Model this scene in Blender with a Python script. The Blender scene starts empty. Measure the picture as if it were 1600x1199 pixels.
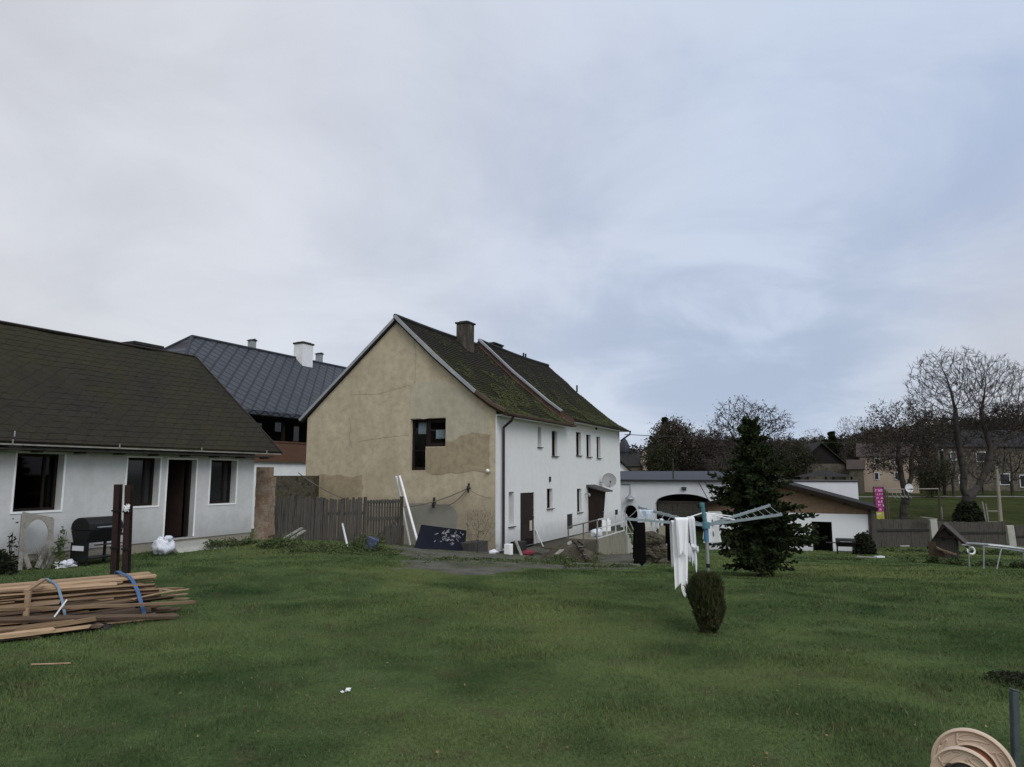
import bpy, bmesh, math, random
import numpy as np
from mathutils import Vector, Matrix, noise

random.seed(7)
RNG = np.random.default_rng(7)
V = Vector
SC = bpy.context.scene
COL = SC.collection
R = math.radians
CAMZ = 2.0
PITCH = R(7.36)
CP, SP = math.cos(PITCH), math.sin(PITCH)
F = 1100.0

# ---------------------------------------------------------------- camera geometry (photo pixels -> places)
def ray(u, v):
    vx = (u - 800.0) / F
    vz = -(v - 599.5) / F
    return V((vx, CP - SP * vz, SP + CP * vz))

def at(u, v, Y):
    d = ray(u, v)
    k = Y / d.y
    return V((d.x * k, Y, CAMZ + d.z * k))

PR = [(-60, 0), (0, 0), (9, -.03), (12, -.08), (15.5, -.22), (18.5, -.5), (22, -.9), (26, -1.2), (32, -1.65), (36, -1.9),
      (42, -2.35), (46, -2.35), (48, -2.0), (52, -1.25), (60, -.75), (70, -.27), (80, -.05), (100, .7), (140, 2.0), (900, 3.0)]
PL = [(-60, 0), (0, 0), (10, 0), (15, .08), (21, .1), (23.5, -.15), (26, -.4), (30, -.6), (42, -.9), (60, -.5), (100, .6), (140, 2.0), (900, 3.0)]
def gz(x, y, fine=True):
    x = np.asarray(x, float); y = np.asarray(y, float)
    a = np.interp(y, [p[0] for p in PR], [p[1] for p in PR])
    b = np.interp(y, [p[0] for p in PL], [p[1] for p in PL])
    w = np.clip((x + 8) / 14.0, 0, 1); w = w * w * (3 - 2 * w)
    z = b * (1 - w) + a * w
    if fine:
        z = z + .016 * np.sin(x * 1.9 + 1.3 * np.sin(y * .8)) * np.sin(y * 1.6 + .7) + .012 * np.sin(x * 4.1 + y * 2.3) * np.sin(y * 4.7 - x * 1.1) \
              + .025 * np.sin(x * .63 + 2) * np.sin(y * .71 + 1)
    return z

def G(x, y):
    return float(gz(x, y))

def hit(u, v):
    d = ray(u, v)
    Y = 2.0
    while Y < 200:
        k = Y / d.y
        if CAMZ + d.z * k <= G(d.x * k, Y):
            break
        Y += .05
    k = Y / d.y
    return V((d.x * k, Y, G(d.x * k, Y)))

def onplane(O, d, u, v):
    """pixel -> (distance along d, world z) on the upright plane through O along d"""
    r = ray(u, v)
    # O + t d = s r (xy)
    det = d.x * (-r.y) - (-r.x) * d.y
    t = ((-O.x) * (-r.y) - (-r.x) * (-O.y)) / det
    px, py = O.x + t * d.x, O.y + t * d.y
    s = py / r.y
    return t, CAMZ + r.z * s

# ---------------------------------------------------------------- mesh builder
class MB:
    def __init__(s):
        s.v = []; s.f = []
    def add(s, vs, fs):
        n = len(s.v)
        s.v.extend([tuple(p) for p in vs]); s.f.extend([tuple(i + n for i in f) for f in fs])
    def quad(s, a, b, c, d):
        s.add([a, b, c, d], [(0, 1, 2, 3)])
    def box(s, c, sz, M=None):
        c = V(c); hx, hy, hz = sz[0] / 2, sz[1] / 2, sz[2] / 2
        vs = []
        for x in (-hx, hx):
            for y in (-hy, hy):
                for z in (-hz, hz):
                    p = V((x, y, z))
                    if M is not None: p = M @ p
                    vs.append(c + p)
        s.add(vs, [(0, 1, 3, 2), (4, 6, 7, 5), (0, 4, 5, 1), (2, 3, 7, 6), (0, 2, 6, 4), (1, 5, 7, 3)])
    def b2(s, lo, hi):
        s.box([(lo[i] + hi[i]) / 2 for i in range(3)], [abs(hi[i] - lo[i]) for i in range(3)])
    def bar(s, p0, p1, w, h, up=(0, 0, 1)):
        p0, p1 = V(p0), V(p1); d = p1 - p0; L = d.length
        d.normalize(); up = V(up)
        if abs(d.dot(up)) > .99: up = V((0, 1, 0))
        sd = d.cross(up).normalized(); u2 = sd.cross(d)
        M = Matrix((sd, d, u2)).transposed()
        s.box((p0 + p1) / 2, (w, L, h), M)
    def tube(s, pts, r, n=6, caps=True):
        pts = [V(p) for p in pts]
        rs = r if isinstance(r, (list, tuple)) else [r] * len(pts)
        vs = []; fs = []; ref = None
        for i, p in enumerate(pts):
            a = pts[max(i - 1, 0)]; b = pts[min(i + 1, len(pts) - 1)]
            d = (b - a)
            if d.length < 1e-9: d = V((0, 0, 1))
            d.normalize()
            if ref is None:
                ref = V((0, 0, 1)) if abs(d.z) < .9 else V((1, 0, 0))
            sx = d.cross(ref).normalized(); sy = sx.cross(d)
            ref = sy
            for k in range(n):
                q = 2 * math.pi * k / n
                vs.append(p + (sx * math.cos(q) + sy * math.sin(q)) * rs[i])
        for i in range(len(pts) - 1):
            for k in range(n):
                a = i * n + k; b = i * n + (k + 1) % n
                fs.append((a, b, b + n, a + n))
        m = (len(pts) - 1) * n
        if caps: fs.append(tuple(range(n - 1, -1, -1))); fs.append(tuple(range(m, m + n)))
        s.add(vs, fs)
    def prism(s, poly, vec):
        poly = [V(p) for p in poly]; vec = V(vec); n = len(poly)
        s.add(poly + [p + vec for p in poly],
              [tuple(range(n - 1, -1, -1)), tuple(range(n, 2 * n))] + [(i, (i + 1) % n, n + (i + 1) % n, n + i) for i in range(n)])
    def lathe(s, prof, n=16, c=(0, 0, 0), M=None):
        vs = []; fs = []; c = V(c)
        for r, z in prof:
            for k in range(n):
                q = 2 * math.pi * k / n
                p = V((r * math.cos(q), r * math.sin(q), z))
                if M is not None: p = M @ p
                vs.append(c + p)
        for i in range(len(prof) - 1):
            for k in range(n):
                a = i * n + k; b = i * n + (k + 1) % n
                fs.append((a, b, b + n, a + n))
        s.add(vs, fs)
    def blob(s, c, r, nu=10, nv=7, jit=.15, seed=0, freq=2.0):
        c = V(c); vs = []; fs = []
        for j in range(nv + 1):
            th = math.pi * j / nv
            for i in range(nu):
                ph = 2 * math.pi * i / nu
                d = V((math.sin(th) * math.cos(ph), math.sin(th) * math.sin(ph), math.cos(th)))
                k = 1 + jit * noise.noise(d * freq + V((seed * 3.1, seed * 1.7, seed))) * 2
                vs.append(c + V((d.x * r[0], d.y * r[1], d.z * r[2])) * k)
        for j in range(nv):
            for i in range(nu):
                a = j * nu + i; b = j * nu + (i + 1) % nu
                fs.append((a, a + nu, b + nu, b))
        s.add(vs, fs)
    def mesh(s, name, mat, smooth=False):
        me = bpy.data.meshes.new(name)
        me.from_pydata(s.v, [], s.f)
        me.materials.append(mat)
        if smooth:
            me.polygons.foreach_set('use_smooth', [True] * len(me.polygons))
        me.update()
        return me
    def build(s, name, mat, parent=None, smooth=False, bevel=0, label=None, fix=True, kind=None):
        if fix:
            bm = bmesh.new()
            me = s.mesh(name, mat)
            bm.from_mesh(me); bmesh.ops.recalc_face_normals(bm, faces=bm.faces); bm.to_mesh(me); bm.free()
            if smooth: me.polygons.foreach_set('use_smooth', [True] * len(me.polygons))
        else:
            me = s.mesh(name, mat, smooth)
        o = bpy.data.objects.new(name, me)
        COL.objects.link(o)
        if parent: o.parent = parent
        if bevel:
            m = o.modifiers.new('bevel', 'BEVEL'); m.width = bevel; m.segments = 2; m.limit_method = 'ANGLE'; m.angle_limit = R(40)
        if label: o['label'] = label
        if kind: o['kind'] = kind
        return o

def tag(o, label, cat, group=None):
    o['label'] = label; o['category'] = cat
    if group: o['group'] = group
    return o

def thing(name, label, cat, loc=(0, 0, 0), rotz=0, group=None):
    o = bpy.data.objects.new(name, None); COL.objects.link(o)
    o.empty_display_size = .2
    o.location = loc; o.rotation_euler = (0, 0, rotz)
    return tag(o, label, cat, group)

def solo(mb, name, mat, label, cat, group=None, **kw):
    """a thing that is one mesh; its origin goes to its base"""
    a = np.array(mb.v); c = (a.min(0) + a.max(0)) / 2; c[2] = a[:, 2].min()
    mb.v = [(p[0] - c[0], p[1] - c[1], p[2] - c[2]) for p in mb.v]
    o = mb.build(name, mat, **kw); o.location = c
    return tag(o, label, cat, group)

def structure(o):
    o['kind'] = 'structure'; return o

def fastmesh(name, verts, faces_n, nper, mat, smooth=False):
    """verts (N,3), consecutive nper verts make one face"""
    me = bpy.data.meshes.new(name)
    n = len(verts); nf = n // nper
    me.vertices.add(n); me.vertices.foreach_set('co', np.ascontiguousarray(verts, dtype=np.float32).ravel())
    me.loops.add(n); me.loops.foreach_set('vertex_index', np.arange(n, dtype=np.int32))
    me.polygons.add(nf); me.polygons.foreach_set('loop_start', np.arange(0, n, nper, dtype=np.int32))
    me.polygons.foreach_set('loop_total', np.full(nf, nper, dtype=np.int32))
    me.materials.append(mat)
    me.update(calc_edges=True); me.validate()
    return me

def link(name, me, parent=None, loc=None):
    o = bpy.data.objects.new(name, me); COL.objects.link(o)
    if parent: o.parent = parent
    if loc is not None: o.location = loc
    return o

# ---------------------------------------------------------------- materials
class NT:
    def __init__(s, name):
        s.m = bpy.data.materials.new(name); s.m.use_nodes = True
        s.t = s.m.node_tree; s.t.nodes.clear()
        s.out = s.t.nodes.new('ShaderNodeOutputMaterial')
        s.b = s.t.nodes.new('ShaderNodeBsdfPrincipled')
        s.t.links.new(s.b.outputs[0], s.out.inputs[0])
    def n(s, typ, **kw):
        nd = s.t.nodes.new('ShaderNode' + typ)
        for k, v in kw.items():
            if k.startswith('i_'):
                key = k[2:]; key = int(key) if key.isdigit() else key.replace('_', ' ')
                s.set(nd.inputs[key], v)
            else: setattr(nd, k, v)
        return nd
    def set(s, sock, v):
        if isinstance(v, bpy.types.NodeSocket): s.t.links.new(v, sock)
        elif isinstance(v, bpy.types.Node): s.t.links.new(v.outputs[0], sock)
        else:
            if isinstance(v, tuple) and len(v) == 3 and sock.type == 'RGBA': v = v + (1,)
            sock.default_value = v
    def math(s, op, a, b=0.0, clamp=False):
        nd = s.n('Math', operation=op, use_clamp=clamp); s.set(nd.inputs[0], a); s.set(nd.inputs[1], b); return nd.outputs[0]
    def mix(s, f, a, b, blend='MIX'):
        nd = s.n('Mix', data_type='RGBA', blend_type=blend)
        s.set(nd.inputs[0], f); s.set(nd.inputs[6], a); s.set(nd.inputs[7], b); return nd.outputs[2]
    def ramp(s, f, stops, interp='LINEAR'):
        nd = s.n('ValToRGB'); nd.color_ramp.interpolation = interp
        e = nd.color_ramp.elements
        while len(e) < len(stops): e.new(.5)
        for el, (p, c) in zip(e, stops):
            el.position = p; el.color = (c if isinstance(c, tuple) else (c, c, c)) + ((1,) if not isinstance(c, tuple) or len(c) == 3 else ())
        s.set(nd.inputs[0], f); return nd.outputs[0]
    def coords(s, world=False, scale=(1, 1, 1), rnd=True):
        if world:
            c = s.n('NewGeometry').outputs['Position']
        else:
            c = s.n('TexCoord').outputs['Object']
            if rnd:
                o = s.n('ObjectInfo').outputs['Random']
                k = s.n('VectorMath', operation='SCALE'); s.set(k.inputs[0], (17., 31., 13.)); s.set(k.inputs['Scale'], o)
                a = s.n('VectorMath', operation='ADD'); s.set(a.inputs[0], c); s.set(a.inputs[1], k.outputs[0]); c = a.outputs[0]
        m = s.n('VectorMath', operation='MULTIPLY'); s.set(m.inputs[0], c); s.set(m.inputs[1], tuple(scale))
        return m.outputs[0]
    def noise(s, co, scale, detail=4, rough=.55, dist=0):
        nd = s.n('TexNoise', i_Scale=scale, i_Detail=detail, i_Roughness=rough, i_Distortion=dist); s.set(nd.inputs['Vector'], co)
        return nd.outputs[0]
    def bump(s, h, st=.3, dist=.02):
        nd = s.n('Bump', i_Strength=st, i_Distance=dist); s.set(nd.inputs['Height'], h); s.set(s.b.inputs['Normal'], nd.outputs[0])
    def fin(s, col, rough=.8, metal=0, spec=None):
        s.set(s.b.inputs['Base Color'], col); s.set(s.b.inputs['Roughness'], rough); s.set(s.b.inputs['Metallic'], metal)
        if spec is not None: s.b.inputs['Specular IOR Level'].default_value = spec
        return s.m

def mk(name, cols, scale=3, stretch=(1, 1, 1), rough=.8, bump=.3, fine=40, var=.25, metal=0, spec=.12, world=False, dist=.01, tint=0, two=False):
    """noise-varied surface: colour ramp over a broad noise, a fine noise on top, bump from both; tint = per-object brightness change"""
    t = NT(name)
    co = t.coords(world, stretch)
    a = t.noise(co, scale, 6, .6)
    n = len(cols)
    st = [(.3 + .4 * i / max(n - 1, 1), c) for i, c in enumerate(cols)]
    c = t.ramp(a, st)
    b = t.noise(co, fine, 5, .65)
    f = t.ramp(b, [(.25, 1 - var), (.75, 1 + var)])
    c = t.mix(1.0, c, f, 'MULTIPLY')
    if tint:
        o = t.n('ObjectInfo').outputs['Random']
        c = t.mix(1.0, c, t.ramp(o, [(0, 1 - tint), (1, 1 + tint)]), 'MULTIPLY')
    h = t.math('ADD', t.math('MULTIPLY', a, .6), b)
    if bump: t.bump(h, bump, dist)
    m = t.fin(c, rough, metal, spec)
    if two: pass
    return m

def plaster(name, base, dirt, amt=.35, rough=.9, bz=None, runs=.9, mottle=0.0):
    """painted render: soft blotches, vertical run stains, damp dirt at the foot (object z below bz), pock marks"""
    t = NT(name)
    co = t.coords(rnd=False)
    a = t.noise(co, .7, 6, .62)
    run = t.noise(t.coords(rnd=False, scale=(2.2, 2.2, .16)), 1.6, 6, .6)
    fine = t.noise(co, 55, 5, .7)
    c = t.mix(t.math('MULTIPLY', t.ramp(a, [(.38, 0.), (.68, 1.)]), amt), base, dirt)
    c = t.mix(t.math('MULTIPLY', t.ramp(run, [(.5, 0.), (.75, 1.)]), amt * runs), c, tuple(x * .62 for x in dirt))
    if mottle:
        c = t.mix(t.math('MULTIPLY', t.ramp(t.noise(co, 3.4, 10, .75, .15), [(.42, 0.), (.62, 1.)]), mottle), c, tuple(x * .72 for x in dirt))
        c = t.mix(t.math('MULTIPLY', t.ramp(t.noise(co, 1.1, 8, .7, .1), [(.55, 0.), (.7, 1.)]), mottle), c, tuple(min(.6, x * 1.22) for x in base))
    c = t.mix(1.0, c, t.ramp(fine, [(.2, .9), (.8, 1.06)]), 'MULTIPLY')
    if bz is not None:
        sx = t.n('SeparateXYZ'); t.set(sx.inputs[0], t.n('TexCoord').outputs['Object'])
        zz = t.math('ADD', sx.outputs[2], t.math('MULTIPLY', t.noise(co, 3, 5), -.7))
        k = t.n('MapRange'); t.set(k.inputs[0], zz); k.inputs[1].default_value = bz; k.inputs[2].default_value = bz - .75; k.inputs[3].default_value = 0; k.inputs[4].default_value = .55
        c = t.mix(k.outputs[0], c, tuple(x * .45 for x in dirt))
    t.bump(t.math('ADD', fine, t.math('MULTIPLY', t.noise(co, 9, 4), .7)), .25, .012)
    return t.fin(c, rough, 0, .2)

def lattice(name, c1, c2, a, b, moss=None, line=.05, rough=.6, mossamt=.5, wob=.05, dark=.8, bst=.55):
    """diamond slates: lattice in (x, z) of the roof's own frame"""
    t = NT(name)
    co = t.coords(rnd=False)
    w = t.n('TexNoise', i_Scale=1.2, i_Detail=3); t.set(w.inputs['Vector'], co)
    wv = t.n('VectorMath', operation='SCALE'); t.set(wv.inputs[0], w.outputs['Color']); wv.inputs['Scale'].default_value = wob
    cw = t.n('VectorMath', operation='ADD'); t.set(cw.inputs[0], co); t.set(cw.inputs[1], wv.outputs[0])
    sx = t.n('SeparateXYZ'); t.set(sx.inputs[0], cw.outputs[0])
    xa = t.math('DIVIDE', sx.outputs[0], a); zb = t.math('DIVIDE', sx.outputs[2], b)
    p = t.math('ADD', xa, zb); q = t.math('SUBTRACT', xa, zb)
    fp = t.math('FRACT', p); fq = t.math('FRACT', q)
    dp = t.math('MINIMUM', fp, t.math('SUBTRACT', 1., fp)); dq = t.math('MINIMUM', fq, t.math('SUBTRACT', 1., fq))
    d = t.math('MINIMUM', dp, dq)
    edge = t.ramp(d, [(line * .55, 1.), (line, 0.)])
    cell = t.n('CombineXYZ'); t.set(cell.inputs[0], t.math('FLOOR', p)); t.set(cell.inputs[1], t.math('FLOOR', q))
    wn = t.n('TexWhiteNoise', noise_dimensions='3D'); t.set(wn.inputs['Vector'], cell.outputs[0])
    base = t.mix(wn.outputs[0], c1, c2)
    n1 = t.noise(co, .55, 6, .65); n2 = t.noise(co, 22, 5, .7)
    base = t.mix(1.0, base, t.ramp(n2, [(.25, .7), (.75, 1.3)]), 'MULTIPLY')
    if moss:
        n3 = t.math('ADD', t.math('MULTIPLY', n1, .75), t.math('MULTIPLY', t.noise(co, 7, 6, .7), .3))
        mm = t.math('MULTIPLY', t.ramp(n3, [(.40, 0.), (.62, 1.)]), mossamt)
        base = t.mix(mm, base, moss)
    base = t.mix(t.math('MULTIPLY', edge, dark), base, tuple(x * .25 for x in c1))
    # each slate tilts: lower tip proud
    hh = t.math('ADD', t.math('MULTIPLY', edge, -1.), t.math('ADD', t.math('MULTIPLY', n2, .35), t.math('MULTIPLY', t.math('SUBTRACT', fq, fp), .35)))
    t.bump(hh, bst, .03)
    return t.fin(base, rough, 0, .15)

def glassy(name, tint=(.5, .55, .55), fac=.1):
    m = bpy.data.materials.new(name); m.use_nodes = True; t = m.node_tree; t.nodes.clear()
    out = t.nodes.new('ShaderNodeOutputMaterial'); mx = t.nodes.new('ShaderNodeMixShader'); tr = t.nodes.new('ShaderNodeBsdfTransparent'); gl = t.nodes.new('ShaderNodeBsdfGlossy')
    fr = t.nodes.new('ShaderNodeFresnel'); fr.inputs[0].default_value = 1.35
    tr.inputs[0].default_value = tint + (1,); gl.inputs['Roughness'].default_value = .03; gl.inputs[0].default_value = (.7, .7, .72, 1)
    t.links.new(fr.outputs[0], mx.inputs[0]); t.links.new(tr.outputs[0], mx.inputs[1]); t.links.new(gl.outputs[0], mx.inputs[2]); t.links.new(mx.outputs[0], out.inputs[0])
    return m

def grass_mat(name, gain=1.0):
    """meadow colours by place in the world: green, yellow-green, brownish worn patches, pale straw"""
    t = NT(name)
    co = t.coords(world=True, scale=(1, 1, 0))
    big = t.noise(t.coords(world=True, scale=(1, .8, 0)), .16, 4, .55, .4)
    med = t.noise(co, .75, 5, .6, .3)
    med2 = t.noise(t.coords(world=True, scale=(1, 1.3, .0)), 1.9, 5, .6)
    fine = t.noise(co, 26, 4, .7)
    g1, g2 = (.036, .060, .024), (.098, .136, .052)
    c = t.mix(t.ramp(med, [(.32, 0.), (.68, 1.)]), g1, g2)
    c = t.mix(t.math('MULTIPLY', t.ramp(big, [(.44, 0.), (.62, 1.)]), .7), c, (.126, .144, .054))
    c = t.mix(t.math('MULTIPLY', t.ramp(med2, [(.54, 0.), (.72, 1.)]), .6), c, (.082, .070, .042))
    c = t.mix(t.math('MULTIPLY', t.ramp(t.noise(co, .5, 4, .5), [(.52, 0.), (.70, 1.)]), .6), c, (.024, .042, .016))
    sx = t.n('SeparateXYZ'); t.set(sx.inputs[0], t.n('NewGeometry').outputs['Position'])
    far = t.n('MapRange'); t.set(far.inputs[0], sx.outputs[1]); far.inputs[1].default_value = 46; far.inputs[2].default_value = 49
    c = t.mix(t.math('MULTIPLY', far.outputs[0], .8), c, t.ramp(med, [(.35, (.026, .030, .013)), (.65, (.046, .050, .020))]))
    c = t.mix(1.0, c, t.ramp(fine, [(.2, .55 * gain), (.8, 1.45 * gain)]), 'MULTIPLY')
    t.bump(t.math('ADD', fine, t.math('MULTIPLY', t.noise(co, 7, 4), 1.2)), .6, .05)
    return t.fin(c, 1.0, 0, .0)
# ---------------------------------------------------------------- material set
MT = {}
MT['grass'] = grass_mat('grass', 1.25)
MT['ground'] = grass_mat('ground_soil_and_grass', .85)
MT['gravel'] = mk('gravel', [(.055, .050, .040), (.105, .098, .082), (.07, .066, .048), (.045, .052, .026)], 1.1, fine=30, var=.55, bump=.8, dist=.03, world=True)
MT['road'] = mk('pale_road', [(.13, .125, .11), (.18, .175, .155)], 1, world=True)
MT['white_cottage'] = plaster('white_cottage_render', (.55, .55, .535), (.42, .41, .375), .38, bz=.62, runs=.6, mottle=.22)
MT['white_main'] = plaster('white_house_render', (.68, .68, .655), (.54, .54, .51), .22, bz=-.25, runs=.45, mottle=.12)
MT['white_passage'] = plaster('white_passage_render', (.70, .71, .73), (.52, .53, .54), .25, bz=-1.6, runs=.4)
MT['white_annex'] = plaster('white_annex_render', (.74, .75, .77), (.55, .56, .56), .22, bz=-1.9, runs=.3)
MT['ochre'] = plaster('old_ochre_render', (.50, .43, .305), (.385, .325, .225), .7, bz=.9, runs=.25, mottle=.5)
MT['patch_grey'] = plaster('grey_beige_render_patch', (.44, .405, .305), (.35, .32, .24), .6, runs=.3, mottle=.4)
MT['patch_tan'] = plaster('tan_render_patch', (.36, .295, .195), (.28, .23, .15), .7, runs=.2, mottle=.6)
MT['cement'] = plaster('cement_render_patch', (.235, .228, .19), (.195, .19, .155), .5, runs=.2, mottle=.25)
MT['plinth'] = mk('grey_plinth', [(.20, .18, .14), (.27, .245, .19)], 1.5, bump=.4)
MT['plinth_dark'] = mk('dark_plinth', [(.045, .043, .04), (.08, .076, .07)], 1.5, bump=.4)
MT['concrete'] = mk('concrete', [(.26, .25, .215), (.36, .35, .31), (.30, .29, .24)], 1.6, bump=.45, fine=25)
MT['concrete_dark'] = mk('mossy_concrete', [(.15, .145, .105), (.235, .22, .165), (.12, .12, .07)], 1.4, stretch=(2.5, 2.5, .5), bump=.5, fine=18)
MT['white_trim'] = mk('white_trim', [(.72, .72, .70), (.80, .80, .78)], 3, bump=.05, var=.06)
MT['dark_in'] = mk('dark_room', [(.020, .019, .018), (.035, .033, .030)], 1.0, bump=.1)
MT['dark_wood'] = mk('dark_brown_wood', [(.011, .008, .007), (.022, .015, .012)], 2, stretch=(4, 4, .6), bump=.3)
MT['brown_panel'] = mk('brown_board', [(.105, .056, .037), (.130, .072, .049)], .8, stretch=(1, 1, 6), bump=.15, var=.12)
MT['choc'] = mk('chocolate_door', [(.018, .012, .0105), (.029, .020, .016)], 2, bump=.15, rough=.55)
MT['glass'] = glassy('window_glass')
MT['glass_dark'] = mk('dark_glass', [(.012, .013, .014), (.02, .021, .023)], 1, bump=0, rough=.08, spec=.5, var=.05)
MT['copper'] = mk('brown_flashing', [(.075, .046, .036), (.115, .075, .058)], 2, rough=.5, bump=.1)
MT['zinc'] = mk('grey_zinc', [(.25, .26, .27), (.36, .37, .38)], 3, rough=.45, metal=.35, bump=.08, var=.12)
MT['brown_metal'] = mk('brown_pipe', [(.028, .022, .020), (.05, .038, .034)], 3, rough=.5, bump=.08)
MT['slate'] = lattice('blue_grey_slates', (.044, .048, .057), (.054, .058, .068), .78, .50, line=.13, rough=.5, wob=.02)
MT['roof_cottage'] = lattice('weathered_bitumen_diamonds', (.020, .0175, .014), (.025, .022, .0175), .40, .23, moss=(.034, .032, .0135), line=.07, rough=.95, mossamt=.6, wob=.26, dark=.3, bst=.25)
MT['chimney_white'] = mk('white_chimney', [(.62, .62, .62), (.72, .72, .72)], 2)
MT['chimney_old'] = mk('sooty_chimney_render', [(.085, .076, .06), (.045, .040, .032), (.125, .112, .09)], 1.5, stretch=(2, 2, .6), bump=.6)
MT['soot'] = mk('soot_dark', [(.02, .02, .019), (.04, .04, .036)], 3)
MT['lace'] = mk('lace_curtain', [(.50, .55, .60), (.75, .80, .84)], 14, fine=120, var=.35, bump=.2)
MT['brick'] = None
MT['fence'] = mk('weathered_grey_boards', [(.014, .013, .012), (.080, .073, .064), (.032, .029, .025)], 2.6, stretch=(9, 9, .35), bump=.6, fine=22, var=.5, tint=.15)
MT['fence_dark'] = mk('old_dark_boards', [(.027, .025, .022), (.074, .067, .057), (.040, .037, .032)], 2.0, stretch=(4.5, 4.5, .5), bump=.5, fine=16, var=.4)
MT['rubble'] = mk('dark_rubble_stone', [(.035, .03, .022), (.085, .075, .055), (.06, .06, .03)], 4, bump=1, fine=16, var=.5, dist=.05)
MT['white_pipe'] = mk('white_plastic', [(.68, .68, .68), (.78, .78, .78)], 3, rough=.35, bump=0, var=.05)
MT['navy'] = mk('navy_board', [(.005, .006, .012), (.009, .0105, .018)], 1.5, rough=.7, bump=.08)
MT['chalk'] = mk('white_scuff', [(.34, .34, .34), (.46, .46, .46)], 8)
MT['black'] = mk('black_enamel', [(.007, .007, .007), (.013, .013, .013)], 3, rough=.5, bump=.06, spec=.2)
MT['rust'] = mk('rusty_steel', [(.014, .010, .009), (.030, .018, .015), (.019, .015, .014)], 4, stretch=(2, 2, .7), rough=.75, bump=.3)
MT['grey_wood'] = mk('silvered_wood', [(.15, .14, .12), (.25, .235, .205), (.19, .18, .15)], 3, stretch=(1, 1, 1), bump=.4, fine=24, var=.3)
MT['plank'] = mk('raw_plank', [(.19, .122, .072), (.33, .225, .138), (.25, .168, .105)], 1.6, stretch=(.5, 7, 7), bump=.35, fine=12, var=.3, tint=.45)
MT['plank_dark'] = mk('bark_edged_plank', [(.050, .034, .025), (.115, .078, .053), (.08, .064, .046)], 1.6, stretch=(.5, 7, 7), bump=.5, fine=12, var=.4, tint=.45)
MT['blue_strap'] = mk('blue_strap', [(.045, .095, .19), (.07, .13, .25)], 6, stretch=(1, 1, 1), bump=.15, rough=.6)
MT['grey_strap'] = mk('pale_blue_strap', [(.12, .17, .22), (.18, .24, .29)], 6, bump=.15, rough=.6)
MT['white_bag'] = mk('white_sack', [(.55, .57, .62), (.72, .74, .78), (.46, .48, .55)], 5, bump=.5, rough=.5)
MT['blue_bag'] = mk('blue_bucket', [(.06, .075, .14), (.11, .13, .21)], 4, rough=.4)
MT['alu'] = mk('brushed_alu', [(.28, .29, .29), (.38, .39, .39)], 3, rough=.35, metal=.4, bump=.02, var=.08)
MT['turq'] = mk('turquoise_plastic', [(.06, .155, .18), (.09, .20, .23)], 4, rough=.4, bump=.03, var=.1)
MT['blue_pl'] = mk('blue_plastic', [(.06, .14, .24), (.085, .18, .28)], 4, rough=.4, bump=.03, var=.1)
MT['ltblue'] = mk('pale_blue_arm', [(.20, .24, .25), (.29, .33, .34)], 4, rough=.4, metal=.2, bump=.03, var=.12)
MT['cloth'] = mk('white_cotton', [(.70, .70, .70), (.78, .78, .78)], 2, bump=.2, fine=60, var=.05, rough=.95)
MT['cloth_grey'] = mk('greyed_cotton', [(.52, .53, .55), (.64, .65, .66)], 2, bump=.2, fine=60, var=.08, rough=.95)
MT['cloth_black'] = mk('black_cotton', [(.005, .0045, .005), (.009, .008, .008)], 2, bump=.2, fine=60, rough=.95, spec=.02)
MT['cloth_blue'] = mk('pale_blue_cotton', [(.40, .46, .56), (.5, .56, .64)], 2, bump=.2, fine=60, rough=.95)
MT['needles'] = mk('spruce_needles', [(.010, .018, .007), (.028, .042, .015), (.050, .064, .024)], 3, bump=0, fine=12, var=.5, rough=.8, spec=.15)
MT['thuja'] = mk('browning_thuja', [(.018, .025, .009), (.044, .050, .020), (.054, .043, .022)], 7, bump=0, fine=30, var=.5, spec=.1)
MT['darkbush'] = mk('dark_bush', [(.012, .016, .009), (.025, .030, .014)], 5, bump=0, fine=30, var=.5, spec=.1)
MT['weeds'] = mk('weed_leaves', [(.032, .048, .018), (.062, .084, .030), (.085, .086, .042)], 2.5, bump=0, fine=20, var=.4, spec=.15)
MT['bark'] = mk('grey_brown_bark', [(.030, .026, .022), (.060, .054, .046)], 2, stretch=(3, 3, .7), bump=.7, fine=12)
MT['twig'] = mk('dark_twigs', [(.024, .020, .018), (.042, .035, .031)], 2, bump=0)
MT['twig_pale'] = mk('pale_far_twigs', [(.20, .19, .17), (.27, .26, .23)], 2, bump=0)
MT['leaf_brown'] = mk('withered_leaves', [(.034, .029, .022), (.062, .050, .037), (.044, .039, .030)], 1.2, bump=0, fine=9, var=.5, spec=.1)
MT['leaf_olive'] = mk('olive_leaves', [(.022, .026, .014), (.046, .046, .023)], 1.2, bump=0, fine=9, var=.5, spec=.1)
MT['leaf_rust'] = mk('rusty_leaves', [(.042, .035, .029), (.074, .060, .050)], 1.2, bump=0, fine=9, var=.5, spec=.1)
MT['forest'] = mk('bare_wood_far', [(.026, .023, .019), (.050, .044, .036), (.030, .031, .021)], .06, bump=0, fine=.8, var=.45, spec=.05)
MT['hill'] = mk('hill_ground', [(.03, .03, .02), (.05, .045, .03)], .05, bump=0, fine=.5)
MT['magenta'] = mk('magenta_banner', [(.22, .022, .12), (.29, .04, .16)], 3, bump=.1, var=.15)
MT['yellow'] = mk('yellow_banner', [(.25, .23, .03), (.34, .31, .06)], 3, bump=.1, var=.2)
MT['banner_txt'] = mk('banner_print', [(.62, .50, .58), (.75, .66, .72)], 9, bump=0)
MT['dish'] = mk('satellite_dish_grey', [(.26, .26, .255), (.32, .32, .315)], 3, rough=.5, bump=.05, var=.06)
MT['cream'] = mk('cream_plastic', [(.50, .385, .285), (.57, .45, .34)], 3, rough=.45, bump=.1, var=.08, fine=90)
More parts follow.
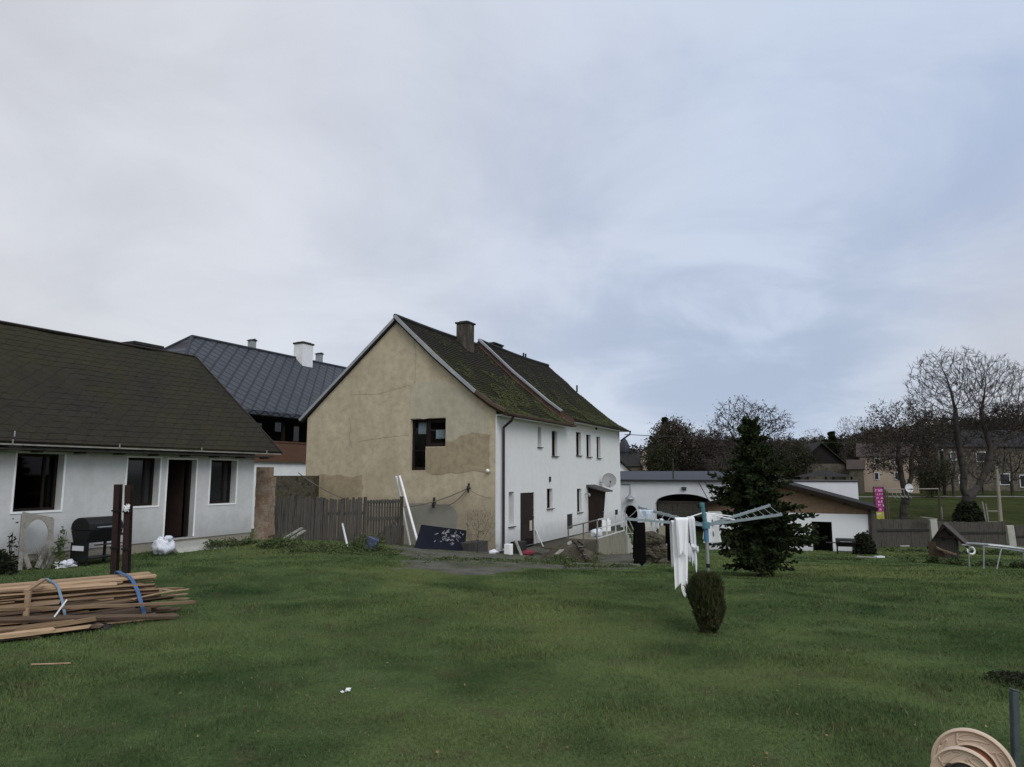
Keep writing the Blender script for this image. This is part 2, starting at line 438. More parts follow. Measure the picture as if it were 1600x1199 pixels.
MT['terra'] = mk('brown_plastic', [(.21, .075, .032), (.25, .095, .042)], 3, rough=.45, bump=.05, var=.08)
MT['post_green'] = mk('dark_green_paint', [(.035, .048, .050), (.060, .072, .074)], 4, rough=.4, bump=.12)
MT['straw'] = mk('dry_straw', [(.15, .14, .075), (.24, .22, .13)], 3, bump=0, fine=20, spec=0)
MT['dead_leaf'] = mk('dead_leaves', [(.09, .06, .03), (.17, .12, .06), (.26, .22, .13)], 9, bump=0, fine=20, spec=.05)
MT['metal_sheet'] = mk('dark_sheet_roof', [(.028, .030, .037), (.038, .041, .049)], .6, stretch=(.4, 2, 2), bump=.05, rough=.5, var=.08)
MT['red_bag'] = mk('red_sack', [(.15, .028, .038), (.22, .045, .058)], 4)
MT['cable'] = mk('grey_cable', [(.11, .10, .085), (.15, .14, .12)], 3)
MT['dirt'] = mk('earth', [(.042, .036, .026), (.080, .068, .048), (.040, .044, .022)], 3, bump=1, fine=14, var=.5, dist=.05)
MT['yellow_wall'] = mk('cream_far_wall', [(.34, .27, .21), (.42, .34, .265)], .6, bump=.2)
MT['stone_far'] = mk('far_stone_wall', [(.045, .040, .031), (.105, .092, .069), (.066, .059, .046)], 1.2, bump=.6, fine=6, var=.5)
MT['roof_far'] = mk('far_dark_roof', [(.018, .017, .0165), (.03, .028, .026)], 1, bump=.3)
MT['wood_far'] = mk('far_dark_boards', [(.013, .011, .010), (.022, .018, .016)], 1, stretch=(1, 1, 4), bump=.3)
MT['roof_red'] = mk('far_reddish_roof', [(.04, .030, .026), (.065, .048, .041)], 1, bump=.3)
MT['rail_old'] = mk('old_railing', [(.10, .09, .08), (.16, .15, .13)], 5, bump=.2)
MT['rail_white'] = mk('white_railing', [(.46, .46, .46), (.56, .56, .55)], 5, bump=.1)

def brick_mat(name, c1, c2, mortar, scale, plane='xz', dirt=.4):
    t = NT(name)
    co = t.coords(rnd=False)
    sx = t.n('SeparateXYZ'); t.set(sx.inputs[0], co); cb = t.n('CombineXYZ')
    t.set(cb.inputs[0], t.math('ADD', sx.outputs[0], sx.outputs[1])); t.set(cb.inputs[1], sx.outputs[2])
    bk = t.n('TexBrick', i_Scale=scale, i_Mortar_Size=.03, i_Brick_Width=.5, i_Row_Height=.18)
    t.set(bk.inputs['Vector'], cb.outputs[0])
    for k, v in (('Color1', c1), ('Color2', c2), ('Mortar', mortar)): bk.inputs[k].default_value = v + (1,)
    a = t.noise(co, 1.4, 6, .65); f = t.noise(co, 24, 5, .7)
    c = t.mix(t.math('MULTIPLY', t.ramp(a, [(.4, 0.), (.65, 1.)]), dirt), bk.outputs[0], mortar)
    c = t.mix(1.0, c, t.ramp(f, [(.2, .65), (.8, 1.3)]), 'MULTIPLY')
    t.bump(t.math('ADD', t.math('MULTIPLY', bk.outputs[1], -1.), f), .5, .02)
    return t.fin(c, .9, 0, .2)
MT['brick'] = brick_mat('worn_brick', (.30, .15, .085), (.22, .115, .07), (.27, .23, .18), 2.0, dirt=.75)
MT['pier'] = mk('eroded_brick_and_render', [(.27, .225, .165), (.235, .155, .105), (.32, .27, .205), (.17, .12, .085)], 2.4, bump=.6, fine=30, var=.4, dist=.02)
MT['brick_annex'] = brick_mat('annex_brick', (.245, .140, .080), (.165, .095, .058), (.19, .145, .105), 2.4, dirt=.6)

def roof_moss():
    """old dark tiles, moss thickest low on the slope and beside the verge"""
    t = NT('mossy_old_tiles')
    co = t.coords(rnd=False)
    sx = t.n('SeparateXYZ'); t.set(sx.inputs[0], co)
    n1 = t.noise(co, .9, 7, .7); n2 = t.noise(co, 9, 5, .7); n3 = t.noise(co, 30, 4, .7)
    base = t.ramp(n2, [(.3, (.017, .015, .013)), (.55, (.031, .028, .024)), (.75, (.050, .045, .038))])
    up = t.n('MapRange'); t.set(up.inputs[0], sx.outputs[2]); up.inputs[1].default_value = 8.6; up.inputs[2].default_value = 5.2; up.inputs[3].default_value = -.20; up.inputs[4].default_value = .05
    k = t.math('ADD', t.math('ADD', t.math('MULTIPLY', n1, .8), t.math('MULTIPLY', n2, .2)), up.outputs[0])
    k = t.math('ADD', k, t.math('MULTIPLY', t.math('SUBTRACT', n3, .5), .35)); m = t.ramp(k, [(.40, 0.), (.60, 1.)])
    moss = t.ramp(n3, [(.3, (.018, .019, .008)), (.7, (.044, .047, .015))])
    c = t.mix(t.math('MULTIPLY', m, .85), base, moss)
    t.bump(t.math('ADD', n2, t.math('MULTIPLY', n3, .6)), .8, .04)
    return t.fin(c, .95, 0, .04)
MT['roof_main'] = roof_moss()
MT['moss'] = mk('moss_clumps', [(.020, .023, .008), (.052, .057, .016), (.034, .038, .012)], 4, bump=.8, fine=40, var=.5)

# ---------------------------------------------------------------- camera, sky and sun
cd = bpy.data.cameras.new('camera'); cam = bpy.data.objects.new('camera', cd); COL.objects.link(cam)
cd.sensor_width = 36; cd.lens = 36 * F / 1600; cd.clip_end = 3000; cd.clip_start = .05
cam.location = (0, 0, CAMZ); cam.rotation_euler = (R(90) + PITCH, 0, 0)
SC.camera = cam
SUN_EL, SUN_AZ = 40, 152           # azimuth clockwise from +Y: behind the camera to the right
W = bpy.data.worlds.new('World'); SC.world = W; W.use_nodes = True
def world():
    t = W.node_tree; t.nodes.clear(); N = t.nodes.new; L = t.links.new
    out = N('ShaderNodeOutputWorld'); bg = N('ShaderNodeBackground'); bg.inputs[1].default_value = .1
    L(bg.outputs[0], out.inputs[0])
    sky = N('ShaderNodeTexSky'); sky.sky_type = 'NISHITA'; sky.sun_disc = False
    sky.sun_elevation = R(SUN_EL); sky.sun_rotation = R(SUN_AZ); sky.altitude = 400; sky.air_density = 1; sky.dust_density = 2
    tc = N('ShaderNodeTexCoord')
    sp = N('ShaderNodeSeparateXYZ'); L(tc.outputs['Generated'], sp.inputs[0])
    def M(op, a, b=0., cl=False):
        n = N('ShaderNodeMath'); n.operation = op; n.use_clamp = cl
        for i, q in enumerate((a, b)):
            if isinstance(q, (int, float)): n.inputs[i].default_value = q
            else: L(q, n.inputs[i])
        return n.outputs[0]
    def MR(a, f0, f1, t0, t1):
        n = N('ShaderNodeMapRange'); n.interpolation_type = 'SMOOTHSTEP'; L(a, n.inputs[0])
        for i, q in enumerate((f0, f1, t0, t1)): n.inputs[i + 1].default_value = q
        return n.outputs[0]
    def MX(f, a, b, bl='MIX'):
        n = N('ShaderNodeMix'); n.data_type = 'RGBA'; n.blend_type = bl
        if isinstance(f, (int, float)): n.inputs[0].default_value = f
        else: L(f, n.inputs[0])
        for i, q in ((6, a), (7, b)):
            if isinstance(q, tuple): n.inputs[i].default_value = q + (1,)
            else: L(q, n.inputs[i])
        return n.outputs[2]
    # cloud layer: directions projected on a flat deck, so the cloud bands lie flatter near the horizon
    den = M('ADD', M('MAXIMUM', sp.outputs[2], 0.), .28)
    cb = N('ShaderNodeCombineXYZ'); L(M('DIVIDE', sp.outputs[0], den), cb.inputs[0]); L(M('DIVIDE', sp.outputs[1], den), cb.inputs[1])
    def NO(sc, det, ro, off, dist=0.):
        a = N('ShaderNodeVectorMath'); a.operation = 'ADD'; L(cb.outputs[0], a.inputs[0]); a.inputs[1].default_value = off
        n = N('ShaderNodeTexNoise'); L(a.outputs[0], n.inputs['Vector']); n.inputs['Scale'].default_value = sc; n.inputs['Detail'].default_value = det
        n.inputs['Roughness'].default_value = ro; n.inputs['Distortion'].default_value = dist; return n.outputs[0]
    big = NO(.62, 4, .5, (3.1, 1.7, 0), .25); mid = NO(1.9, 9, .58, (7.3, 2.2, 0), .5)
    f = M('ADD', M('MULTIPLY', big, .56), M('MULTIPLY', mid, .44))
    f = MR(f, .38, .60, 0, 1)
    lo = MX(MR(sp.outputs[0], -.55, .5, 0, 1), (6.4, 6.55, 7.05), (4.5, 5.4, 7.3))     # grey to the left, bluer to the right
    hi = MX(MR(sp.outputs[0], -.55, .5, 0, 1), (7.7, 7.9, 8.4), (6.3, 7.15, 8.7))
    cloud = MX(f, lo, hi)
    warm = M('MULTIPLY', MR(sp.outputs[2], .42, .05, 0, 1), M('ADD', MR(sp.outputs[0], .36, .62, 0, .75), MR(sp.outputs[0], -.3, -.62, 0, .5)))
    cloud = MX(warm, cloud, (6.4, 6.3, 6.4))
    band = M('MULTIPLY', M('MULTIPLY', MR(sp.outputs[2], .42, .14, 0, 1), MR(sp.outputs[2], .03, .12, 0, 1)), M('MULTIPLY', MR(sp.outputs[0], -.1, .30, 0, 1), MR(sp.outputs[0], .55, .40, 0, 1)))
    cloud = MX(M('MULTIPLY', band, M('ADD', .12, M('MULTIPLY', MR(mid, .62, .40, 0, 1), .6))), cloud, (4.35, 5.15, 6.6))       # low blue-grey bank of cloud right of the house
    # an overcast deck is brighter overhead than at the horizon, and brightest towards the hidden sun
    cloud = MX(1.0, cloud, MX(MR(sp.outputs[2], .55, 1.0, 0, 1), (1., 1., 1.), (1.35, 1.35, 1.33)), 'MULTIPLY')
    dt = N('ShaderNodeVectorMath'); dt.operation = 'DOT_PRODUCT'; L(tc.outputs['Generated'], dt.inputs[0])
    ce = math.cos(R(SUN_EL)); dt.inputs[1].default_value = (ce * math.sin(R(SUN_AZ)), ce * math.cos(R(SUN_AZ)), math.sin(R(SUN_EL)))
    cloud = MX(1.0, cloud, MX(MR(dt.outputs['Value'], .35, 1.0, 0, 1), (1., 1., 1.), (1.7, 1.66, 1.58)), 'MULTIPLY')
    L(MX(.9, sky.outputs[0], cloud), bg.inputs[0])
world()
sl = bpy.data.lights.new('sun', 'SUN'); sl.energy = 1.25; sl.angle = R(30); sl.color = (1, .965, .92)
so = bpy.data.objects.new('sun', sl); COL.objects.link(so)
ce = math.cos(R(SUN_EL)); sd = V((ce * math.sin(R(SUN_AZ)), ce * math.cos(R(SUN_AZ)), math.sin(R(SUN_EL))))
so.rotation_euler = (-sd).to_track_quat('-Z', 'Y').to_euler(); so.location = sd * 80
SC.view_settings.view_transform = 'Standard'; SC.view_settings.look = 'None'; SC.view_settings.exposure = 0; SC.view_settings.gamma = 1

# ---------------------------------------------------------------- ground
def ground():
    na, nr = 420, 210
    th = np.concatenate([np.linspace(-48, 48, 320), np.linspace(48, 312, na - 320 + 1)[1:-1]])
    na = len(th)
    th = np.radians(th)
    rr = np.concatenate([[.0], np.geomspace(.6, 900, nr)])
    vs = []
    T, RR = np.meshgrid(th, rr[1:])
    X = (RR * np.sin(T)).ravel(); Y = (RR * np.cos(T)).ravel(); Z = gz(X, Y)
    vs = np.stack([X, Y, Z], 1).tolist(); vs.append([0, 0, G(0, 0)])
    fs = []
    for j in range(nr - 1):
        for i in range(na):
            a = j * na + i; b = j * na + (i + 1) % na
            fs.append((a, a + na, b + na, b))
    c = len(vs) - 1
    for i in range(na): fs.append((c, i, (i + 1) % na))
    me = bpy.data.meshes.new('ground'); me.from_pydata(vs, [], fs); me.materials.append(MT['ground'])
    me.polygons.foreach_set('use_smooth', [True] * len(me.polygons))
    structure(link('ground', me))
ground()

def sheet(name, outline, mat, lift=.012, step=.35, jit=.25, ragged=True):
    """ground-hugging sheet inside an irregular outline"""
    xs = [p[0] for p in outline]; ys = [p[1] for p in outline]
    def inside(x, y):
        c = False; n = len(outline)
        for i in range(n):
            x1, y1 = outline[i]; x2, y2 = outline[(i + 1) % n]
            if (y1 > y) != (y2 > y) and x < (x2 - x1) * (y - y1) / (y2 - y1) + x1: c = not c
        return c
    mb = MB(); x = min(xs)
    idx = {}
    def vid(i, j):
        if (i, j) not in idx:
            px = min(xs) + i * step; py = min(ys) + j * step
            a = noise.noise(V((px * 1.3, py * 1.3, 5))) * step * .9; b = noise.noise(V((px * 1.3, py * 1.3, 9))) * step * .9
            px += a; py += b
            idx[(i, j)] = len(mb.v); mb.v.append((px, py, G(px, py) + lift))
        return idx[(i, j)]
    ni = int((max(xs) - min(xs)) / step); nj = int((max(ys) - min(ys)) / step)
    for i in range(ni):
        for j in range(nj):
            cx = min(xs) + (i + .5) * step; cy = min(ys) + (j + .5) * step
            w = noise.noise(V((cx * .8, cy * .8, 1))) * (1.2 if ragged else 0)
            if inside(cx + w, cy + w * .6): mb.f.append((vid(i, j), vid(i + 1, j), vid(i + 1, j + 1), vid(i, j + 1)))
    use = {}
    for f in mb.f:
        for q in f: use[q] = use.get(q, 0) + 1
    mb.v = [(p[0], p[1], p[2] - (.045 if use.get(i, 0) < 4 else 0)) for i, p in enumerate(mb.v)]
    return structure(mb.build(name, mat, smooth=True, fix=False))
h1, h2, h3, h4 = hit(622, 890), hit(905, 890), hit(1010, 878), hit(690, 858)
YARD = [(h1.x, h1.y), (h1.x + 2, h1.y - 1.0), (h2.x - 1, h2.y - .6), (h2.x + 1.2, h2.y), (h3.x, h3.y), (7.5, 38), (3.5, 33), (.0, 26.5), (-1.5, 27), (-4.2, 28.4), (-4.5, 25.5)]
sheet('gravel_yard', YARD, MT['gravel'], step=.22)
rd = MB()
for i in range(60):
    xa, xb = -60 + i * 4, -56 + i * 4
    ya = lambda x: 70 + .02 * x
    rd.quad((xa, ya(xa), G(xa, ya(xa)) + .03), (xb, ya(xb), G(xb, ya(xb)) + .03), (xb, ya(xb) + 1.6, G(xb, ya(xb) + 1.6) + .03), (xa, ya(xa) + 1.6, G(xa, ya(xa) + 1.6) + .03))
structure(rd.build('road', MT['road'], fix=False))
# ---------------------------------------------------------------- building tools
UP = V((0, 0, 1))
def wall_grid(mb, O, ux, un, x0, x1, z0, z1, holes, depth):
    """upright wall face with rectangular holes and their reveals; un points out of the wall"""
    O, ux, un = V(O), V(ux), V(un)
    xs = sorted({x0, x1} | {h[0] for h in holes} | {h[1] for h in holes}); zs = sorted({z0, z1} | {h[2] for h in holes} | {h[3] for h in holes})
    def P(x, z, d=0): return O + ux * x + UP * z - un * d
    def hole(i, j):
        if i < 0 or j < 0 or i >= len(xs) - 1 or j >= len(zs) - 1: return False
        cx, cz = (xs[i] + xs[i + 1]) / 2, (zs[j] + zs[j + 1]) / 2
        return any(h[0] < cx < h[1] and h[2] < cz < h[3] for h in holes)
    for i in range(len(xs) - 1):
        for j in range(len(zs) - 1):
            a, b, c, d = xs[i], xs[i + 1], zs[j], zs[j + 1]
            if not hole(i, j):
                mb.quad(P(a, c), P(b, c), P(b, d), P(a, d))
            else:
                if not hole(i - 1, j): mb.quad(P(a, c), P(a, d), P(a, d, depth), P(a, c, depth))
                if not hole(i + 1, j): mb.quad(P(b, c), P(b, c, depth), P(b, d, depth), P(b, d))
                if not hole(i, j - 1): mb.quad(P(a, c), P(a, c, depth), P(b, c, depth), P(b, c))
                if not hole(i, j + 1): mb.quad(P(a, d), P(b, d), P(b, d, depth), P(a, d, depth))

def window(parent, O, ux, un, r, depth, frame, glass, fw=.06, mull=(), trans=(), sill=None, surround=None, name='window'):
    """frame at the back of the reveal with its pane (a sub-part), optional sill and surround"""
    O, ux, un = V(O), V(ux), V(un); x0, x1, z0, z1 = r
    def P(x, z, d): return O + ux * x + UP * z - un * d
    mb = MB(); d = depth + .03
    mb.bar(P(x0 + fw / 2, z0, d), P(x0 + fw / 2, z1, d), fw, .06, un)
    mb.bar(P(x1 - fw / 2, z0, d), P(x1 - fw / 2, z1, d), fw, .06, un)
    mb.bar(P(x0 + fw, z0 + fw / 2, d), P(x1 - fw, z0 + fw / 2, d), fw, .056, un)
    mb.bar(P(x0 + fw, z1 - fw / 2, d), P(x1 - fw, z1 - fw / 2, d), fw, .056, un)
    for m in mull: mb.bar(P(x0 + (x1 - x0) * m, z0 + fw, d), P(x0 + (x1 - x0) * m, z1 - fw, d), fw * .8, .052, un)
    for m in trans: mb.bar(P(x0 + fw, z0 + (z1 - z0) * m, d), P(x1 - fw, z0 + (z1 - z0) * m, d), fw * .6, .046, un)
    w = mb.build(name, frame, parent)
    g = MB(); g.quad(P(x0 + .02, z0 + .02, d + .01), P(x1 - .02, z0 + .02, d + .01), P(x1 - .02, z1 - .02, d + .01), P(x0 + .02, z1 - .02, d + .01)); g.build('pane', glass, w, fix=False)
    if sill is not None:
        s = MB(); a, b = P(x0 - .05, z0 - .022, depth / 2 - .05), P(x1 + .05, z0 - .022, depth / 2 - .05)
        s.bar(a, b, depth + .07, .03, UP); s.build('sill', sill, w)
    if surround is not None:
        s = MB(); q = .04
        for A, B in (((x0 - q / 2, z0 - q), (x0 - q / 2, z1 + q)), ((x1 + q / 2, z0 - q), (x1 + q / 2, z1 + q))):
            s.bar(P(A[0], A[1], -.008), P(B[0], B[1], -.008), q, .02, un)
        s.bar(P(x0, z0 - q / 2, -.008), P(x1, z0 - q / 2, -.008), q, .018, un); s.bar(P(x0, z1 + q / 2, -.008), P(x1, z1 + q / 2, -.008), q, .018, un)
        s.build('surround', surround, w)
    return w

def roof_sheet(mb, prof, x0, x1, course, nx, saw, jit, thick, seed=0, sag=0.0):
    """roof slope running along x; prof = [(y, z)...] from ridge to eave; courses of overlapping tiles as saw steps"""
    pts = [V((0, p[0], p[1])) for p in prof]
    L = [0]
    for a, b in zip(pts, pts[1:]): L.append(L[-1] + (b - a).length)
    def samp(s):
        for i in range(len(L) - 1):
            if s <= L[i + 1] + 1e-9:
                k = (s - L[i]) / (L[i + 1] - L[i]); d = (pts[i + 1] - pts[i]).normalized()
                return pts[i].lerp(pts[i + 1], k), V((0, -d.z, d.y)) if -d.z * 0 + d.y > 0 else V((0, d.z, -d.y))
    n = max(2, int(round(L[-1] / course))); rows = []
    for i in range(n):
        for s, o in ((L[-1] * i / n, 0.0), (L[-1] * (i + 1) / n, saw)): rows.append((s, o))
    base = len(mb.v); nr = len(rows)
    for s, o in rows:
        p, nn = samp(min(s, L[-1]))
        if nn.z < 0: nn = -nn
        for k in range(nx + 1):
            x = x0 + (x1 - x0) * k / nx
            q = p + nn * (o + jit * noise.noise(V((x * 1.1, s * 1.1, seed))) * 2 + jit * .8 * noise.noise(V((x * 5, s * 5, seed + 4))))
            sg = -sag * math.sin(math.pi * k / nx) * math.sin(math.pi * min(1, .25 + .5 * s / L[-1]))
            mb.v.append((x, q.y, q.z + sg))
    for j in range(nr - 1):
        for k in range(nx):
            a = base + j * (nx + 1) + k; mb.f.append((a, a + 1, a + nx + 2, a + nx + 1))
    # underside and edges
    b2 = len(mb.v)
    for (s, _) in ((L[i], 0) for i in range(len(L))):
        p, nn = samp(s)
        if nn.z < 0: nn = -nn
        for x in (x0, x1): q = p - nn * thick; mb.v.append((x, q.y, q.z))
    for i in range(len(L) - 1):
        a = b2 + 2 * i; mb.f.append((a, a + 1, a + 3, a + 2))
    for side in (0, 1):
        for i in range(len(L) - 1):
            pa, _ = samp(L[i]); pb, _ = samp(L[i + 1]); x = (x0, x1)[side]
            c = len(mb.v); mb.v.extend([(x, pa.y, pa.z), (x, pb.y, pb.z)]); mb.f.append((c, c + 1, b2 + 2 * (i + 1) + side, b2 + 2 * i + side))
    pe, _ = samp(L[-1]); c = len(mb.v); mb.v.extend([(x0, pe.y, pe.z + .01), (x1, pe.y, pe.z + .01)]); e = b2 + 2 * (len(L) - 1); mb.f.append((c, c + 1, e + 1, e))

def ragged(poly, k=6, amp=.06, seed=0):
    out = []; n = len(poly)
    for i in range(n):
        a, b = V(poly[i]), V(poly[(i + 1) % n])
        m = max(2, int((b - a).length / .18))
        d = (b - a).normalized(); pr = V((-d.y, d.x))
        for j in range(m):
            p = a.lerp(b, j / m)
            if j: p = p + pr * amp * noise.noise(V((p.x * 2.3, p.y * 2.3, seed)))  * 2
            out.append(p)
    return out

def gutter_tube(mb, p0, p1, r=.06, n=8):
    """half-round gutter"""
    p0, p1 = V(p0), V(p1); d = (p1 - p0).normalized(); s = d.cross(UP).normalized()
    ring = lambda p, q: [p + s * q * math.cos(math.pi * k / n) - UP * q * math.sin(math.pi * k / n) for k in range(n + 1)]
    A, B, A2, B2 = ring(p0, r), ring(p1, r), ring(p0, r - .008), ring(p1, r - .008)
    for k in range(n):
        mb.quad(A[k], B[k], B[k + 1], A[k + 1]); mb.quad(A2[k], A2[k + 1], B2[k + 1], B2[k])
    for q in (0, n): mb.quad(A[q], A2[q], B2[q], B[q])

# ================================================================ main house (ochre gable, white long side)
AZ = R(25.1); E1 = V((math.sin(AZ), math.cos(AZ), 0)); E2 = V((-math.cos(AZ), math.sin(AZ), 0)); ROT = R(90) - AZ
MO = V((-.586, 26, 0)); Wd = 8.92; LN = 15.9; HW = Wd / 2
def Ms(u, v): return onplane(MO, E1, u, v)          # long side: (along, z)
def Mg(u, v): return onplane(MO, E2, u, v)          # gable
main = thing('old_house', 'long two-storey house with bare ochre gable end, white side wall and mossy roof', 'house', MO, ROT)
X, Yx = V((1, 0, 0)), V((0, 1, 0))
EV = 4.36; RZ = 8.28; T1 = 7.0
BZ = -3.2
def rs(u0, v0, u1, v1, pl=Ms, w=None):
    t0, zt = pl(u0, v0); t1, zb = pl(u1, v1); a, b = min(t0, t1), max(t0, t1)
    if w: a, b = (a + b) / 2 - w / 2, (a + b) / 2 + w / 2
    return [a, b, min(zt, zb), max(zt, zb)]
ups = [rs(840, 667, 846, 699), rs(862, 673, 871, 713), rs(900, 675, 908, 712), rs(916, 679, 923.5, 714), rs(932, 682, 938.5, 716)]
los = [rs(795, 769, 803, 822), rs(854.5, 764, 863.5, 794), rs(901.5, 764, 909, 800)]
door_r = rs(813, 768.5, 835, 850); door_r[3] = Ms(824, 770)[1]
cel = rs(886, 804, 895, 826); cel2 = rs(961, 797, 966, 806)
wins = ups + los
sidew = MB()
wall_grid(sidew, (0, 0, 0), X, -Yx, 0, LN, -.62, EV - .02, [tuple(r) for r in wins] + [tuple(door_r), tuple(cel), tuple(cel2)], .26)
sidew.quad((T1, 0, EV - .02), (LN, 0, EV - .02), (LN, 0, EV + .24), (T1, 0, EV + .24))
sidew.build('side_wall', MT['white_main'], main)
pl = MB(); pl.b2((.02, .03, BZ), (LN - .02, .3, -.55)); 
pl.build('plinth', MT['plinth_dark'], main)
gw = [rs(640.5, 655, 665.5, 735, Mg), rs(663, 652.5, 696, 698, Mg)]
gw[0][1] = max(gw[0][1], gw[0][0]); 
L0 = min(gw[0][0], gw[1][0])
# L-shaped opening: tall light on the left (larger y), short one on the right
gl_t = [Mg(665, 700)[0], Mg(640.5, 700)[0], Mg(652, 735)[1], Mg(650, 655)[1]]
gr_t = [Mg(696, 700)[0], Mg(665, 700)[0], Mg(680, 698)[1], gl_t[3]]
gab = MB()
wall_grid(gab, (0, 0, 0), Yx, -X, 0, Wd, BZ, EV, [tuple(gl_t), tuple(gr_t)], .24)
gab.add([(0, 0, EV), (0, Wd, EV), (0, HW, RZ + .02)], [(0, 1, 2)])
gab.build('gable_wall', MT['ochre'], main)
bk = MB(); bk.b2((LN - .3, .3, BZ), (LN - .02, Wd - .3, EV)); bk.b2((.3, Wd - .3, BZ), (LN, Wd, EV)); bk.add([(LN, 0, EV), (LN, Wd, EV), (LN, HW, RZ + .2)], [(0, 1, 2)])
bk.b2((LN - .3, .0, EV - .2), (LN - .01, .3, EV)); bk.build('rear_wall', MT['white_main'], main)
# plaster patches on the gable, each a thin coat with a broken edge
def gpatch(px, mat, lift, seed, name='plaster_patch', holes=()):
    P2 = [Mg(u, v) for u, v in px]
    pr = ragged(P2, seed=seed, amp=.05)
    mb = MB(); mb.prism([(-.001, p.x, p.y) for p in pr], (-lift, 0, 0)); return mb.build(name, mat, main, label=None)
a = gpatch([(641, 601), (700, 597), (734, 618), (762, 652), (766, 680), (738, 676), (700, 690), (696.8, 652), (641, 655)], MT['patch_grey'], .012, 1)
gpatch([(697, 698.5), (697, 690), (738, 676), (766, 680), (765, 742), (740, 735), (690, 742), (668, 738), (666, 735), (665.6, 699.2)], MT['patch_tan'], .010, 2)
gpatch([(634, 786), (702, 788), (714, 800), (714, 862), (634, 862)], MT['cement'], .012, 3)
gpatch([(497, 742), (545, 745), (566, 742), (568, 762), (560, 800), (490, 800), (490, 750)], MT['patch_tan'], .008, 5)
# cracks in the gable render
for pts in ([(546, 652), (548, 668), (546, 684), (550, 700)], [(546, 617), (592, 616), (640, 602)], [(648, 600), (650, 560), (646, 520)], [(560, 690), (600, 684), (640, 680)], [(655, 540), (668, 556), (690, 562)]):
    q = [Mg(*p) for p in pts]; ck = MB()
    for (y0, z0), (y1, z1) in zip(q, q[1:]): ck.bar((-.002, y0, z0), (-.002, y1, z1), .005, .005, (1, 0, 0))
    ck.build('crack', MT['chimney_old'], main)
# gable window: two lights in an L, dark frames, lace curtains
wn = MB()
fr = .07; dp = .2
def gb(y0, z0, y1, z1, w=fr, d=dp): wn.bar((d, y0, z0), (d, y1, z1), w, .06, (1, 0, 0))
a0, a1, az0, az1 = gl_t; b0, b1, bz0, bz1 = gr_t
gb(a1 - .05, az0, a1 - .05, az1, .1); gb(a0 + .04, az0, a0 + .04, az1, .08); gb(a0 + .08, az1 - .06, a1 - .1, az1 - .06, .12); gb(a0 + .08, az0 + .06, a1 - .1, az0 + .06, .12)
gb(a0 + .08, (az0 * .62 + az1 * .38), a1 - .1, (az0 * .62 + az1 * .38), .03)
gb(b1 - .05, bz0, b1 - .05, bz1, .1); gb(b0 + .05, bz0, b0 + .05, bz1, .09); gb(b0 + .09, bz1 - .08, b1 - .1, bz1 - .08, .14); gb(b0 + .09, bz0 + .08, b1 - .1, bz0 + .08, .15)
gwin = wn.build('gable_window', MT['dark_wood'], main)
pn = MB(); pn.quad((dp + .02, a0, az0), (dp + .02, a1, az0), (dp + .02, a1, az1), (dp + .02, a0, az1)); pn.build('pane', MT['glass'], gwin, fix=False)
pn = MB(); pn.quad((dp + .02, b0, bz0), (dp + .02, b1, bz0), (dp + .02, b1, bz1), (dp + .02, b0, bz1)); pn.build('pane', MT['glass'], gwin, fix=False)
def curtain(y0, y1, z0, z1, folds):
    m = MB(); n = folds * 8
    for k in range(n):
        q = [y0 + (y1 - y0) * (k + i) / n for i in (0, 1)]
        d = [dp + .06 + .03 * math.sin(2 * math.pi * folds * (k + i) / n) for i in (0, 1)]
        e = [z0 + .03 * abs(math.sin(math.pi * folds * (k + i) / n)) for i in (0, 1)]
        m.quad((d[0], q[0], e[0]), (d[1], q[1], e[1]), (d[1], q[1], z1), (d[0], q[0], z1))
    m.build('curtain', MT['lace'], gwin, fix=False)
c0 = Mg(667, 660); c1 = Mg(648, 679)
curtain(a0 + .06, c1[0], c1[1], Mg(650, 659)[1], 4); curtain(Mg(693, 680)[0], Mg(675.5, 680)[0], Mg(685, 686)[1], Mg(685, 671)[1], 3)
# side windows: white reveals, dark frames; the three lower ones with sills
for i, r in enumerate(wins):
    window(main, (0, 0, 0), X, -Yx, r, (.24, .13, .13, .13, .13, .26, .14, .13)[i], MT['white_trim'] if i in (5,) else MT['dark_wood'], MT['glass_dark'], .05, sill=MT['plinth_dark'])
def inset(r, d, mat, name, extra=None):
    m = MB(); d = .03; m.b2((r[0] + .01, d, r[2] + .005), (r[1] - .01, d + .05, r[3] - .01)); return m.build(name, mat, main)
dr = MB(); dr.b2((door_r[0] + .01, .03, door_r[2] - .55), (door_r[1] - .01, .08, door_r[3] - .02)); dr.b2((door_r[0] + .12, .012, door_r[2] + .1), (door_r[0] + .5, .03, door_r[3] - 1.0)) 
d_ = dr.build('door', MT['choc'], main)
pb = MB(); pb.b2((door_r[0] + .95, .018, door_r[2] + .55), (door_r[0] + 1.2, .029, door_r[2] + .95)); pb.build('notice', MT['patch_grey'], d_)
fl = MB(); fl.tube([(door_r[1] - .12, .03, .2), (door_r[1] - .12, -.03, .2), (door_r[1] - .12, -.03, .33), (door_r[1] - .12, .03, .33)], .012, 6); fl.build('handle', MT['zinc'], d_)
inset(cel, .2, MT['dark_in'], 'cellar_hatch'); inset(cel2, .2, MT['dark_in'], 'cellar_hatch')
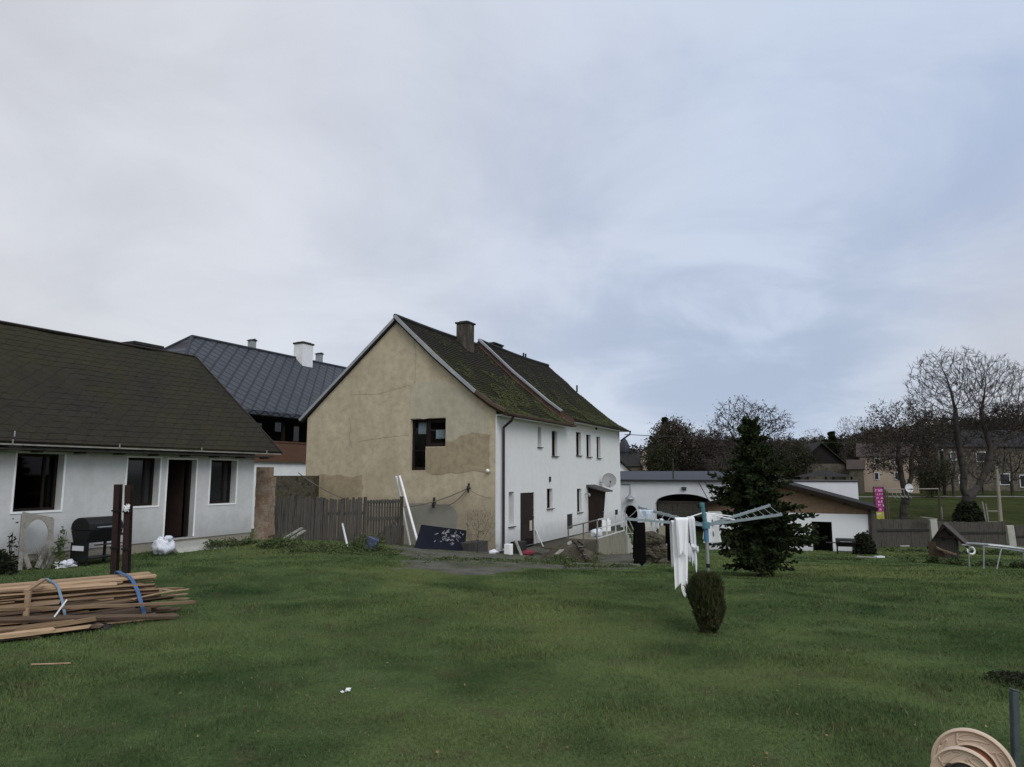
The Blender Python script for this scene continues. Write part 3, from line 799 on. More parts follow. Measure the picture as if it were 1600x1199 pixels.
# roofs: bell-cast eaves, a step up at T1
def prof(off, e=0.0): return [(HW, RZ + off), (2.6, RZ - 1.72 + off), (.75, 5.02 + off), (.1, 4.55 + off), (-.48 - e, 4.24 + off)]
rf = MB(); roof_sheet(rf, prof(0), -.22, T1 + .02, .17, 60, .022, .02, .1, 1, .05)
r1 = rf.build('roof', MT['roof_main'], main, label='steep dark tiled roof thick with green moss near the ochre gable')
rf = MB(); roof_sheet(rf, prof(.27, .0), T1 + .04, LN + .28, .17, 80, .022, .02, .1, 2, .08)
r2 = rf.build('roof', MT['roof_main'], main, label='dark tiled roof section beyond the firebreak step')
rf = MB(); roof_sheet(rf, [(HW, RZ), (Wd + .3, EV - .1)], -.12, T1, .3, 4, .0, .0, .1); roof_sheet(rf, [(HW, RZ + .27), (Wd + .3, EV + .2)], T1, LN + .28, .3, 4, .0, .0, .1)
rf.build('rear_roof_slope', MT['roof_far'], main)
# moss cushions
ms = MB(); rr = random.Random(3)
def slope_pt(t, k, off):
    pf = prof(off); L = [(V(a), V(b)) for a, b in zip(pf, pf[1:])]; tot = sum((b - a).length for a, b in L); s = k * tot
    for a, b in L:
        l = (b - a).length
        if s <= l: p = a.lerp(b, s / l); return V((t, p.x, p.y))
        s -= l
    return V((t, pf[-1][0], pf[-1][1]))
def cushions(x0, x1, off, n, bias):
    for _ in range(n):
        t = rr.uniform(x0, x1); k = rr.random() ** bias
        if noise.noise(V((t * .7, k * 5, 2))) + .55 * (k - .45) < .03: continue
        p = slope_pt(t, k, off); s = rr.uniform(.018, .045)
        nn = V((0, -.68, .73)); a = V((1, 0, 0)); b = nn.cross(a)
        vs = [p + nn * s * .55] + [p + (a * math.cos(q) * s * rr.uniform(.8, 1.5) + b * math.sin(q) * s * rr.uniform(.7, 1.2)) + nn * .005 for q in [i * math.pi / 3 for i in range(6)]]
        ms.add(vs, [(0, 1 + i, 1 + (i + 1) % 6) for i in range(6)])
cushions(-.1, T1, 0.02, 4500, .6)
ms.build('moss', MT['moss'], r1, smooth=True, kind='stuff')
ms = MB(); cushions(T1 + .3, LN, .29, 2500, .45); ms.build('moss', MT['moss'], r2, smooth=True, kind='stuff')
# verge trims
vg = MB(); pf = [(p[0], p[1] + .07) for p in prof(0)]
for (a, b) in zip(pf[:3], pf[1:3]): vg.bar((-.235, a[0], a[1] - .03), (-.235, b[0], b[1] - .03), .05, .13)
vg.bar((-.13, HW, RZ + .0), (-.13, Wd + .32, EV - .08), .05, .11)
vg.build('verge_trim', MT['zinc'], main)
vg = MB()
for (a, b) in zip(pf[2:], pf[3:]): vg.bar((-.23, a[0], a[1] - .01), (-.23, b[0], b[1] - .01), .07, .13)
vg.build('verge_trim', MT['copper'], main, label='brown lower verge board at the eave corner')
st = MB(); pa = prof(0); pb_ = prof(.30)
for i in range(len(pa) - 1):
    st.add([(T1 + .03, pa[i][0], pa[i][1] - .05), (T1 + .03, pa[i + 1][0], pa[i + 1][1] - .05), (T1 + .03, pb_[i + 1][0], pb_[i + 1][1]), (T1 + .03, pb_[i][0], pb_[i][1])], [(0, 1, 2, 3)])
    st.bar((T1 - .02, pa[i][0], pa[i][1] + .05), (T1 - .02, pa[i + 1][0], pa[i + 1][1] + .05), .26, .02)
st.build('step_flashing', MT['copper'], main)
cp = MB()
for i in range(3): cp.bar((T1 + .05, pb_[i][0], pb_[i][1] + .05), (T1 + .05, pb_[i + 1][0], pb_[i + 1][1] + .05), .2, .09)
cp.build('parapet_coping', MT['zinc'], main)
rd_ = MB(); rd_.tube([(-.2 + (T1 + .2) * k / 8, HW, RZ + .05 - .05 * math.sin(math.pi * k / 8)) for k in range(9)], .09, 6); rd_.tube([(T1 + .1 + (LN - T1 + .1) * k / 8, HW, RZ + .31 - .08 * math.sin(math.pi * k / 8)) for k in range(9)], .09, 6)
rd_.build('ridge_tiles', MT['soot'], main)
gt = MB(); gutter_tube(gt, (-.2, -.52, 4.24), (T1 + .1, -.52, 4.22), .075); gt.b2((-.2, -.46, 4.14), (T1, -.43, 4.28)); gt.build('gutter', MT['copper'], main)
gt = MB(); gutter_tube(gt, (T1 + .1, -.52, 4.5), (LN + .4, -.52, 4.48), .07); gt.build('gutter', MT['brown_metal'], main, label='dark gutter under the farther roof section')
sf = MB(); sf.b2((0, -.42, 4.16), (T1, .02, 4.2)); sf.b2((T1 + .12, -.40, 4.42), (LN + .2, .02, 4.46)); sf.build('soffit', MT['white_trim'], main)
bb = MB(); bb.tube([(LN + .4, -.52, 4.46), (LN + .42, -.5, 4.3), (LN + .2, -.2, 4.05), (LN + .03, -.06, 3.9)], .05, 7); bb.build('gutter_elbow', MT['brown_metal'], main)
t_dp = Ms(783.5, 760)[0]
dpp = MB(); dpp.tube([(t_dp, -.5, 4.2), (t_dp, -.42, 4.0), (t_dp, -.09, 3.75), (t_dp, -.09, 3.4), (t_dp, -.09, -.7)], .052, 8); dpp.build('downpipe', MT['brown_metal'], main)
cw = MB(); cw.b2((-.012, -.03, -.55), (.16, .02, 4.15)); cw.build('corner_strip', MT['white_main'], main)
# chimneys
def chimney(parent, c, w, d, z0, z1, mat, cap, capm, lean=0):
    m = MB(); m.b2((c[0] - w / 2, c[1] - d / 2, z0), (c[0] + w / 2, c[1] + d / 2, z1)); o = m.build('chimney', mat, parent, bevel=.02)
    k = MB(); k.b2((c[0] - w / 2 - .05, c[1] - d / 2 - .05, z1 - .002), (c[0] + w / 2 + .05, c[1] + d / 2 + .05, z1 + cap)); k.b2((c[0] - w / 2 + .1, c[1] - d / 2 + .1, z1 + cap), (c[0] + w / 2 - .1, c[1] + d / 2 - .1, z1 + cap + .06))
    k.build('cap', capm, o); return o
chimney(main, (5.0, 4.1), .62, .62, 7.3, 8.95, MT['chimney_old'], .07, MT['soot'])
chimney(main, (9.3, 4.75), .9, .6, 7.8, 8.72, MT['soot'], .06, MT['soot'])
for t, y, z in ((12.2, HW - .1, 8.75), (12.5, HW - .1, 8.75), (15.5, 2.4, 7.2)):
    vt = MB(); vt.tube([(t, y, z - .4), (t, y, z)], .05, 7); vt.build('vent_pipe', MT['soot'], main)
# porch: slanted brown side panel, dark door beside it, tilted canopy slab
tp0 = Ms(919, 800)[0]; tp1 = tp0 + 1.0
zt = 1.2; zb = -.86
pp = MB(); pp.prism([(tp0, -.02, zb), (tp0, -.45, zb), (tp0, -.74, zt), (tp0, -.02, zt + .28)], (.08, 0, 0)); porch = pp.build('porch', MT['choc'], main)
pd = MB(); pd.prism([(tp0 + .1, -.45, zb), (tp1, -.40, zb), (tp1, -.60, zt - .02), (tp0 + .1, -.70, zt - .02)], (0, .06, 0)); pd.build('door', MT['dark_wood'], porch)
kn = MB(); kn.tube([(tp1 - .3, -.46, .15), (tp1 - .3, -.62, .15), (tp1 - .42, -.62, .15)], .02, 6); kn.build('handle', MT['zinc'], porch)
cn = MB(); cn.prism([(tp0 - .25, .0, zt + .30), (tp0 - .25, -.95, zt + .0), (tp0 - .25, -.95, zt - .06), (tp0 - .25, .0, zt + .2)], (1.35, 0, 0)); cn.build('canopy', MT['plinth_dark'], porch, bevel=.01)
# small fittings on the side wall
for (u, v, w, h) in ((858.5, 749, .1, .22), (931, 670, .16, .12)):
    ft = MB(); t, z = Ms(u, v); ft.b2((t - w / 2, -.06, z - h / 2), (t + w / 2, 0, z + h / 2)); ft.build('wall_vent', MT['soot'], main)
lm = MB(); t, z = Ms(914, 772); lm.tube([(t, 0, z), (t, -.15, z + .02), (t + .02, -.2, z)], .025, 6); lm.blob((t + .02, -.22, z - .05), (.06, .06, .08), 8, 6, 0); lm.build('wall_lamp', MT['zinc'], main)
y, z = Mg(765, 735)
lm = MB(); lm.tube([(0, y, z), (-.12, y, z)], .02, 6); lm.blob((-.16, y, z - .02), (.07, .07, .07), 8, 6, 0); lm.build('wall_lamp', MT['white_trim'], main)
# satellite dish on the wall
def dish(name, label, c, aim, r, arm_to, mat, group=None):
    o = thing(name, label, 'satellite dish', c)
    M = V(aim).to_track_quat('Z', 'Y').to_matrix()
    m = MB(); m.lathe([(r * k / 8, .18 * r * (k / 8) ** 2) for k in range(9)] + [(r * 1.02, .19 * r), (r * 1.0, .16 * r)] + [(r * k / 8, .18 * r * (k / 8) ** 2 - .02) for k in range(8, -1, -1)], 28, (0, 0, 0), M)
    m.build('reflector', mat, o, smooth=True)
    f = M @ V((0, -r * .35, r * .95)); e = M @ V((0, -r, .15 * r))
    m = MB(); m.bar(e, f, .03, .03); m.build('feed_arm', MT['zinc'], o)
    m = MB(); m.blob(f, (.045, .045, .06), 8, 6, 0); m.build('receiver', MT['plinth_dark'], o)
    m = MB(); m.tube([M @ V((0, 0, -.02)), M @ V((0, 0, -.1)), V(arm_to) - V(c)], .022, 7); m.build('bracket', MT['zinc'], o)
    return o
td, zd = Ms(951, 751); bw = MO + E1 * td
o_ = MO - E2 * .5; td2, zd2 = onplane(o_, E1, 951.5, 751); dc = o_ + E1 * td2; dc = V((dc.x, dc.y, zd2)); bw = MO + E1 * td2
dish('satellite_dish', 'round grey satellite dish on the white wall above the porch canopy', dc, (.05, -1, .2), .37, bw + V((0, 0, zd - .1)), MT['dish'])
# ================================================================ cottage on the left
AZC = R(24.0); C1 = V((math.sin(AZC), math.cos(AZC), 0)); C2 = V((-math.cos(AZC), math.sin(AZC), 0)); ROTC = R(90) - AZC
CO = V((-7.6, 20.9, 0))
def Cs(u, v): return onplane(CO, C1, u, v)
cot = thing('cottage', 'low white cottage with mossy diamond-tiled roof, dark windows and open door', 'house', CO, ROTC)
cwins = [rs(27, 708, 94, 797, Cs), rs(200, 715, 246, 790, Cs), rs(330, 719, 367, 786, Cs)]
cdoor = rs(263, 718, 300.5, 838, Cs)
CL = -13.0; CEV = 2.62
cdoor[2] = .36
wl = MB(); wall_grid(wl, (0, 0, 0), X, -Yx, CL, 0, .33, CEV + .3, [tuple(r) for r in cwins] + [tuple(cdoor)], .22)
wl.build('front_wall', MT['white_cottage'], cot)
wl = MB(); wl.add([(0, .001, -.3), (0, 6.4, -.3), (0, 6.4, CEV), (0, 3.2, 5.6), (0, .001, CEV)], [(0, 1, 2, 3, 4)]); wl.b2((CL, 6.1, -.3), (-.02, 6.38, CEV)); wl.add([(CL, 0, -.3), (CL, 6.4, -.3), (CL, 6.4, CEV), (CL, 3.2, 5.6), (CL, 0, CEV)], [(0, 1, 2, 3, 4)])
wl.build('end_wall', MT['brick'], cot)
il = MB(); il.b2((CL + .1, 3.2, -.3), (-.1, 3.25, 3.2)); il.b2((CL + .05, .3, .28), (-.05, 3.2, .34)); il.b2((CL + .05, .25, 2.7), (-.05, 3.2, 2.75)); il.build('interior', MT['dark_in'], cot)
pl = MB(); pl.b2((CL, .025, -.4), (-.03, .3, .325)); pl.build('plinth', MT['plinth'], cot)
for i, r in enumerate(cwins):
    window(cot, (0, 0, 0), X, -Yx, r, .2, MT['dark_wood'], MT['glass_dark'] if i else MT['glass'], .06, mull=(.72,), surround=MT['white_trim'])
x0, x1, z0, z1 = cdoor
sr = MB()
sr.bar((x0 - .02, -.008, z0 + .02), (x0 - .02, -.008, z1 + .04), .04, .02, -Yx); sr.bar((x1 + .02, -.008, z0 + .02), (x1 + .02, -.008, z1 + .04), .04, .02, -Yx); sr.bar((x0, -.008, z1 + .02), (x1, -.008, z1 + .02), .04, .018, -Yx)
sr.build('door_surround', MT['white_trim'], cot)
dl = MB(); dl.bar((x1 - .05, .2, z0 + .02), (x1 - .05, .2, z1 - .02), .07, .1, Yx); dl.bar((x0 + .05, .2, z0 + .02), (x0 + .05, .2, z1 - .02), .07, .1, Yx)
dl.build('door_frame', MT['dark_wood'], cot)
dl = MB(); dl.prism([(x1 - .12, .28, z0 + .02), (x1 - .12, .28, z1 - .05), (x1 - .32, 1.0, z1 - .05), (x1 - .32, 1.0, z0 + .02)], (-.045, -.012, 0)); dlo = dl.build('door', MT['choc'], cot, label='brown door leaf swung open into the dark room')
dl = MB(); dl.tube([(x1 - .36, .9, 1.35), (x1 - .43, .88, 1.35), (x1 - .43, .78, 1.35)], .012, 6); dl.build('handle', MT['zinc'], dlo)
ds = MB(); ds.prism([(x0 - .25, -.005, .28), (x0 - .25, -.75, .2), (x0 - .25, -1.1, -.1), (x0 - .25, -.005, -.1)], (1.6, 0, 0)); ds.build('doorstep', MT['concrete'], cot, bevel=.03)
rf = MB(); roof_sheet(rf, [(3.22, 5.80), (-.52, 2.66)], CL - .5, .52, .23, 60, .007, .014, .07, 8, .1); rf.build('roof', MT['roof_cottage'], cot)
rf = MB(); roof_sheet(rf, [(3.22, 5.80), (6.9, 2.72)], CL - .5, .52, .5, 4, 0, 0, .07); rf.build('rear_roof_slope', MT['roof_cottage'], cot)
vg = MB(); vg.bar((.53, 3.22, 5.78), (.53, -.55, 2.62), .03, .10); vg.build('verge_trim', MT['brown_metal'], cot)
vg = MB(); vg.bar((.545, .75, 3.72), (.545, -.56, 2.635), .02, .05); vg.build('verge_strip', MT['zinc'], cot)
vg = MB(); vg.tube([(CL + (.5 - CL) * k / 10, 3.22, 5.82 - .04 * math.sin(math.pi * k / 10)) for k in range(11)], .035, 6); vg.build('ridge_strip', MT['brown_metal'], cot)
gt = MB(); gt.bar((CL, -.535, 2.6), (.5, -.535, 2.6), .02, .032); 
for k in range(5): gt.bar((-.1 - k * 2.35, -.55, 2.6), (-.1 - k * 2.35, -.55, 2.70), .02, .02)
gt.build('drip_edge', MT['grey_wood'], cot)
sf = MB(); sf.b2((CL, -.46, 2.50), (.3, .0, 2.535))
for k in range(14): sf.b2((.2 - k * .95, -.30, 2.46), (.28 - k * .95, .0, 2.5))
sf.build('soffit', MT['fence_dark'], cot)
t, z = Cs(7, 697)
fl = MB(); fl.box((t, -.3, z), (.26, .16, .2), Matrix.Rotation(R(25), 3, 'X')); fl.bar((t, -.3, z + .1), (t, -.3, z + .3), .03, .03); fl.build('floodlight', MT['zinc'], cot, bevel=.015)

# chimney slab seen over the ridge, on a house of which nothing else shows
p = at(221, 543, 33)
sl_ = thing('chimney_stack', 'dark chimney with flat slab cap showing just above the left cottage ridge', 'chimney', (p.x, p.y, 0), ROTC)
m = MB(); m.b2((-.55, -.4, 0), (.55, .4, p.z + .0)); m.build('shaft', MT['plinth_dark'], sl_)
m = MB(); m.b2((-.8, -.55, p.z + .002), (.8, .55, p.z + .14)); m.build('cap', MT['soot'], sl_)

# ================================================================ slate-roofed house behind
SO = V((-13.0, 36, 0))
AZS = R(26); S1 = V((math.sin(AZS), math.cos(AZS), 0)); S2 = V((-math.cos(AZS), math.sin(AZS), 0)); ROTS = R(90) - AZS
sh = thing('slate_house', 'large house with blue-grey slate hipped roof and dark brown timber veranda', 'house', SO, ROTS)
HWs = 5.0; SE = 5.18; SR = 9.52; SL = 20
m = MB()
a, b = (-.2, HWs, SR), (SL, HWs, SR); c, d = (SL, 0, SE), (-5.2, 0, SE); e, f = (-5.2, 2 * HWs, SE), (SL, 2 * HWs, SE)
n = 24
for k in range(n):   # small sag keeps the slope from being dead flat
    q0, q1 = k / n, (k + 1) / n
    A0, A1 = V(a).lerp(V(b), q0), V(a).lerp(V(b), q1); D0, D1 = V(d).lerp(V(c), q0), V(d).lerp(V(c), q1)
    m.quad(D0, D1, A1, A0)
m.add([a, d, e], [(0, 1, 2)]); m.add([a, b, f, e], [(0, 1, 2, 3)])
m.add([V(p) - V((0, 0, .14)) for p in (d, c, f, e)], [(0, 1, 2, 3)])
m.build('roof', MT['slate'], sh)
m = MB(); m.tube([a, b], .1, 6); m.tube([a, d], .09, 6); m.tube([a, e], .09, 6); m.build('ridge_capping', MT['metal_sheet'], sh, label='slate grey metal capping on ridge and hips')
m = MB(); m.bar((-5.2, -.03, SE - .03), (SL, -.03, SE - .03), .1, .22); m.build('fascia', MT['slate'], sh)
def Ss(u, v, off=0.0):
    t, z = onplane(SO + S2 * off, S1, u, v); return t, z
zt_, zb_ = Ss(450, 691, .5)[1], Ss(450, 722, .5)[1]
m = MB(); m.b2((-4.6, .5, zb_), (SL, .62, zt_)); m.b2((-4.6, .46, zt_ - .06), (SL, .66, zt_ + .02)); m.build('veranda_parapet', MT['brown_panel'], sh)
m = MB(); m.b2((-4.6, .7, -.8), (SL - .2, 9.4, zb_ - .004)); m.build('wall', MT['white_trim'], sh, label='white base wall under the timber veranda')
m = MB(); m.b2((-4.4, 2.4, zb_), (SL - .2, 2.5, SE - .2)); m.b2((-4.5, .7, SE - .22), (SL, 2.4, SE - .16)); m.build('veranda_back_wall', MT['dark_wood'], sh)
for t in [Ss(u, 670, .56)[0] for u in (388, 443)] + [8.5, 11.5, 14.5]:
    m = MB(); m.b2((t - .07, .52, zt_), (t + .07, .64, SE - .15)); m.build('veranda_post', MT['dark_wood'], sh)
for (u0, u1, v0, v1) in ((401, 408, 661, 676), (430, 438.5, 658, 675), (459, 466, 664, 690)):
    r = rs(u0, v0, u1, v1, lambda u, v: Ss(u, v, 2.3)); m = MB(); m.b2((r[0] - .1, 2.3, r[2] - .1), (r[1] + .1, 2.38, r[3] + .1)); w_ = m.build('window', MT['dark_wood'], sh)
    m = MB(); m.b2((r[0], 2.28, r[2]), (r[1], 2.299, r[3])); m.build('pane', MT['lace'] if u0 != 459 else MT['glass_dark'], w_)
def Sridge(u, v, off): return onplane(SO + S2 * off, S1, u, v)
t, z = Sridge(474, 560, 4.2); t, z = Sridge(474, 555, 4.75); chimney(sh, (t, 4.75), .95, .8, 8.2, Sridge(474, 539, 4.75)[1], MT['chimney_white'], .1, MT['soot'])
for u, v in ((393.5, 533), (498.5, 554)):
    t, z = Sridge(u, v, 5.2); m = MB(); m.b2((t - .17, 5.0, SR - .4), (t + .17, 5.35, z)); o = m.build('vent_stack', MT['zinc'], sh)
    k = MB(); k.prism([(t - .25, 4.93, z + .002), (t + .25, 4.93, z + .002), (t, 4.93, z + .12)], (0, .5, 0)); k.build('cap', MT['soot'], o)

# ================================================================ white passage building with arches
PO = V((7.67, 50, 0)); PX = -E2; PN = -E1
def Ps(u, v): return onplane(PO, PX, u, v)
ps = thing('passage_building', 'long low white outbuilding with wide dark arch and slate grey flat roof edge', 'outbuilding', PO, math.atan2(PX.y, PX.x))
zw = Ps(1050, 752)[1]; PE = Ps(1340, 754)[0]
ga = [Ps(1023, 785)[0], Ps(1113, 785)[0], Ps(1023, 787)[1], Ps(1064, 772)[1]]
da = [Ps(974.5, 800)[0], Ps(996, 800)[0], Ps(985, 801)[1], Ps(985, 789.5)[1]]
PB = -3.0
m = MB(); xs = [-3.0]
def arch_cols(a, n=16): return [a[0] + (a[1] - a[0]) * k / n for k in range(n + 1)]
xs += arch_cols(da, 12) + arch_cols(ga, 20) + [PE]
def arch_h(a, x):
    q = (x - (a[0] + a[1]) / 2) / ((a[1] - a[0]) / 2); return a[2] + (a[3] - a[2]) * math.sqrt(max(0, 1 - q * q))
for xa, xb in zip(xs, xs[1:]):
    mid = (xa + xb) / 2; hit_ = next((A for A in (da, ga) if A[0] < mid < A[1]), None)
    za, zb2 = (arch_h(hit_, xa), arch_h(hit_, xb)) if hit_ else (PB, PB)
    m.quad((xa, 0, za), (xb, 0, zb2), (xb, 0, zw), (xa, 0, zw))
    if hit_: m.quad((xa, 0, za), (xa, .5, za), (xb, .5, zb2), (xb, 0, zb2))
for A in (da, ga):
    for x in A[:2]: m.quad((x, 0, PB), (x, .5, PB), (x, .5, A[2]), (x, 0, A[2]))
m.quad((PE, 0, PB), (PE, 6, PB), (PE, 6, zw), (PE, 0, zw)); m.quad((-3, 6, PB), (PE, 6, PB), (PE, 6, zw), (-3, 6, zw))
m.build('wall', MT['white_passage'], ps)
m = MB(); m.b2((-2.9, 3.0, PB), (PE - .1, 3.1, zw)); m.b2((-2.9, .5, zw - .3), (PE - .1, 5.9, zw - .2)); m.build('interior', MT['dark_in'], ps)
zg = Ps(1060, 786)[1]
m = MB(); m.b2((ga[0] + .1, .42, Ps(1060, 808)[1]), (ga[1] - .1, .48, zg)); m.b2((ga[0], .36, zg), (ga[1], .5, zg + .1))
for k in range(1, 4): m.b2((ga[0] + .1, .40, zg - k * .24), (ga[1] - .1, .425, zg - k * .24 + .03))
m.build('plank_door', MT['fence_dark'], ps)
t1_ = Ps(1215, 745)[0]
m = MB(); zt2 = 2.24
m.prism([(-3, -.25, zw + .02), (-3, -.25, zw + .1), (-3, 3.0, zt2), (-3, 6.2, zw + .02)], (t1_ + 3, 0, 0))
m.build('roof', MT['metal_sheet'], ps, label='low slate grey metal roof over the arch')
m = MB(); m.b2((t1_, -.06, zw), (PE + .08, 6.1, zw + .07)); m.b2((-3, -.27, zw - .02), (t1_, -.2, zw + .03)); m.build('roof_edge', MT['brown_metal'], ps)
m = MB(); t, z = Ps(1069, 763.5); m.box((t, -.08, z), (.3, .14, .2)); m.box((t, -.16, z - .02), (.2, .03, .1)); m.build('floodlight', MT['plinth_dark'], ps)
m = MB(); ta, za = Ps(972, 757); tb, zb3 = Ps(985, 757); tc, zc = Ps(985, 776); m.tube([(ta, -.05, za), (tb, -.05, za), (tb, -.05, zc)], .03, 6); o = m.build('pipe', MT['zinc'], ps)
m = MB(); m.lathe([(.02, .22), (.14, .1), (.30, -.05), (.33, -.12), (.30, -.12)], 14, (tb, -.25, zc - .05)); m.build('wall_lamp', MT['zinc'], ps)
m = MB(); t, z = Ps(1033, 770); 
for u0, v0, u1, v1 in ((1092, 752, 1112, 786), (1102, 752, 1120, 782)):
    (ta, za), (tb, zb3) = Ps(u0, v0), Ps(u1, v1); m.tube([(ta, -.3, za), (tb, -.6, zb3)], .025, 5)
m.build('cable', MT['soot'], ps)
m = MB(); t, z = Ps(1051, 745); m.tube([(t, .2, 1.4), (t, .2, Ps(1051, 720)[1])], .05, 6); m.blob((t, .2, Ps(1051, 719)[1]), (.07, .07, .10), 8, 6, 0); m.build('vent_pipe', MT['brown_metal'], ps)

# ================================================================ annex with brick gable
AO = V((18.9, 38, 0))
def As(u, v): return onplane(AO, E2, u, v)
an = thing('annex', 'small white outbuilding with brick gable, low pitched roof and open dark doorway', 'outbuilding', AO, ROT)
AW = 8.3; AB = -2.6; zbr = As(1300, 803)[1]; adoor = rs(1268, 815, 1302, 862, As); adoor[2] = -2.25
apz = As(1207, 757)[1]; aez = As(1345, 792)[1]
AD = 5.6
m = MB(); wall_grid(m, (0, 0, 0), Yx, -X, 0, AW, AB, zbr, [tuple(adoor)], .25); m.quad((0, 0, AB), (AD, 0, AB), (AD, 0, aez), (0, 0, aez)); m.quad((0, AW, AB), (AD, AW, AB), (AD, AW, aez), (0, AW, aez))
m.build('wall', MT['white_annex'], an)
m = MB(); m.add([(.02, 0, zbr), (.02, AW, zbr), (.02, AW, aez), (.02, AW / 2, apz - .1), (.02, 0, aez)], [(0, 1, 2, 3, 4)]); m.build('brick_gable', MT['brick_annex'], an)
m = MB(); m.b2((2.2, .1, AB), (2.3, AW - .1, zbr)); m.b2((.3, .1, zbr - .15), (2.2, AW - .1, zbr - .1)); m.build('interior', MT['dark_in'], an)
m = MB()
for s, (ya, yb) in enumerate(((AW / 2, -.45), (AW / 2, AW + .45))):
    sl2 = (apz - aez) / (AW / 2); ze = apz - sl2 * abs(yb - ya)
    m.prism([(-.45, ya, apz), (-.45, yb, ze), (-.45, yb, ze + .12), (-.45, ya, apz + .12)], (AD + .4, 0, 0))
m.build('roof', MT['roof_far'], an)
m = MB()
for yb in (-.48, AW + .48):
    ze = apz - sl2 * (AW / 2 + .48); m.bar((-.48, AW / 2, apz), (-.48, yb, ze), .05, .2)
m.build('bargeboard', MT['dark_wood'], an)
m = MB()
for k in range(5): m.b2((-.3, 1.0 + k * 1.6, apz - sl2 * abs(AW / 2 - 1.0 - k * 1.6) - .16), (.02, 1.12 + k * 1.6, apz - sl2 * abs(AW / 2 - 1.0 - k * 1.6) - .02))
m.build('rafter_end', MT['dark_wood'], an)
m = MB(); m.prism([(-.0, adoor[0] - .5, AB), (-1.0, adoor[0] - .5, AB), (-1.0, adoor[0] - .5, -2.38), (0, adoor[0] - .5, -2.3)], (0, adoor[1] - adoor[0] + 1.0, 0)); m.build('doorstep', MT['concrete'], an, bevel=.03)
m = MB(); m.bar((.2, adoor[0] + .04, -2.25), (.2, adoor[0] + .04, adoor[3]), .07, .08); m.bar((.2, adoor[1] - .04, -2.25), (.2, adoor[1] - .04, adoor[3]), .07, .08); m.build('door_frame', MT['dark_wood'], an)
m = MB(); m.tube([(-.1, -.12, aez - .05), (-.1, -.12, AB)], .05, 7); m.build('downpipe', MT['brown_metal'], an)
# weathered posts at the annex's right corner
p = hit(1358, 862)
m = MB(); 
for k in range(4): m.b2((p.x + k * .17 - .05, p.y + .25 + .02 * k, p.z - .2), (p.x + k * .17 + .10, p.y + .29 + .02 * k, p.z + 2.35 - .14 * k))
o = solo(m, 'board_screen', MT['fence'], 'narrow screen of upright grey boards at the right corner of the brick-gabled annex', 'fence')

# ================================================================ terrace, ramp and railings beside the white wall
ta, tb = Ms(886, 850)[0], Ms(950, 850)[0]
OUT = 1.5
te = thing('terrace', 'raised stone and concrete terrace with ramp along the white side wall', 'terrace', MO, ROT)
zt0, zt1 = -1.12, -.92
tR = Ms(838, 850)[0]; tE = 11.4
tJ = 7.1
def top_z(t): return np.interp(t, [3.2, 5.0, tJ, tE], [-.92, -.88, -.86, -.80])
m = MB(); P = [(3.2, -2.4), (3.2, -1.0)]
for t in np.linspace(3.2, tJ, 8)[0:]: pass
def slab(t0, t1, y0, y1, mat, name, n=6, zb=-3.0, top=top_z):
    m = MB()
    for k in range(n):
        a, b = t0 + (t1 - t0) * k / n, t0 + (t1 - t0) * (k + 1) / n
        m.add([(a, y0, zb), (b, y0, zb), (b, y0, top(b)), (a, y0, top(a)), (a, y1, zb), (b, y1, zb), (b, y1, top(b)), (a, y1, top(a))], [(0, 1, 2, 3), (3, 2, 6, 7), (4, 7, 6, 5)] + ([(0, 3, 7, 4)] if k == 0 else []) + ([(1, 5, 6, 2)] if k == n - 1 else []))
    return m.build(name, mat, te)
slab(3.4, tJ, -OUT, .02, MT['rubble'], 'stone_retaining_wall')
slab(tJ + .005, tE, -OUT - .06, .02, MT['concrete_dark'], 'concrete_retaining_wall')
m = MB(); m.prism([(2.2, -.9, -1.6), (2.2, -.02, -1.6), (2.2, -.02, -.88), (2.2, -.9, -1.0)], (1.2, 0, 0)); m.build('ramp', MT['gravel'], te)
def railing(t0, t1, n, mat, rails, h0, h1, label):
    m = MB()
    y = -OUT + .02
    for k in range(n):
        t = t0 + (t1 - t0) * k / (n - 1); h = h0 + (h1 - h0) * k / (n - 1); m.bar((t, y, top_z(t) - .1), (t, y, top_z(t) + h), .045, .045)
    for q in rails:
        m.bar((t0 - .02, y - .03, top_z(t0) + h0 * q), (t1 + .02, y - .03, top_z(t1) + h1 * q), .045, .045)
    return m.build('railing', mat, te, label=label)
railing(3.5, tJ, 3, MT['rail_old'], (1.0,), .84, .86, 'old rusty handrail on the stone part of the terrace')
railing(tJ + .05, tE - .05, 4, MT['rail_white'], (1.0, .55, .06), .86, .86, 'white painted railing on the concrete part of the terrace')
# things lying on the terrace
m = MB(); m.blob((0, 0, .16), (.32, .22, .17), 12, 8, .35, 3); b_ = MO + E1 * 8.4 - E2 * 1.0
m.v = [(p[0] + b_.x, p[1] + b_.y, p[2] + top_z(8.5)) for p in m.v]; solo(m, 'sack', MT['white_bag'], 'small white sack on the terrace beside the dark porch', 'sack', smooth=True)
m = MB(); b_ = MO + E1 * 11.0 - E2 * .6
m.box(b_ + V((0, 0, top_z(11.0) + .28)), (.5, .35, .56), Matrix.Rotation(.4, 3, 'Z')); m.box(b_ + V((0, 0, top_z(11.0) + .6)), (.34, .3, .08), Matrix.Rotation(.9, 3, 'Z'))
solo(m, 'box', MT['white_trim'], 'white box at the far end of the railed terrace', 'box', bevel=.02)
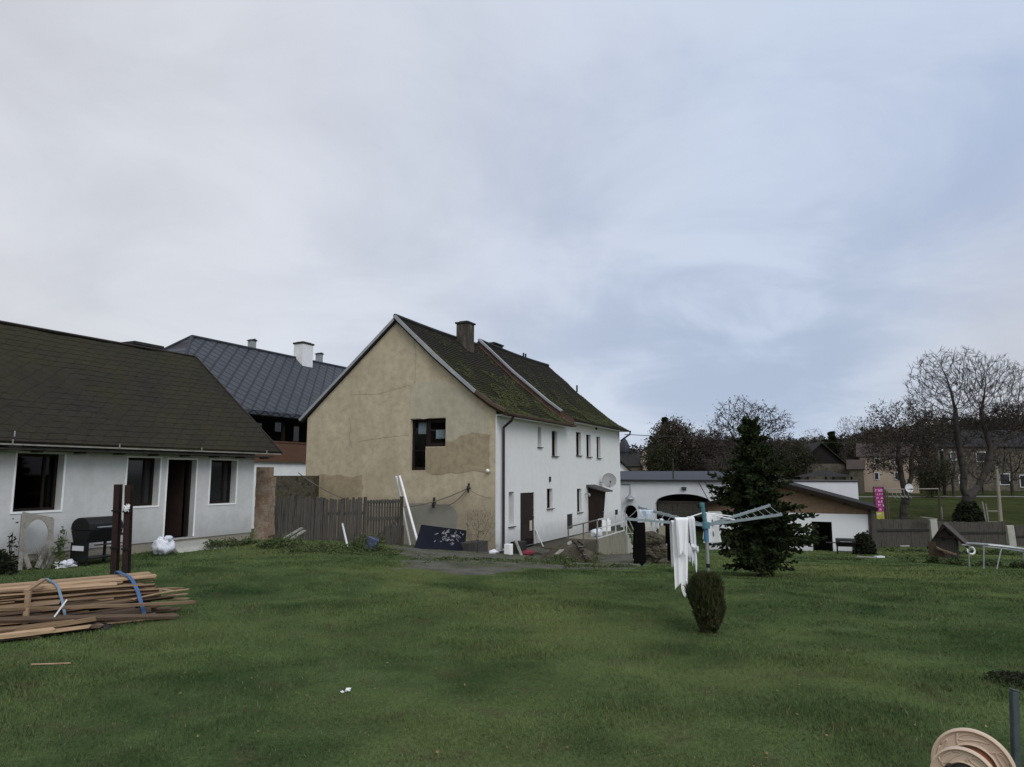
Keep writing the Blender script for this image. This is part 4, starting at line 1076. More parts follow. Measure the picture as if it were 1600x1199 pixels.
# stair with white handrail going down at the terrace end
s0 = MO + E1 * (tE + .15) - E2 * OUT
stp = thing('stair', 'short stair with white tubular handrail at the far end of the terrace', 'stair', (s0.x, s0.y, 0), ROT)
m = MB()
for k in range(6): m.b2((k * .28, -.1, -3.0), (k * .28 + .285, 1.0, -1.0 - .2 * k - .002 * k))
m.build('steps', MT['concrete'], stp)
m = MB(); m.tube([(0, -.05, .02), (1.6, -.05, -1.05), (1.6, -.05, -1.9)], .03, 6); m.tube([(0, -.05, -.42), (1.6, -.05, -1.5)], .025, 6); m.tube([(0, -.05, -1.0), (0, -.05, .02)], .03, 6); m.tube([(1.6, -.05, -1.05), (1.6, .6, -1.05), (1.6, .6, -1.9)], .025, 6); m.tube([(1.6, -.05, -1.6), (1.6, .6, -1.6)], .02, 6)
m.build('handrail', MT['rail_white'], stp)

# ================================================================ old walls, pier and picket fence
p = at(413, 740, 22.3)
pier = MB(); z1 = at(413, 730, 22.3).z; xa, xb = at(399, 790, 22.3).x, at(422, 790, 22.3).x
n = 9
for k in range(n):
    za, zb = -.5 + (z1 + .5) * k / n, -.5 + (z1 + .5) * (k + 1) / n
    j = .03 * noise.noise(V((k * 1.7, 0, 0)))
    pier.b2((xa + j - .02, 22.3, za), (xb + (j * 2 if k < n - 1 else -.08), 22.75, zb))
solo(pier, 'brick_pier', MT['pier'], 'crumbling brick wall stub between the cottage corner and the picket fence', 'wall')
sw = MB(); a, b = at(420, 745, 27.6), V((MO + E2 * (Wd - .35)).to_tuple()) + V((-.35, -.35, 0)); b = at(491, 742, 29.0)
for k in range(10):
    q0, q1 = k / 10, (k + 1) / 10; A = a.lerp(b, q0); B = a.lerp(b, q1); za = 1.95 + .14 * noise.noise(V((k, 3, 0)))
    sw.prism([(A.x, A.y, -1), (B.x, B.y, -1), (B.x, B.y, za), (A.x, A.y, za)], (.1, .4, 0))
solo(sw, 'stone_wall', MT['rubble'], 'dark old rubble stone wall behind the picket fence beside the ochre gable', 'wall')
# picket fence
FA, FB = at(424, 800, 23.4), at(632, 800, 25.6)
FD = (FB - FA); FD.z = 0; FLn = FD.length; FD.normalize(); FN = V((FD.y, -FD.x, 0))
pf_ = thing('picket_fence', 'weathered grey picket fence of tall uneven boards in front of the ochre gable', 'fence', (FA.x, FA.y, 0), math.atan2(FD.y, FD.x))
rr = random.Random(5); bd = MB(); x = 0
gate0 = onplane(V((FA.x, FA.y, 0)), FD, 571, 800)[0]; gate1 = onplane(V((FA.x, FA.y, 0)), FD, 627, 800)[0]
while x < gate0 - .05:
    w = rr.uniform(.065, .10); q = x / FLn; zt = 1.27 - .12 * q + rr.uniform(-.06, .05) + .04 * math.sin(x * 2.2); t = rr.uniform(-.025, .025); zb = -.75
    bd.prism([(x, -.02 + rr.uniform(0, .012), zb), (x + w, -.02, zb), (x + w + t, -.02, zt - .03), (x + w * .5 + t, -.02, zt), (x + t, -.02, zt - .03)], (0, .022, 0)); x += w + rr.uniform(.004, .022)
bd.build('pickets', MT['fence'], pf_)
m = MB(); m.b2((0, .01, .62), (gate0, .06, .72)); m.b2((0, .01, -.3), (gate0, .06, -.2)); m.build('rail', MT['fence_dark'], pf_)
for x in (1.7, gate0 - .02, gate1):
    m = MB(); m.b2((x - .05, .03 if x < 2 else -.06, -1.2), (x + .05, .13 if x < 2 else .03, 1.22)); m.build('post', MT['fence_dark'], pf_)
m = MB(); x = gate0 + .06
while x < gate1 - .08:
    m.b2((x, -.02, -.7), (x + .07, 0, 1.12 + rr.uniform(-.02, .02))); x += .10
m.build('gate_slats', MT['fence'], pf_)
m = MB(); m.b2((gate0, -.045, .42), (gate1, -.02, .52)); m.b2((gate0, -.045, 1.0), (gate1, -.021, 1.09)); m.b2((gate0, -.045, -.5), (gate1, -.02, -.4)); m.bar((gate0 + .1, -.03, -.4), (gate1 - .1, -.03, .42), .02, .09); m.build('gate_rail', MT['fence_dark'], pf_)
m = MB(); m.b2((gate0 + .7, -.05, -.72), (gate1 + .1, -.046, .2)); m.b2((gate0 + .08, -.05, -.72), (gate0 + .66, -.046, -.1)); m.build('gate_board', MT['fence_dark'], pf_)
# pipes leaning, sticks, boards near the fence
def lean(name, u0, v0, Y0, u1, v1, r, mat, label, cat, group=None):
    g = hit(u1, v1); a = at(u0, v0, Y0); m = MB(); m.tube([a, V((g.x, g.y, g.z))], r, 8); return solo(m, name, mat, label, cat, group, smooth=False)
lean('plastic_pipe', 619, 745, 25.75, 641, 853, .042, MT['white_pipe'], 'left one of two long white pipes leaning on the gate end of the picket fence', 'pipe', 'white pipes leaning by the gable')
lean('plastic_pipe', 624.5, 744, 25.85, 655, 856, .042, MT['white_pipe'], 'right one of two long white pipes, its foot beside the navy board', 'pipe', 'white pipes leaning by the gable')
lean('stick', 535, 819, 24.3, 543.5, 857, .032, MT['white_pipe'], 'short white stick leaning against the middle of the picket fence', 'stick')
for (u0, v0, u1, v1, lb) in ((472, 825, 440, 845, 'upper grey plank leaning low against the left end of the picket fence'), (476, 829, 449, 848, 'lower grey plank leaning low against the left end of the picket fence')):
    g = hit(u1, v1); a = at(u0, v0, g.y + .5); m = MB(); m.bar(a, (g.x, g.y, g.z + .03), .14, .03); solo(m, 'loose_plank', MT['grey_wood'], lb, 'plank', 'grey planks by the picket fence')
m = MB(); g = hit(577, 862); m.lathe([(.02, .36), (.15, .36), (.17, .35), (.14, .02), (.0, .0)], 14, g + V((0, 0, .02)), Matrix.Rotation(.35, 3, 'Y')); solo(m, 'bucket', MT['blue_bag'], 'blue bucket tipped over in the weeds by the fence gate', 'bucket', smooth=False)
# navy board
q = [at(659, 820, 27.05), at(729, 829, 26.25), None, None]
gl, gr = hit(648, 857), hit(726, 861)
m = MB(); A, B, C, D = V((gl.x, gl.y, gl.z)), V((gr.x, gr.y, gr.z)), q[1], q[0]
nv = (B - A).cross(C - A).normalized()
rD = ray(659, 820); D = V((0, 0, CAMZ)) + rD * ((A - V((0, 0, CAMZ))).dot(nv) / rD.dot(nv))
if nv.y < 0: nv = -nv
nb = thing('navy_board', 'navy blue board with white scuffs leaning on the ochre gable', 'board', ((A + B) / 2).to_tuple())
o0 = (A + B) / 2
m.prism([A - o0, B - o0, C - o0, D - o0], nv * .03); m.build('panel', MT['navy'], nb)
m = MB(); rr = random.Random(11)
def bp(s, t): return A.lerp(B, s).lerp(D.lerp(C, s), t) - o0 - nv * .003
for _ in range(60):
    s, t = rr.gauss(.72, .13), rr.gauss(.62, .2)
    if rr.random() < .12: s, t = rr.uniform(.15, .5), rr.uniform(.3, .6)
    if not (.04 < s < .96 and .05 < t < .93): continue
    a = rr.uniform(0, 6.3); l = rr.uniform(.02, .07); c_ = bp(s, t); pts = [c_]
    for k in range(3):
        s += l * .4 * math.cos(a); t += l * .8 * math.sin(a); a += rr.uniform(-1, 1); 
        pts.append(bp(min(.97, max(.03, s)), min(.95, max(.04, t))))
    for p0, p1 in zip(pts, pts[1:]):
        if (p1 - p0).length > .003: m.bar(p0, p1, rr.uniform(.008, .018), .003, nv)
m.build('scuff_marks', MT['chalk'], nb)
# trough, boxes, plants and bags at the house corner
def boxat(name, u0, u1, vb, vt, dep, mat, label, cat, rot=.4, bevel=.015):
    g0, g1 = hit(u0, vb), hit(u1, vb); w = (g1 - g0).length; c = (g0 + g1) / 2; h = (vb - vt) * c.y / 1109
    m = MB(); M = Matrix.Rotation(math.atan2(g1.y - g0.y, g1.x - g0.x), 3, 'Z'); m.box(c + V((0, dep / 2, h / 2 - .05)), (w, dep, h + .1), M); return solo(m, name, mat, label, cat, bevel=bevel)
boxat('trough', 723, 753, 862, 848, .5, MT['plinth_dark'], 'dark grey low trough at the foot of the gable beside the navy board', 'trough')
boxat('white_panel', 715, 724, 859, 845, .06, MT['cloth_grey'], 'small white panel between the navy board and the grey trough', 'panel')
def foot(u, off):
    """ground point in front of the white side wall below photo column u"""
    t, _ = Ms(u, 855); p = MO + E1 * t - E2 * off; return V((p.x, p.y, G(p.x, p.y)))
def wallbox(name, u, off, w, dep, h, mat, label, cat):
    g = foot(u, off); m = MB(); m.box(g + V((0, 0, h / 2 - .05)), (w, dep, h + .1), Matrix.Rotation(ROT, 3, 'Z')); return solo(m, name, mat, label, cat, bevel=.015)
wallbox('bin', 779, .40, .27, .24, .38, MT['white_trim'], 'white bin standing at the corner of the white side wall', 'bin')
wallbox('planter', 799, .30, .55, .42, .45, MT['soot'], 'black planter box beside the brown house door', 'planter')
m = MB(); g = foot(795, .78); m.blob(g + V((0, 0, .1)), (.24, .17, .11), 12, 8, .3, 4); solo(m, 'sack', MT['red_bag'], 'red sack lying in front of the black planter box', 'sack', smooth=True)
m = MB(); g = hit(770, 866); m.blob(g + V((0, 0, .05)), (.15, .13, .09), 12, 8, .4, 8); solo(m, 'sack', MT['white_bag'], 'small crumpled white bag on the gravel below the gable corner', 'sack', smooth=True)
m = MB(); g = foot(786, .75); a = g + V((-.22, .25, .52)); m.bar(g, a, .12, .03); solo(m, 'loose_plank', MT['grey_wood'], 'short pale plank leaning on the white bin', 'plank')
g = foot(840, .40); t_, z_ = Ms(836, 828); a = MO + E1 * t_ - E2 * .02; a = V((a.x, a.y, z_)); m = MB(); m.bar(g, a, .11, .03); solo(m, 'loose_plank', MT['white_trim'], 'white plank leaning on the white wall right of the brown door', 'plank')
# mound with rusty ladder
g = hit(893, 878)
m = MB(); nu = 26
vs = []; fs = []
for j in range(9):
    for i in range(nu):
        a = 2 * math.pi * i / nu; r = j / 8
        x, y = 1.15 * r * math.cos(a), .95 * r * math.sin(a); wx, wy = g.x + x + .1, g.y + 1.0 + y
        h = .62 * (1 - r * r) ** 1.3 * (1 + .35 * noise.noise(V((x * 1.6, y * 1.6, 4)))) + .08 * noise.noise(V((x * 5, y * 5, 1))) * (1 - r)
        vs.append((wx, wy, G(wx, wy) + h - (.05 if j == 8 else 0)))
for j in range(8):
    for i in range(nu): fs.append((j * nu + i, j * nu + (i + 1) % nu, (j + 1) * nu + (i + 1) % nu, (j + 1) * nu + i))
m.add(vs, fs); solo(m, 'earth_mound', MT['dirt'], 'mound of earth and debris in front of the stone terrace', 'mound', smooth=True)
a0, a1 = hit(917, 880), hit(925, 876); 
ld = thing('ladder', 'rusty iron ladder lying up the earth mound', 'ladder', a0)
c0, c1 = at(894, 846, a0.y + 1.1) - a0, at(903, 846, a0.y + 1.5) - a0
for s0_, s1_ in ((V((0, 0, .03)), c0), (a1 - a0 + V((0, 0, .03)), c1)):
    m = MB(); mid_ = s0_.lerp(s1_, .5) + V((0, 0, .05)); m.tube([s0_, s0_.lerp(mid_, .5) + V((0, 0, .04)), mid_, mid_.lerp(s1_, .5) + V((0, 0, .05)), s1_], .03, 6); m.build('rail', MT['rust'], ld)
for k in range(5):
    q = .08 + .2 * k; h = .05 * math.sin(math.pi * q); m = MB(); m.bar(V((0, 0, .03 + h)).lerp(c0 + V((0, 0, h)), q), (a1 - a0 + V((0, 0, .03 + h))).lerp(c1 + V((0, 0, h)), q), .09, .025); m.build('rung', MT['grey_wood'] if k % 2 else MT['rust'], ld)
for k, (u0, v0, u1, v1) in enumerate(((868, 868, 893, 846), (876, 874, 900, 852), (884, 872, 905, 858))):
    a = at(u0, v0, g.y + .2); b = at(u1, v1, g.y + 1.0); m = MB(); m.bar(a, b, .16, .035); solo(m, 'loose_plank', MT['grey_wood'] if k != 1 else MT['plank_dark'], ['longest grey plank lying up the left side of the earth mound', 'brown plank in the middle of the earth mound', 'short grey plank just left of the rusty ladder'][k], 'plank', 'planks on the earth mound')
# rubble stub wall by the passage
a, b = hit(1002, 880), hit(1044, 882)
m = MB(); rr = random.Random(2); h = at(1020, 838, a.y).z - a.z
for _ in range(60):
    q = rr.random(); p = a.lerp(b, q); r = rr.uniform(.12, .26); m.blob((p.x, p.y + rr.uniform(.1, .4), p.z + rr.uniform(-.05, h * (1 - .25 * abs(q - .4)))), (r * 1.3, r, r * .8), 7, 5, .3, rr.random() * 9)
m.b2((a.x, a.y + .15, a.z - .3), (b.x, b.y + .5, a.z + h * .92)); solo(m, 'rubble_wall', MT['rubble'], 'stub of rough stone wall behind the hanging laundry', 'wall')
m = MB(); rr = random.Random(12); p = at(1012, 830, a.y + .3)
m.blob(p + V((0, 0, -.25)), (.42, .3, .55), 12, 9, .35, 6); solo(m, 'sack', MT['concrete'], 'pale grey lumpy sack on top of the stone wall stub', 'sack', smooth=True)
m = MB(); a = at(1029, 822, 33.5); b = at(1043, 878, 33.5); m.b2((a.x, 33.5, b.z), (b.x, 33.56, a.z)); solo(m, 'door_panel', MT['plinth'], 'tall brown grey panel standing behind the stone wall stub', 'panel')
# cables and brackets on the gable
def wallpt(u, v, off=.06):
    y, z = Mg(u, v); p = MO + E2 * y - E1 * off; return V((p.x, p.y, z))
def wire(name, pts, r, mat, label, cat='cable', n=6): 
    m = MB(); m.tube(pts, r, n); return solo(m, name, mat, label, cat)
def sagline(a, b, sag, n=22): return [a.lerp(b, k / n) - V((0, 0, sag * 4 * (k / n) * (1 - k / n))) for k in range(n + 1)]
k1 = wallpt(735, 763, .2); k2 = wallpt(681, 786, .16)
wire('overhead_cable', sagline(at(466, 739, 28.8), k1, 1.02), .018, MT['cable'], 'thin sagging cable from behind the fence to the upper bracket on the gable')
wire('overhead_cable', sagline(k1, k2, .32), .014, MT['cable'], 'short slack cable between the two black brackets on the gable')
wire('overhead_cable', sagline(k1, wallpt(767, 778, .03), .08, 8), .009, MT['cable'], 'thin wire from the upper bracket to the gable corner')
for (u, v, lb, s) in ((735, 763, 'black iron cable bracket on the gable nearer the corner', 1.0), (681, 786, 'black iron cable bracket on the grey cement patch', 1.15)):
    b0 = wallpt(u, v, 0); br = thing('cable_bracket', lb, 'bracket', b0, 0, 'iron brackets on the gable')
    m = MB(); m.tube([(0, 0, 0), V((-E1.x, -E1.y, 0)) * .2], .025, 6); m.tube([V((-E1.x, -E1.y, 0)) * .12 + V((0, 0, .18 * s)), V((-E1.x, -E1.y, 0)) * .18 - V((0, 0, .16 * s))], .04 * s, 7); m.build('arm', MT['black'], br)
    m = MB(); m.lathe([(.02, .09), (.06, .07), (.045, .03), (.065, 0), (.04, -.06), (.0, -.07)], 10, V((-E1.x, -E1.y, 0)) * .18 + V((0, 0, -.08 if s > 1 else .0))); m.build('insulator', MT['soot'], br, smooth=True)
wire('power_line', sagline(at(976, 679, 41), at(1640, 690, 62), .35, 40), .022, MT['soot'], 'long thin overhead power line from the white house eave to the right', 'power line')
# ================================================================ yard things, left side
# kettle-less drum grill, black
def grill(name, label, base, rot, w, dp, h, cart=True, chute=False):
    g = thing(name, label, 'grill', base, rot, None)
    z0 = h * .48
    m = MB(); pr = []
    for k in range(9):
        a = math.pi * k / 8; pr.append((-w / 2, -dp / 2 * math.cos(a), h * .74 + (h * .26) * math.sin(a) ** .8))
    m.prism([(-w / 2, -dp / 2, h * .74)] + pr[1:-1] + [(-w / 2, dp / 2, h * .74)], (w, 0, 0)); m.build('lid', MT['black'], g, bevel=.012)
    m = MB(); m.prism([(-w / 2 + .01, -dp / 2, h * .735), (-w / 2 + .01, dp / 2, h * .735), (-w / 2 + .01, dp * .34, z0), (-w / 2 + .01, -dp * .34, z0)], (w - .02, 0, 0)); m.build('firebox', MT['black'], g, bevel=.01)
    m = MB(); m.tube([(-w * .3, -dp / 2 - .05, h * .8), (w * .3, -dp / 2 - .05, h * .8)], .014, 7); m.tube([(-w * .3, -dp / 2, h * .8), (-w * .3, -dp / 2 - .05, h * .8)], .01, 6); m.tube([(w * .3, -dp / 2, h * .8), (w * .3, -dp / 2 - .05, h * .8)], .01, 6); m.build('handle', MT['zinc'], g)
    for sx in (-1, 1):
        for sy in (-1, 1):
            m = MB(); m.bar((sx * (w / 2 - .05), sy * dp * .3, 0), (sx * (w / 2 - .05), sy * dp * .3, z0 + .02), .045, .045); m.build('leg', MT['black'], g)
    m = MB(); m.b2((-w / 2 + .03, -dp * .32, h * .14), (w / 2 - .03, dp * .32, h * .17)); m.build('lower_shelf', MT['black'], g)
    return g
b_ = hit(133, 884)
gr = grill('grill', 'large black drum grill with rusty side shelf against the cottage wall', (b_.x + .12, b_.y + .15, b_.z), R(68), .80, .60, 1.02)
m = MB(); m.b2((-.41, -.24, .12), (-.39, .24, .5)); m.build('end_panel', MT['black'], gr)
m = MB(); m.b2((-.42, -.16, .33), (-.411, .18, .43)); m.build('label_plate', MT['cloth_grey'], gr)
m = MB(); m.b2((.40, -.22, .60), (.66, .22, .63)); m.b2((-.3, -.42, .44), (.3, -.31, .46)); m.build('side_shelf', MT['rust'], gr)
# wooden frame with a round cut-out on crossed legs
b0, b1 = hit(30, 893), hit(79, 889)
fx = (b1 - b0); fx.z = 0; fw_ = fx.length; fx.normalize()
fr_ = thing('wooden_frame', 'grey wooden frame with round cut-out and V-shaped legs leaning on the cottage wall', 'frame', b0, math.atan2(fx.y, fx.x))
H = at(30, 803, b0.y + .1).z - b0.z
tl = .05
def fp(x, z): return V((x * fw_, .05 + tl * z, z * H))
m = MB()
for x in (0.04, .97): m.bar(fp(x, 0), fp(x, 1.0 - .12 * x), .08, .05, (0, -1, 0))
m.bar(fp(.0, 1.0), fp(1.0, .87), .09, .05, (0, -1, 0)); m.bar(fp(.0, .52), fp(.34, .02), .09, .045, (0, -1, 0)); m.bar(fp(1.0, .56), fp(.58, .02), .09, .045, (0, -1, 0))
m.build('timber', MT['grey_wood'], fr_, bevel=.006)
m = MB(); n = 26; cx, cz, rx, rz = .5, .60, .37, .29
O_ = []; I_ = []
for k in range(n + 1):
    a = math.pi * (-.08 + 1.16 * k / n); I_.append(fp(cx + rx * math.cos(a), cz + rz * math.sin(a)))
    sx = max(-.46, min(.46, rx * 1.55 * math.cos(a))); sz = min(.37 - .06 * (sx + .5), rz * 1.55 * math.sin(a)); O_.append(fp(cx + sx, cz + sz))
for k in range(n):
    y = V((0, -.03, 0)); m.quad(I_[k] + y, I_[k + 1] + y, O_[k + 1] + y, O_[k] + y); m.quad(I_[k], O_[k], O_[k + 1], I_[k + 1]); m.quad(I_[k] + y, I_[k], I_[k + 1], I_[k + 1] + y)
m.build('arched_board', MT['grey_wood'], fr_)
# dry plant behind the frame + bags
def strand_plant(name, base, h, spread, n, mat, label, cat, seed, w=.02, droop=.25, group=None):
    rr = random.Random(seed); m = MB()
    for _ in range(n):
        a = rr.uniform(0, 6.283); s = rr.random() ** .6 * spread; hh = h * rr.uniform(.5, 1.05); p = V((rr.gauss(0, .05), rr.gauss(0, .05), 0)); prev = p; ww = w * rr.uniform(.6, 1.2); d = V((math.cos(a), math.sin(a), 0)); sd = V((-d.y, d.x, 0))
        for k in range(1, 4):
            q = k / 3; nx = p + d * s * q ** 1.3 + V((0, 0, hh * (q - droop * q * q))); wa, wb = ww * (1 - (k - 1) / 3), ww * (1 - q) + .001
            m.quad(prev - sd * wa, prev + sd * wa, nx + sd * wb, nx - sd * wb); prev = nx
    m.v = [(x + base[0], y + base[1], z + base[2]) for x, y, z in m.v]
    return solo(m, name, mat, label, cat, group, fix=False)
g = hit(58, 891); strand_plant('dried_plant', (g.x, g.y + .2, g.z), .62, .28, 140, MT['grey_wood'], 'dried grey ornamental grass seen through the round wooden frame', 'plant', 3)
def leafy(name, base, r, n, mat, label, cat, seed, leaf=.05, group=None, kind=None, stems=0):
    rr = random.Random(seed); m = MB()
    for _ in range(n):
        while True:
            p = V((rr.uniform(-1, 1), rr.uniform(-1, 1), rr.uniform(0, 1)))
            if p.x ** 2 + p.y ** 2 + p.z ** 2 < 1.0 + .35 * noise.noise(p * 2.5 + V((seed, 0, 0))): break
        p = V((p.x * r[0] + base[0], p.y * r[1] + base[1], p.z * r[2] + base[2])); s = leaf * rr.uniform(.5, 1.3)
        a = V((rr.gauss(0, 1), rr.gauss(0, 1), rr.gauss(0, .6))).normalized(); b = a.cross(V((rr.gauss(0, 1), rr.gauss(0, 1), rr.gauss(0, 1)))).normalized()
        m.add([p - a * s, p + b * s * .45, p + a * s, p - b * s * .45], [(0, 1, 2, 3)])
    for _ in range(stems):
        a = rr.uniform(0, 6.3); q = rr.random(); m.tube([base, (base[0] + r[0] * q * math.cos(a) * .8, base[1] + r[1] * q * math.sin(a) * .8, base[2] + r[2] * rr.uniform(.5, .95))], .008, 3)
    return solo(m, name, mat, label, cat, group, fix=False)
g = hit(88, 889); leafy('shrub', (g.x, g.y + .1, g.z), (.16, .16, .85), 170, MT['weeds'], 'straggly leafy shrub between the wooden frame and the black grill', 'shrub', 5, .055, stems=9)
g = hit(-12, 899); leafy('shrub', (g.x - .1, g.y + .1, g.z), (.5, .26, .50), 1500, MT['darkbush'], 'low dark hedge shrub at the cottage wall left of the wooden frame', 'shrub', 6, .05, stems=12)
g = hit(10, 896); leafy('shrub', (g.x - .02, g.y + .12, g.z + .1), (.10, .1, .95), 90, MT['darkbush'], 'single upright dark sprig in front of the cottage wall', 'shrub', 16, .045, stems=3)
def bag(u, v, r, label, seed, mat='white_bag', jit=.3):
    g = hit(u, v); m = MB(); m.blob((0, 0, 0), r, 22, 14, jit, seed, 2.6); m.blob((r[0] * .5, 0, r[2] * .7), (r[0] * .35, r[1] * .5, r[2] * .45), 12, 8, .5, seed + 1, 3); mn = min(p[2] for p in m.v)
    m.v = [(x + g.x, y + g.y, z * 1.0 - mn + g.z - .03) for x, y, z in m.v]; return solo(m, 'sack', MT[mat], label, 'sack', 'white sacks by the cottage' if mat == 'white_bag' else None, smooth=True)
bag(253, 868, (.23, .2, .21), 'upright full white sack by the plinth left of the cottage door', 2, jit=.22)
bag(101, 887, (.21, .16, .075), 'flat crumpled white bag on the grass beside the black grill', 5, jit=.45)
# two rusty posts
for (u, vt, uo, lb) in ((184.5, 757, 179, 'left of two tall rusty steel posts behind the lumber pile'), (201.5, 758, 197.5, 'right of two tall rusty steel posts, with white wire tied near its top')):
    Y = 12.6 if u < 190 else 12.4; a = at(u + .5, vt, Y); b = at(uo, 910, Y); b.z = G(b.x, Y) - .2
    ps_ = thing('steel_post', lb, 'post', (b.x, b.y, b.z), 0, 'rusty posts behind the lumber')
    m = MB(); d = a - b; m.bar((0, 0, 0), d, .012, .10, (0, 1, 0)); m.bar(V((0, -.05, 0)), d + V((0, -.05, 0)), .098, .012, (0, 1, 0)); m.bar(V((0, .05, 0)), d + V((0, .05, 0)), .098, .012, (0, 1, 0)); m.build('beam', MT['rust'], ps_)
    m = MB(); 
    for q in (.77, .45): m.bar(d * q + V((-.06, -.065, 0)), d * q + V((.07, -.065, .01)), .03, .03)
    m.build('clamp', MT['black'], ps_)
    if u > 190:
        m = MB(); rr = random.Random(4); p0 = d * .80 + V((.03, -.09, 0))
        for k in range(7): m.tube([p0 + V((rr.uniform(-.05, .05), rr.uniform(-.03, .0), rr.uniform(-.06, .08))) for _ in range(4)], .011, 5)
        m.build('wire', MT['white_pipe'], ps_)
g = hit(1592, 1072); leafy('low_plants', (g.x + .1, g.y + .1, g.z - .03), (.42, .35, .10), 2600, MT['darkbush'], 'low dark clump of plants in the lawn behind the green metal post', 'plants', 61, .018)
# ---------------------------------------------------------------- lumber pile: every plank a thing
LA, LB = hit(-70, 1000), hit(250, 962)
ld_ = (LB - LA); ld_.z = 0; LL = ld_.length; ld_.normalize(); ln = V((-ld_.y, ld_.x, 0))      # ln points away from the camera
rr = random.Random(21); Lrot = math.atan2(ld_.y, ld_.x)
kinds = [('pale sawn plank in the strapped lumber pile', 'plank'), ('dark bark-edged plank in the strapped lumber pile', 'plank_dark')]
def plank(c, L, w, h, yaw, pitch, roll, mat, label, group='planks in the lumber pile'):
    m = MB(); n = 5; bow = rr.uniform(-.02, .02); sd_ = rr.random() * 50
    vs = []; fs = []
    for k in range(n + 1):
        x = -L / 2 + L * k / n; wob = .10 * noise.noise(V((x * 1.5, sd_, 0))); zb = bow * (1 - (2 * x / L) ** 2)
        for (yy, zz) in ((-w / 2 * (1 + wob), -h / 2), (w / 2, -h / 2), (w / 2 * (1 - wob), h / 2), (-w / 2, h / 2)): vs.append((x + (rr.uniform(-.03, .03) if k in (0, n) else 0), yy, zz + zb))
    for k in range(n):
        for q in range(4): fs.append((k * 4 + q, k * 4 + (q + 1) % 4, (k + 1) * 4 + (q + 1) % 4, (k + 1) * 4 + q))
    fs += [(3, 2, 1, 0), (n * 4, n * 4 + 1, n * 4 + 2, n * 4 + 3)]
    m.add(vs, fs); o = m.build('plank', MT[mat]); o.location = c; o.rotation_euler = (roll, -pitch, yaw); return tag(o, label, 'plank', group)
def pile_pt(s, d, z):
    p = LA + ld_ * s + ln * d; return V((p.x, p.y, G(p.x, p.y) + z))
for layer in range(18):
    z = .015 + layer * .0275; depth = 1.10 - .027 * layer; d = -.10 + .021 * layer
    while d < depth:
        h = rr.uniform(.012, .027); w = rr.uniform(.04, .12); Lp = rr.uniform(1.1, 3.2); s = LL - Lp / 2 - rr.uniform(-.12, .55) * (1 if rr.random() < .6 else 2.2) + (.1 if layer < 4 else -.05)
        dark = rr.random() < (.68 if layer < 12 else .3)
        front = d < .05 + .021 * layer
        plank(pile_pt(s, d, z + rr.uniform(-.012, .02)), Lp, w, h, Lrot + rr.gauss(0, .07 if front else .035), rr.gauss(0, .022 if front else .01), rr.gauss(0, .5 if front else .12), 'plank_dark' if dark else 'plank', kinds[1][0] if dark else kinds[0][0])
        d += w * rr.uniform(.85, 1.1)
        if layer < 15 and d > .14 + .021 * layer and d < depth - .25: d = depth - .25       # the hidden core stays empty
# wide top boards
for (s, dd, L, w) in ((LL - 1.45, .42, 2.9, .2), (LL - 1.7, .62, 3.2, .2), (LL - 1.3, .82, 2.7, .18)):
    plank(pile_pt(s, dd, .53), L, w, .028, Lrot + rr.gauss(0, .012), rr.gauss(0, .006), rr.gauss(0, .05), 'plank', 'wide pale board lying on top of the strapped lumber pile', 'wide boards on top of the lumber pile')
# the planks one can tell apart on the near side, and the loose low ones at the left
plank(pile_pt(1.25, -.22, .32), 2.9, .07, .035, Lrot - .02, -.075, 0, 'plank', 'long pale lath slanting down to the right across the front of the lumber pile', None)
plank(pile_pt(1.0, -.34, .18), 2.9, .10, .04, Lrot - .03, -.09, .3, 'plank_dark', 'long grey brown plank slanting to the grass across the low front of the pile', None)
p0 = hit(32, 985); 
for k in range(9):
    s = rr.uniform(-.3, .95); plank(pile_pt(s, -.30 - rr.uniform(0, .32), .04 + .05 * (k // 3)), rr.uniform(1.1, 1.9), rr.uniform(.10, .17), rr.uniform(.025, .05), Lrot + rr.gauss(0, .06), rr.gauss(0, .015), rr.gauss(0, .1), 'plank' if k % 3 else 'plank_dark', 'loose plank lying low in front of the left part of the lumber pile', 'loose planks in front of the lumber pile')
q = pile_pt(onplane(LA, ld_, 36, 960)[0], -.24, .28)
m = MB(); m.bar(q + V((0, 0, -.27)), q + V((-.0, .02, .27)), .06, .035, (0, 1, 0)); solo(m, 'plank', MT['plank'], 'upright lath standing in front of the left half of the lumber pile', 'plank')
m = MB(); m.bar(q + V((-.02, .0, .27)), q + ln * .7 + V((.3, 0, .34)), .06, .03); solo(m, 'plank', MT['plank'], 'short lath running back over the pile top from the upright lath', 'plank')
for k in range(10):
    plank(pile_pt(LL + rr.uniform(-.1, .22), rr.uniform(-.05, .7), rr.uniform(.06, .4)), rr.uniform(.4, .9), rr.uniform(.015, .03), .015, Lrot + rr.gauss(0, .25), rr.gauss(-.1, .12), 0, 'plank', 'thin splintered lath sticking out of the right end of the lumber pile', 'splintered laths at the pile end')
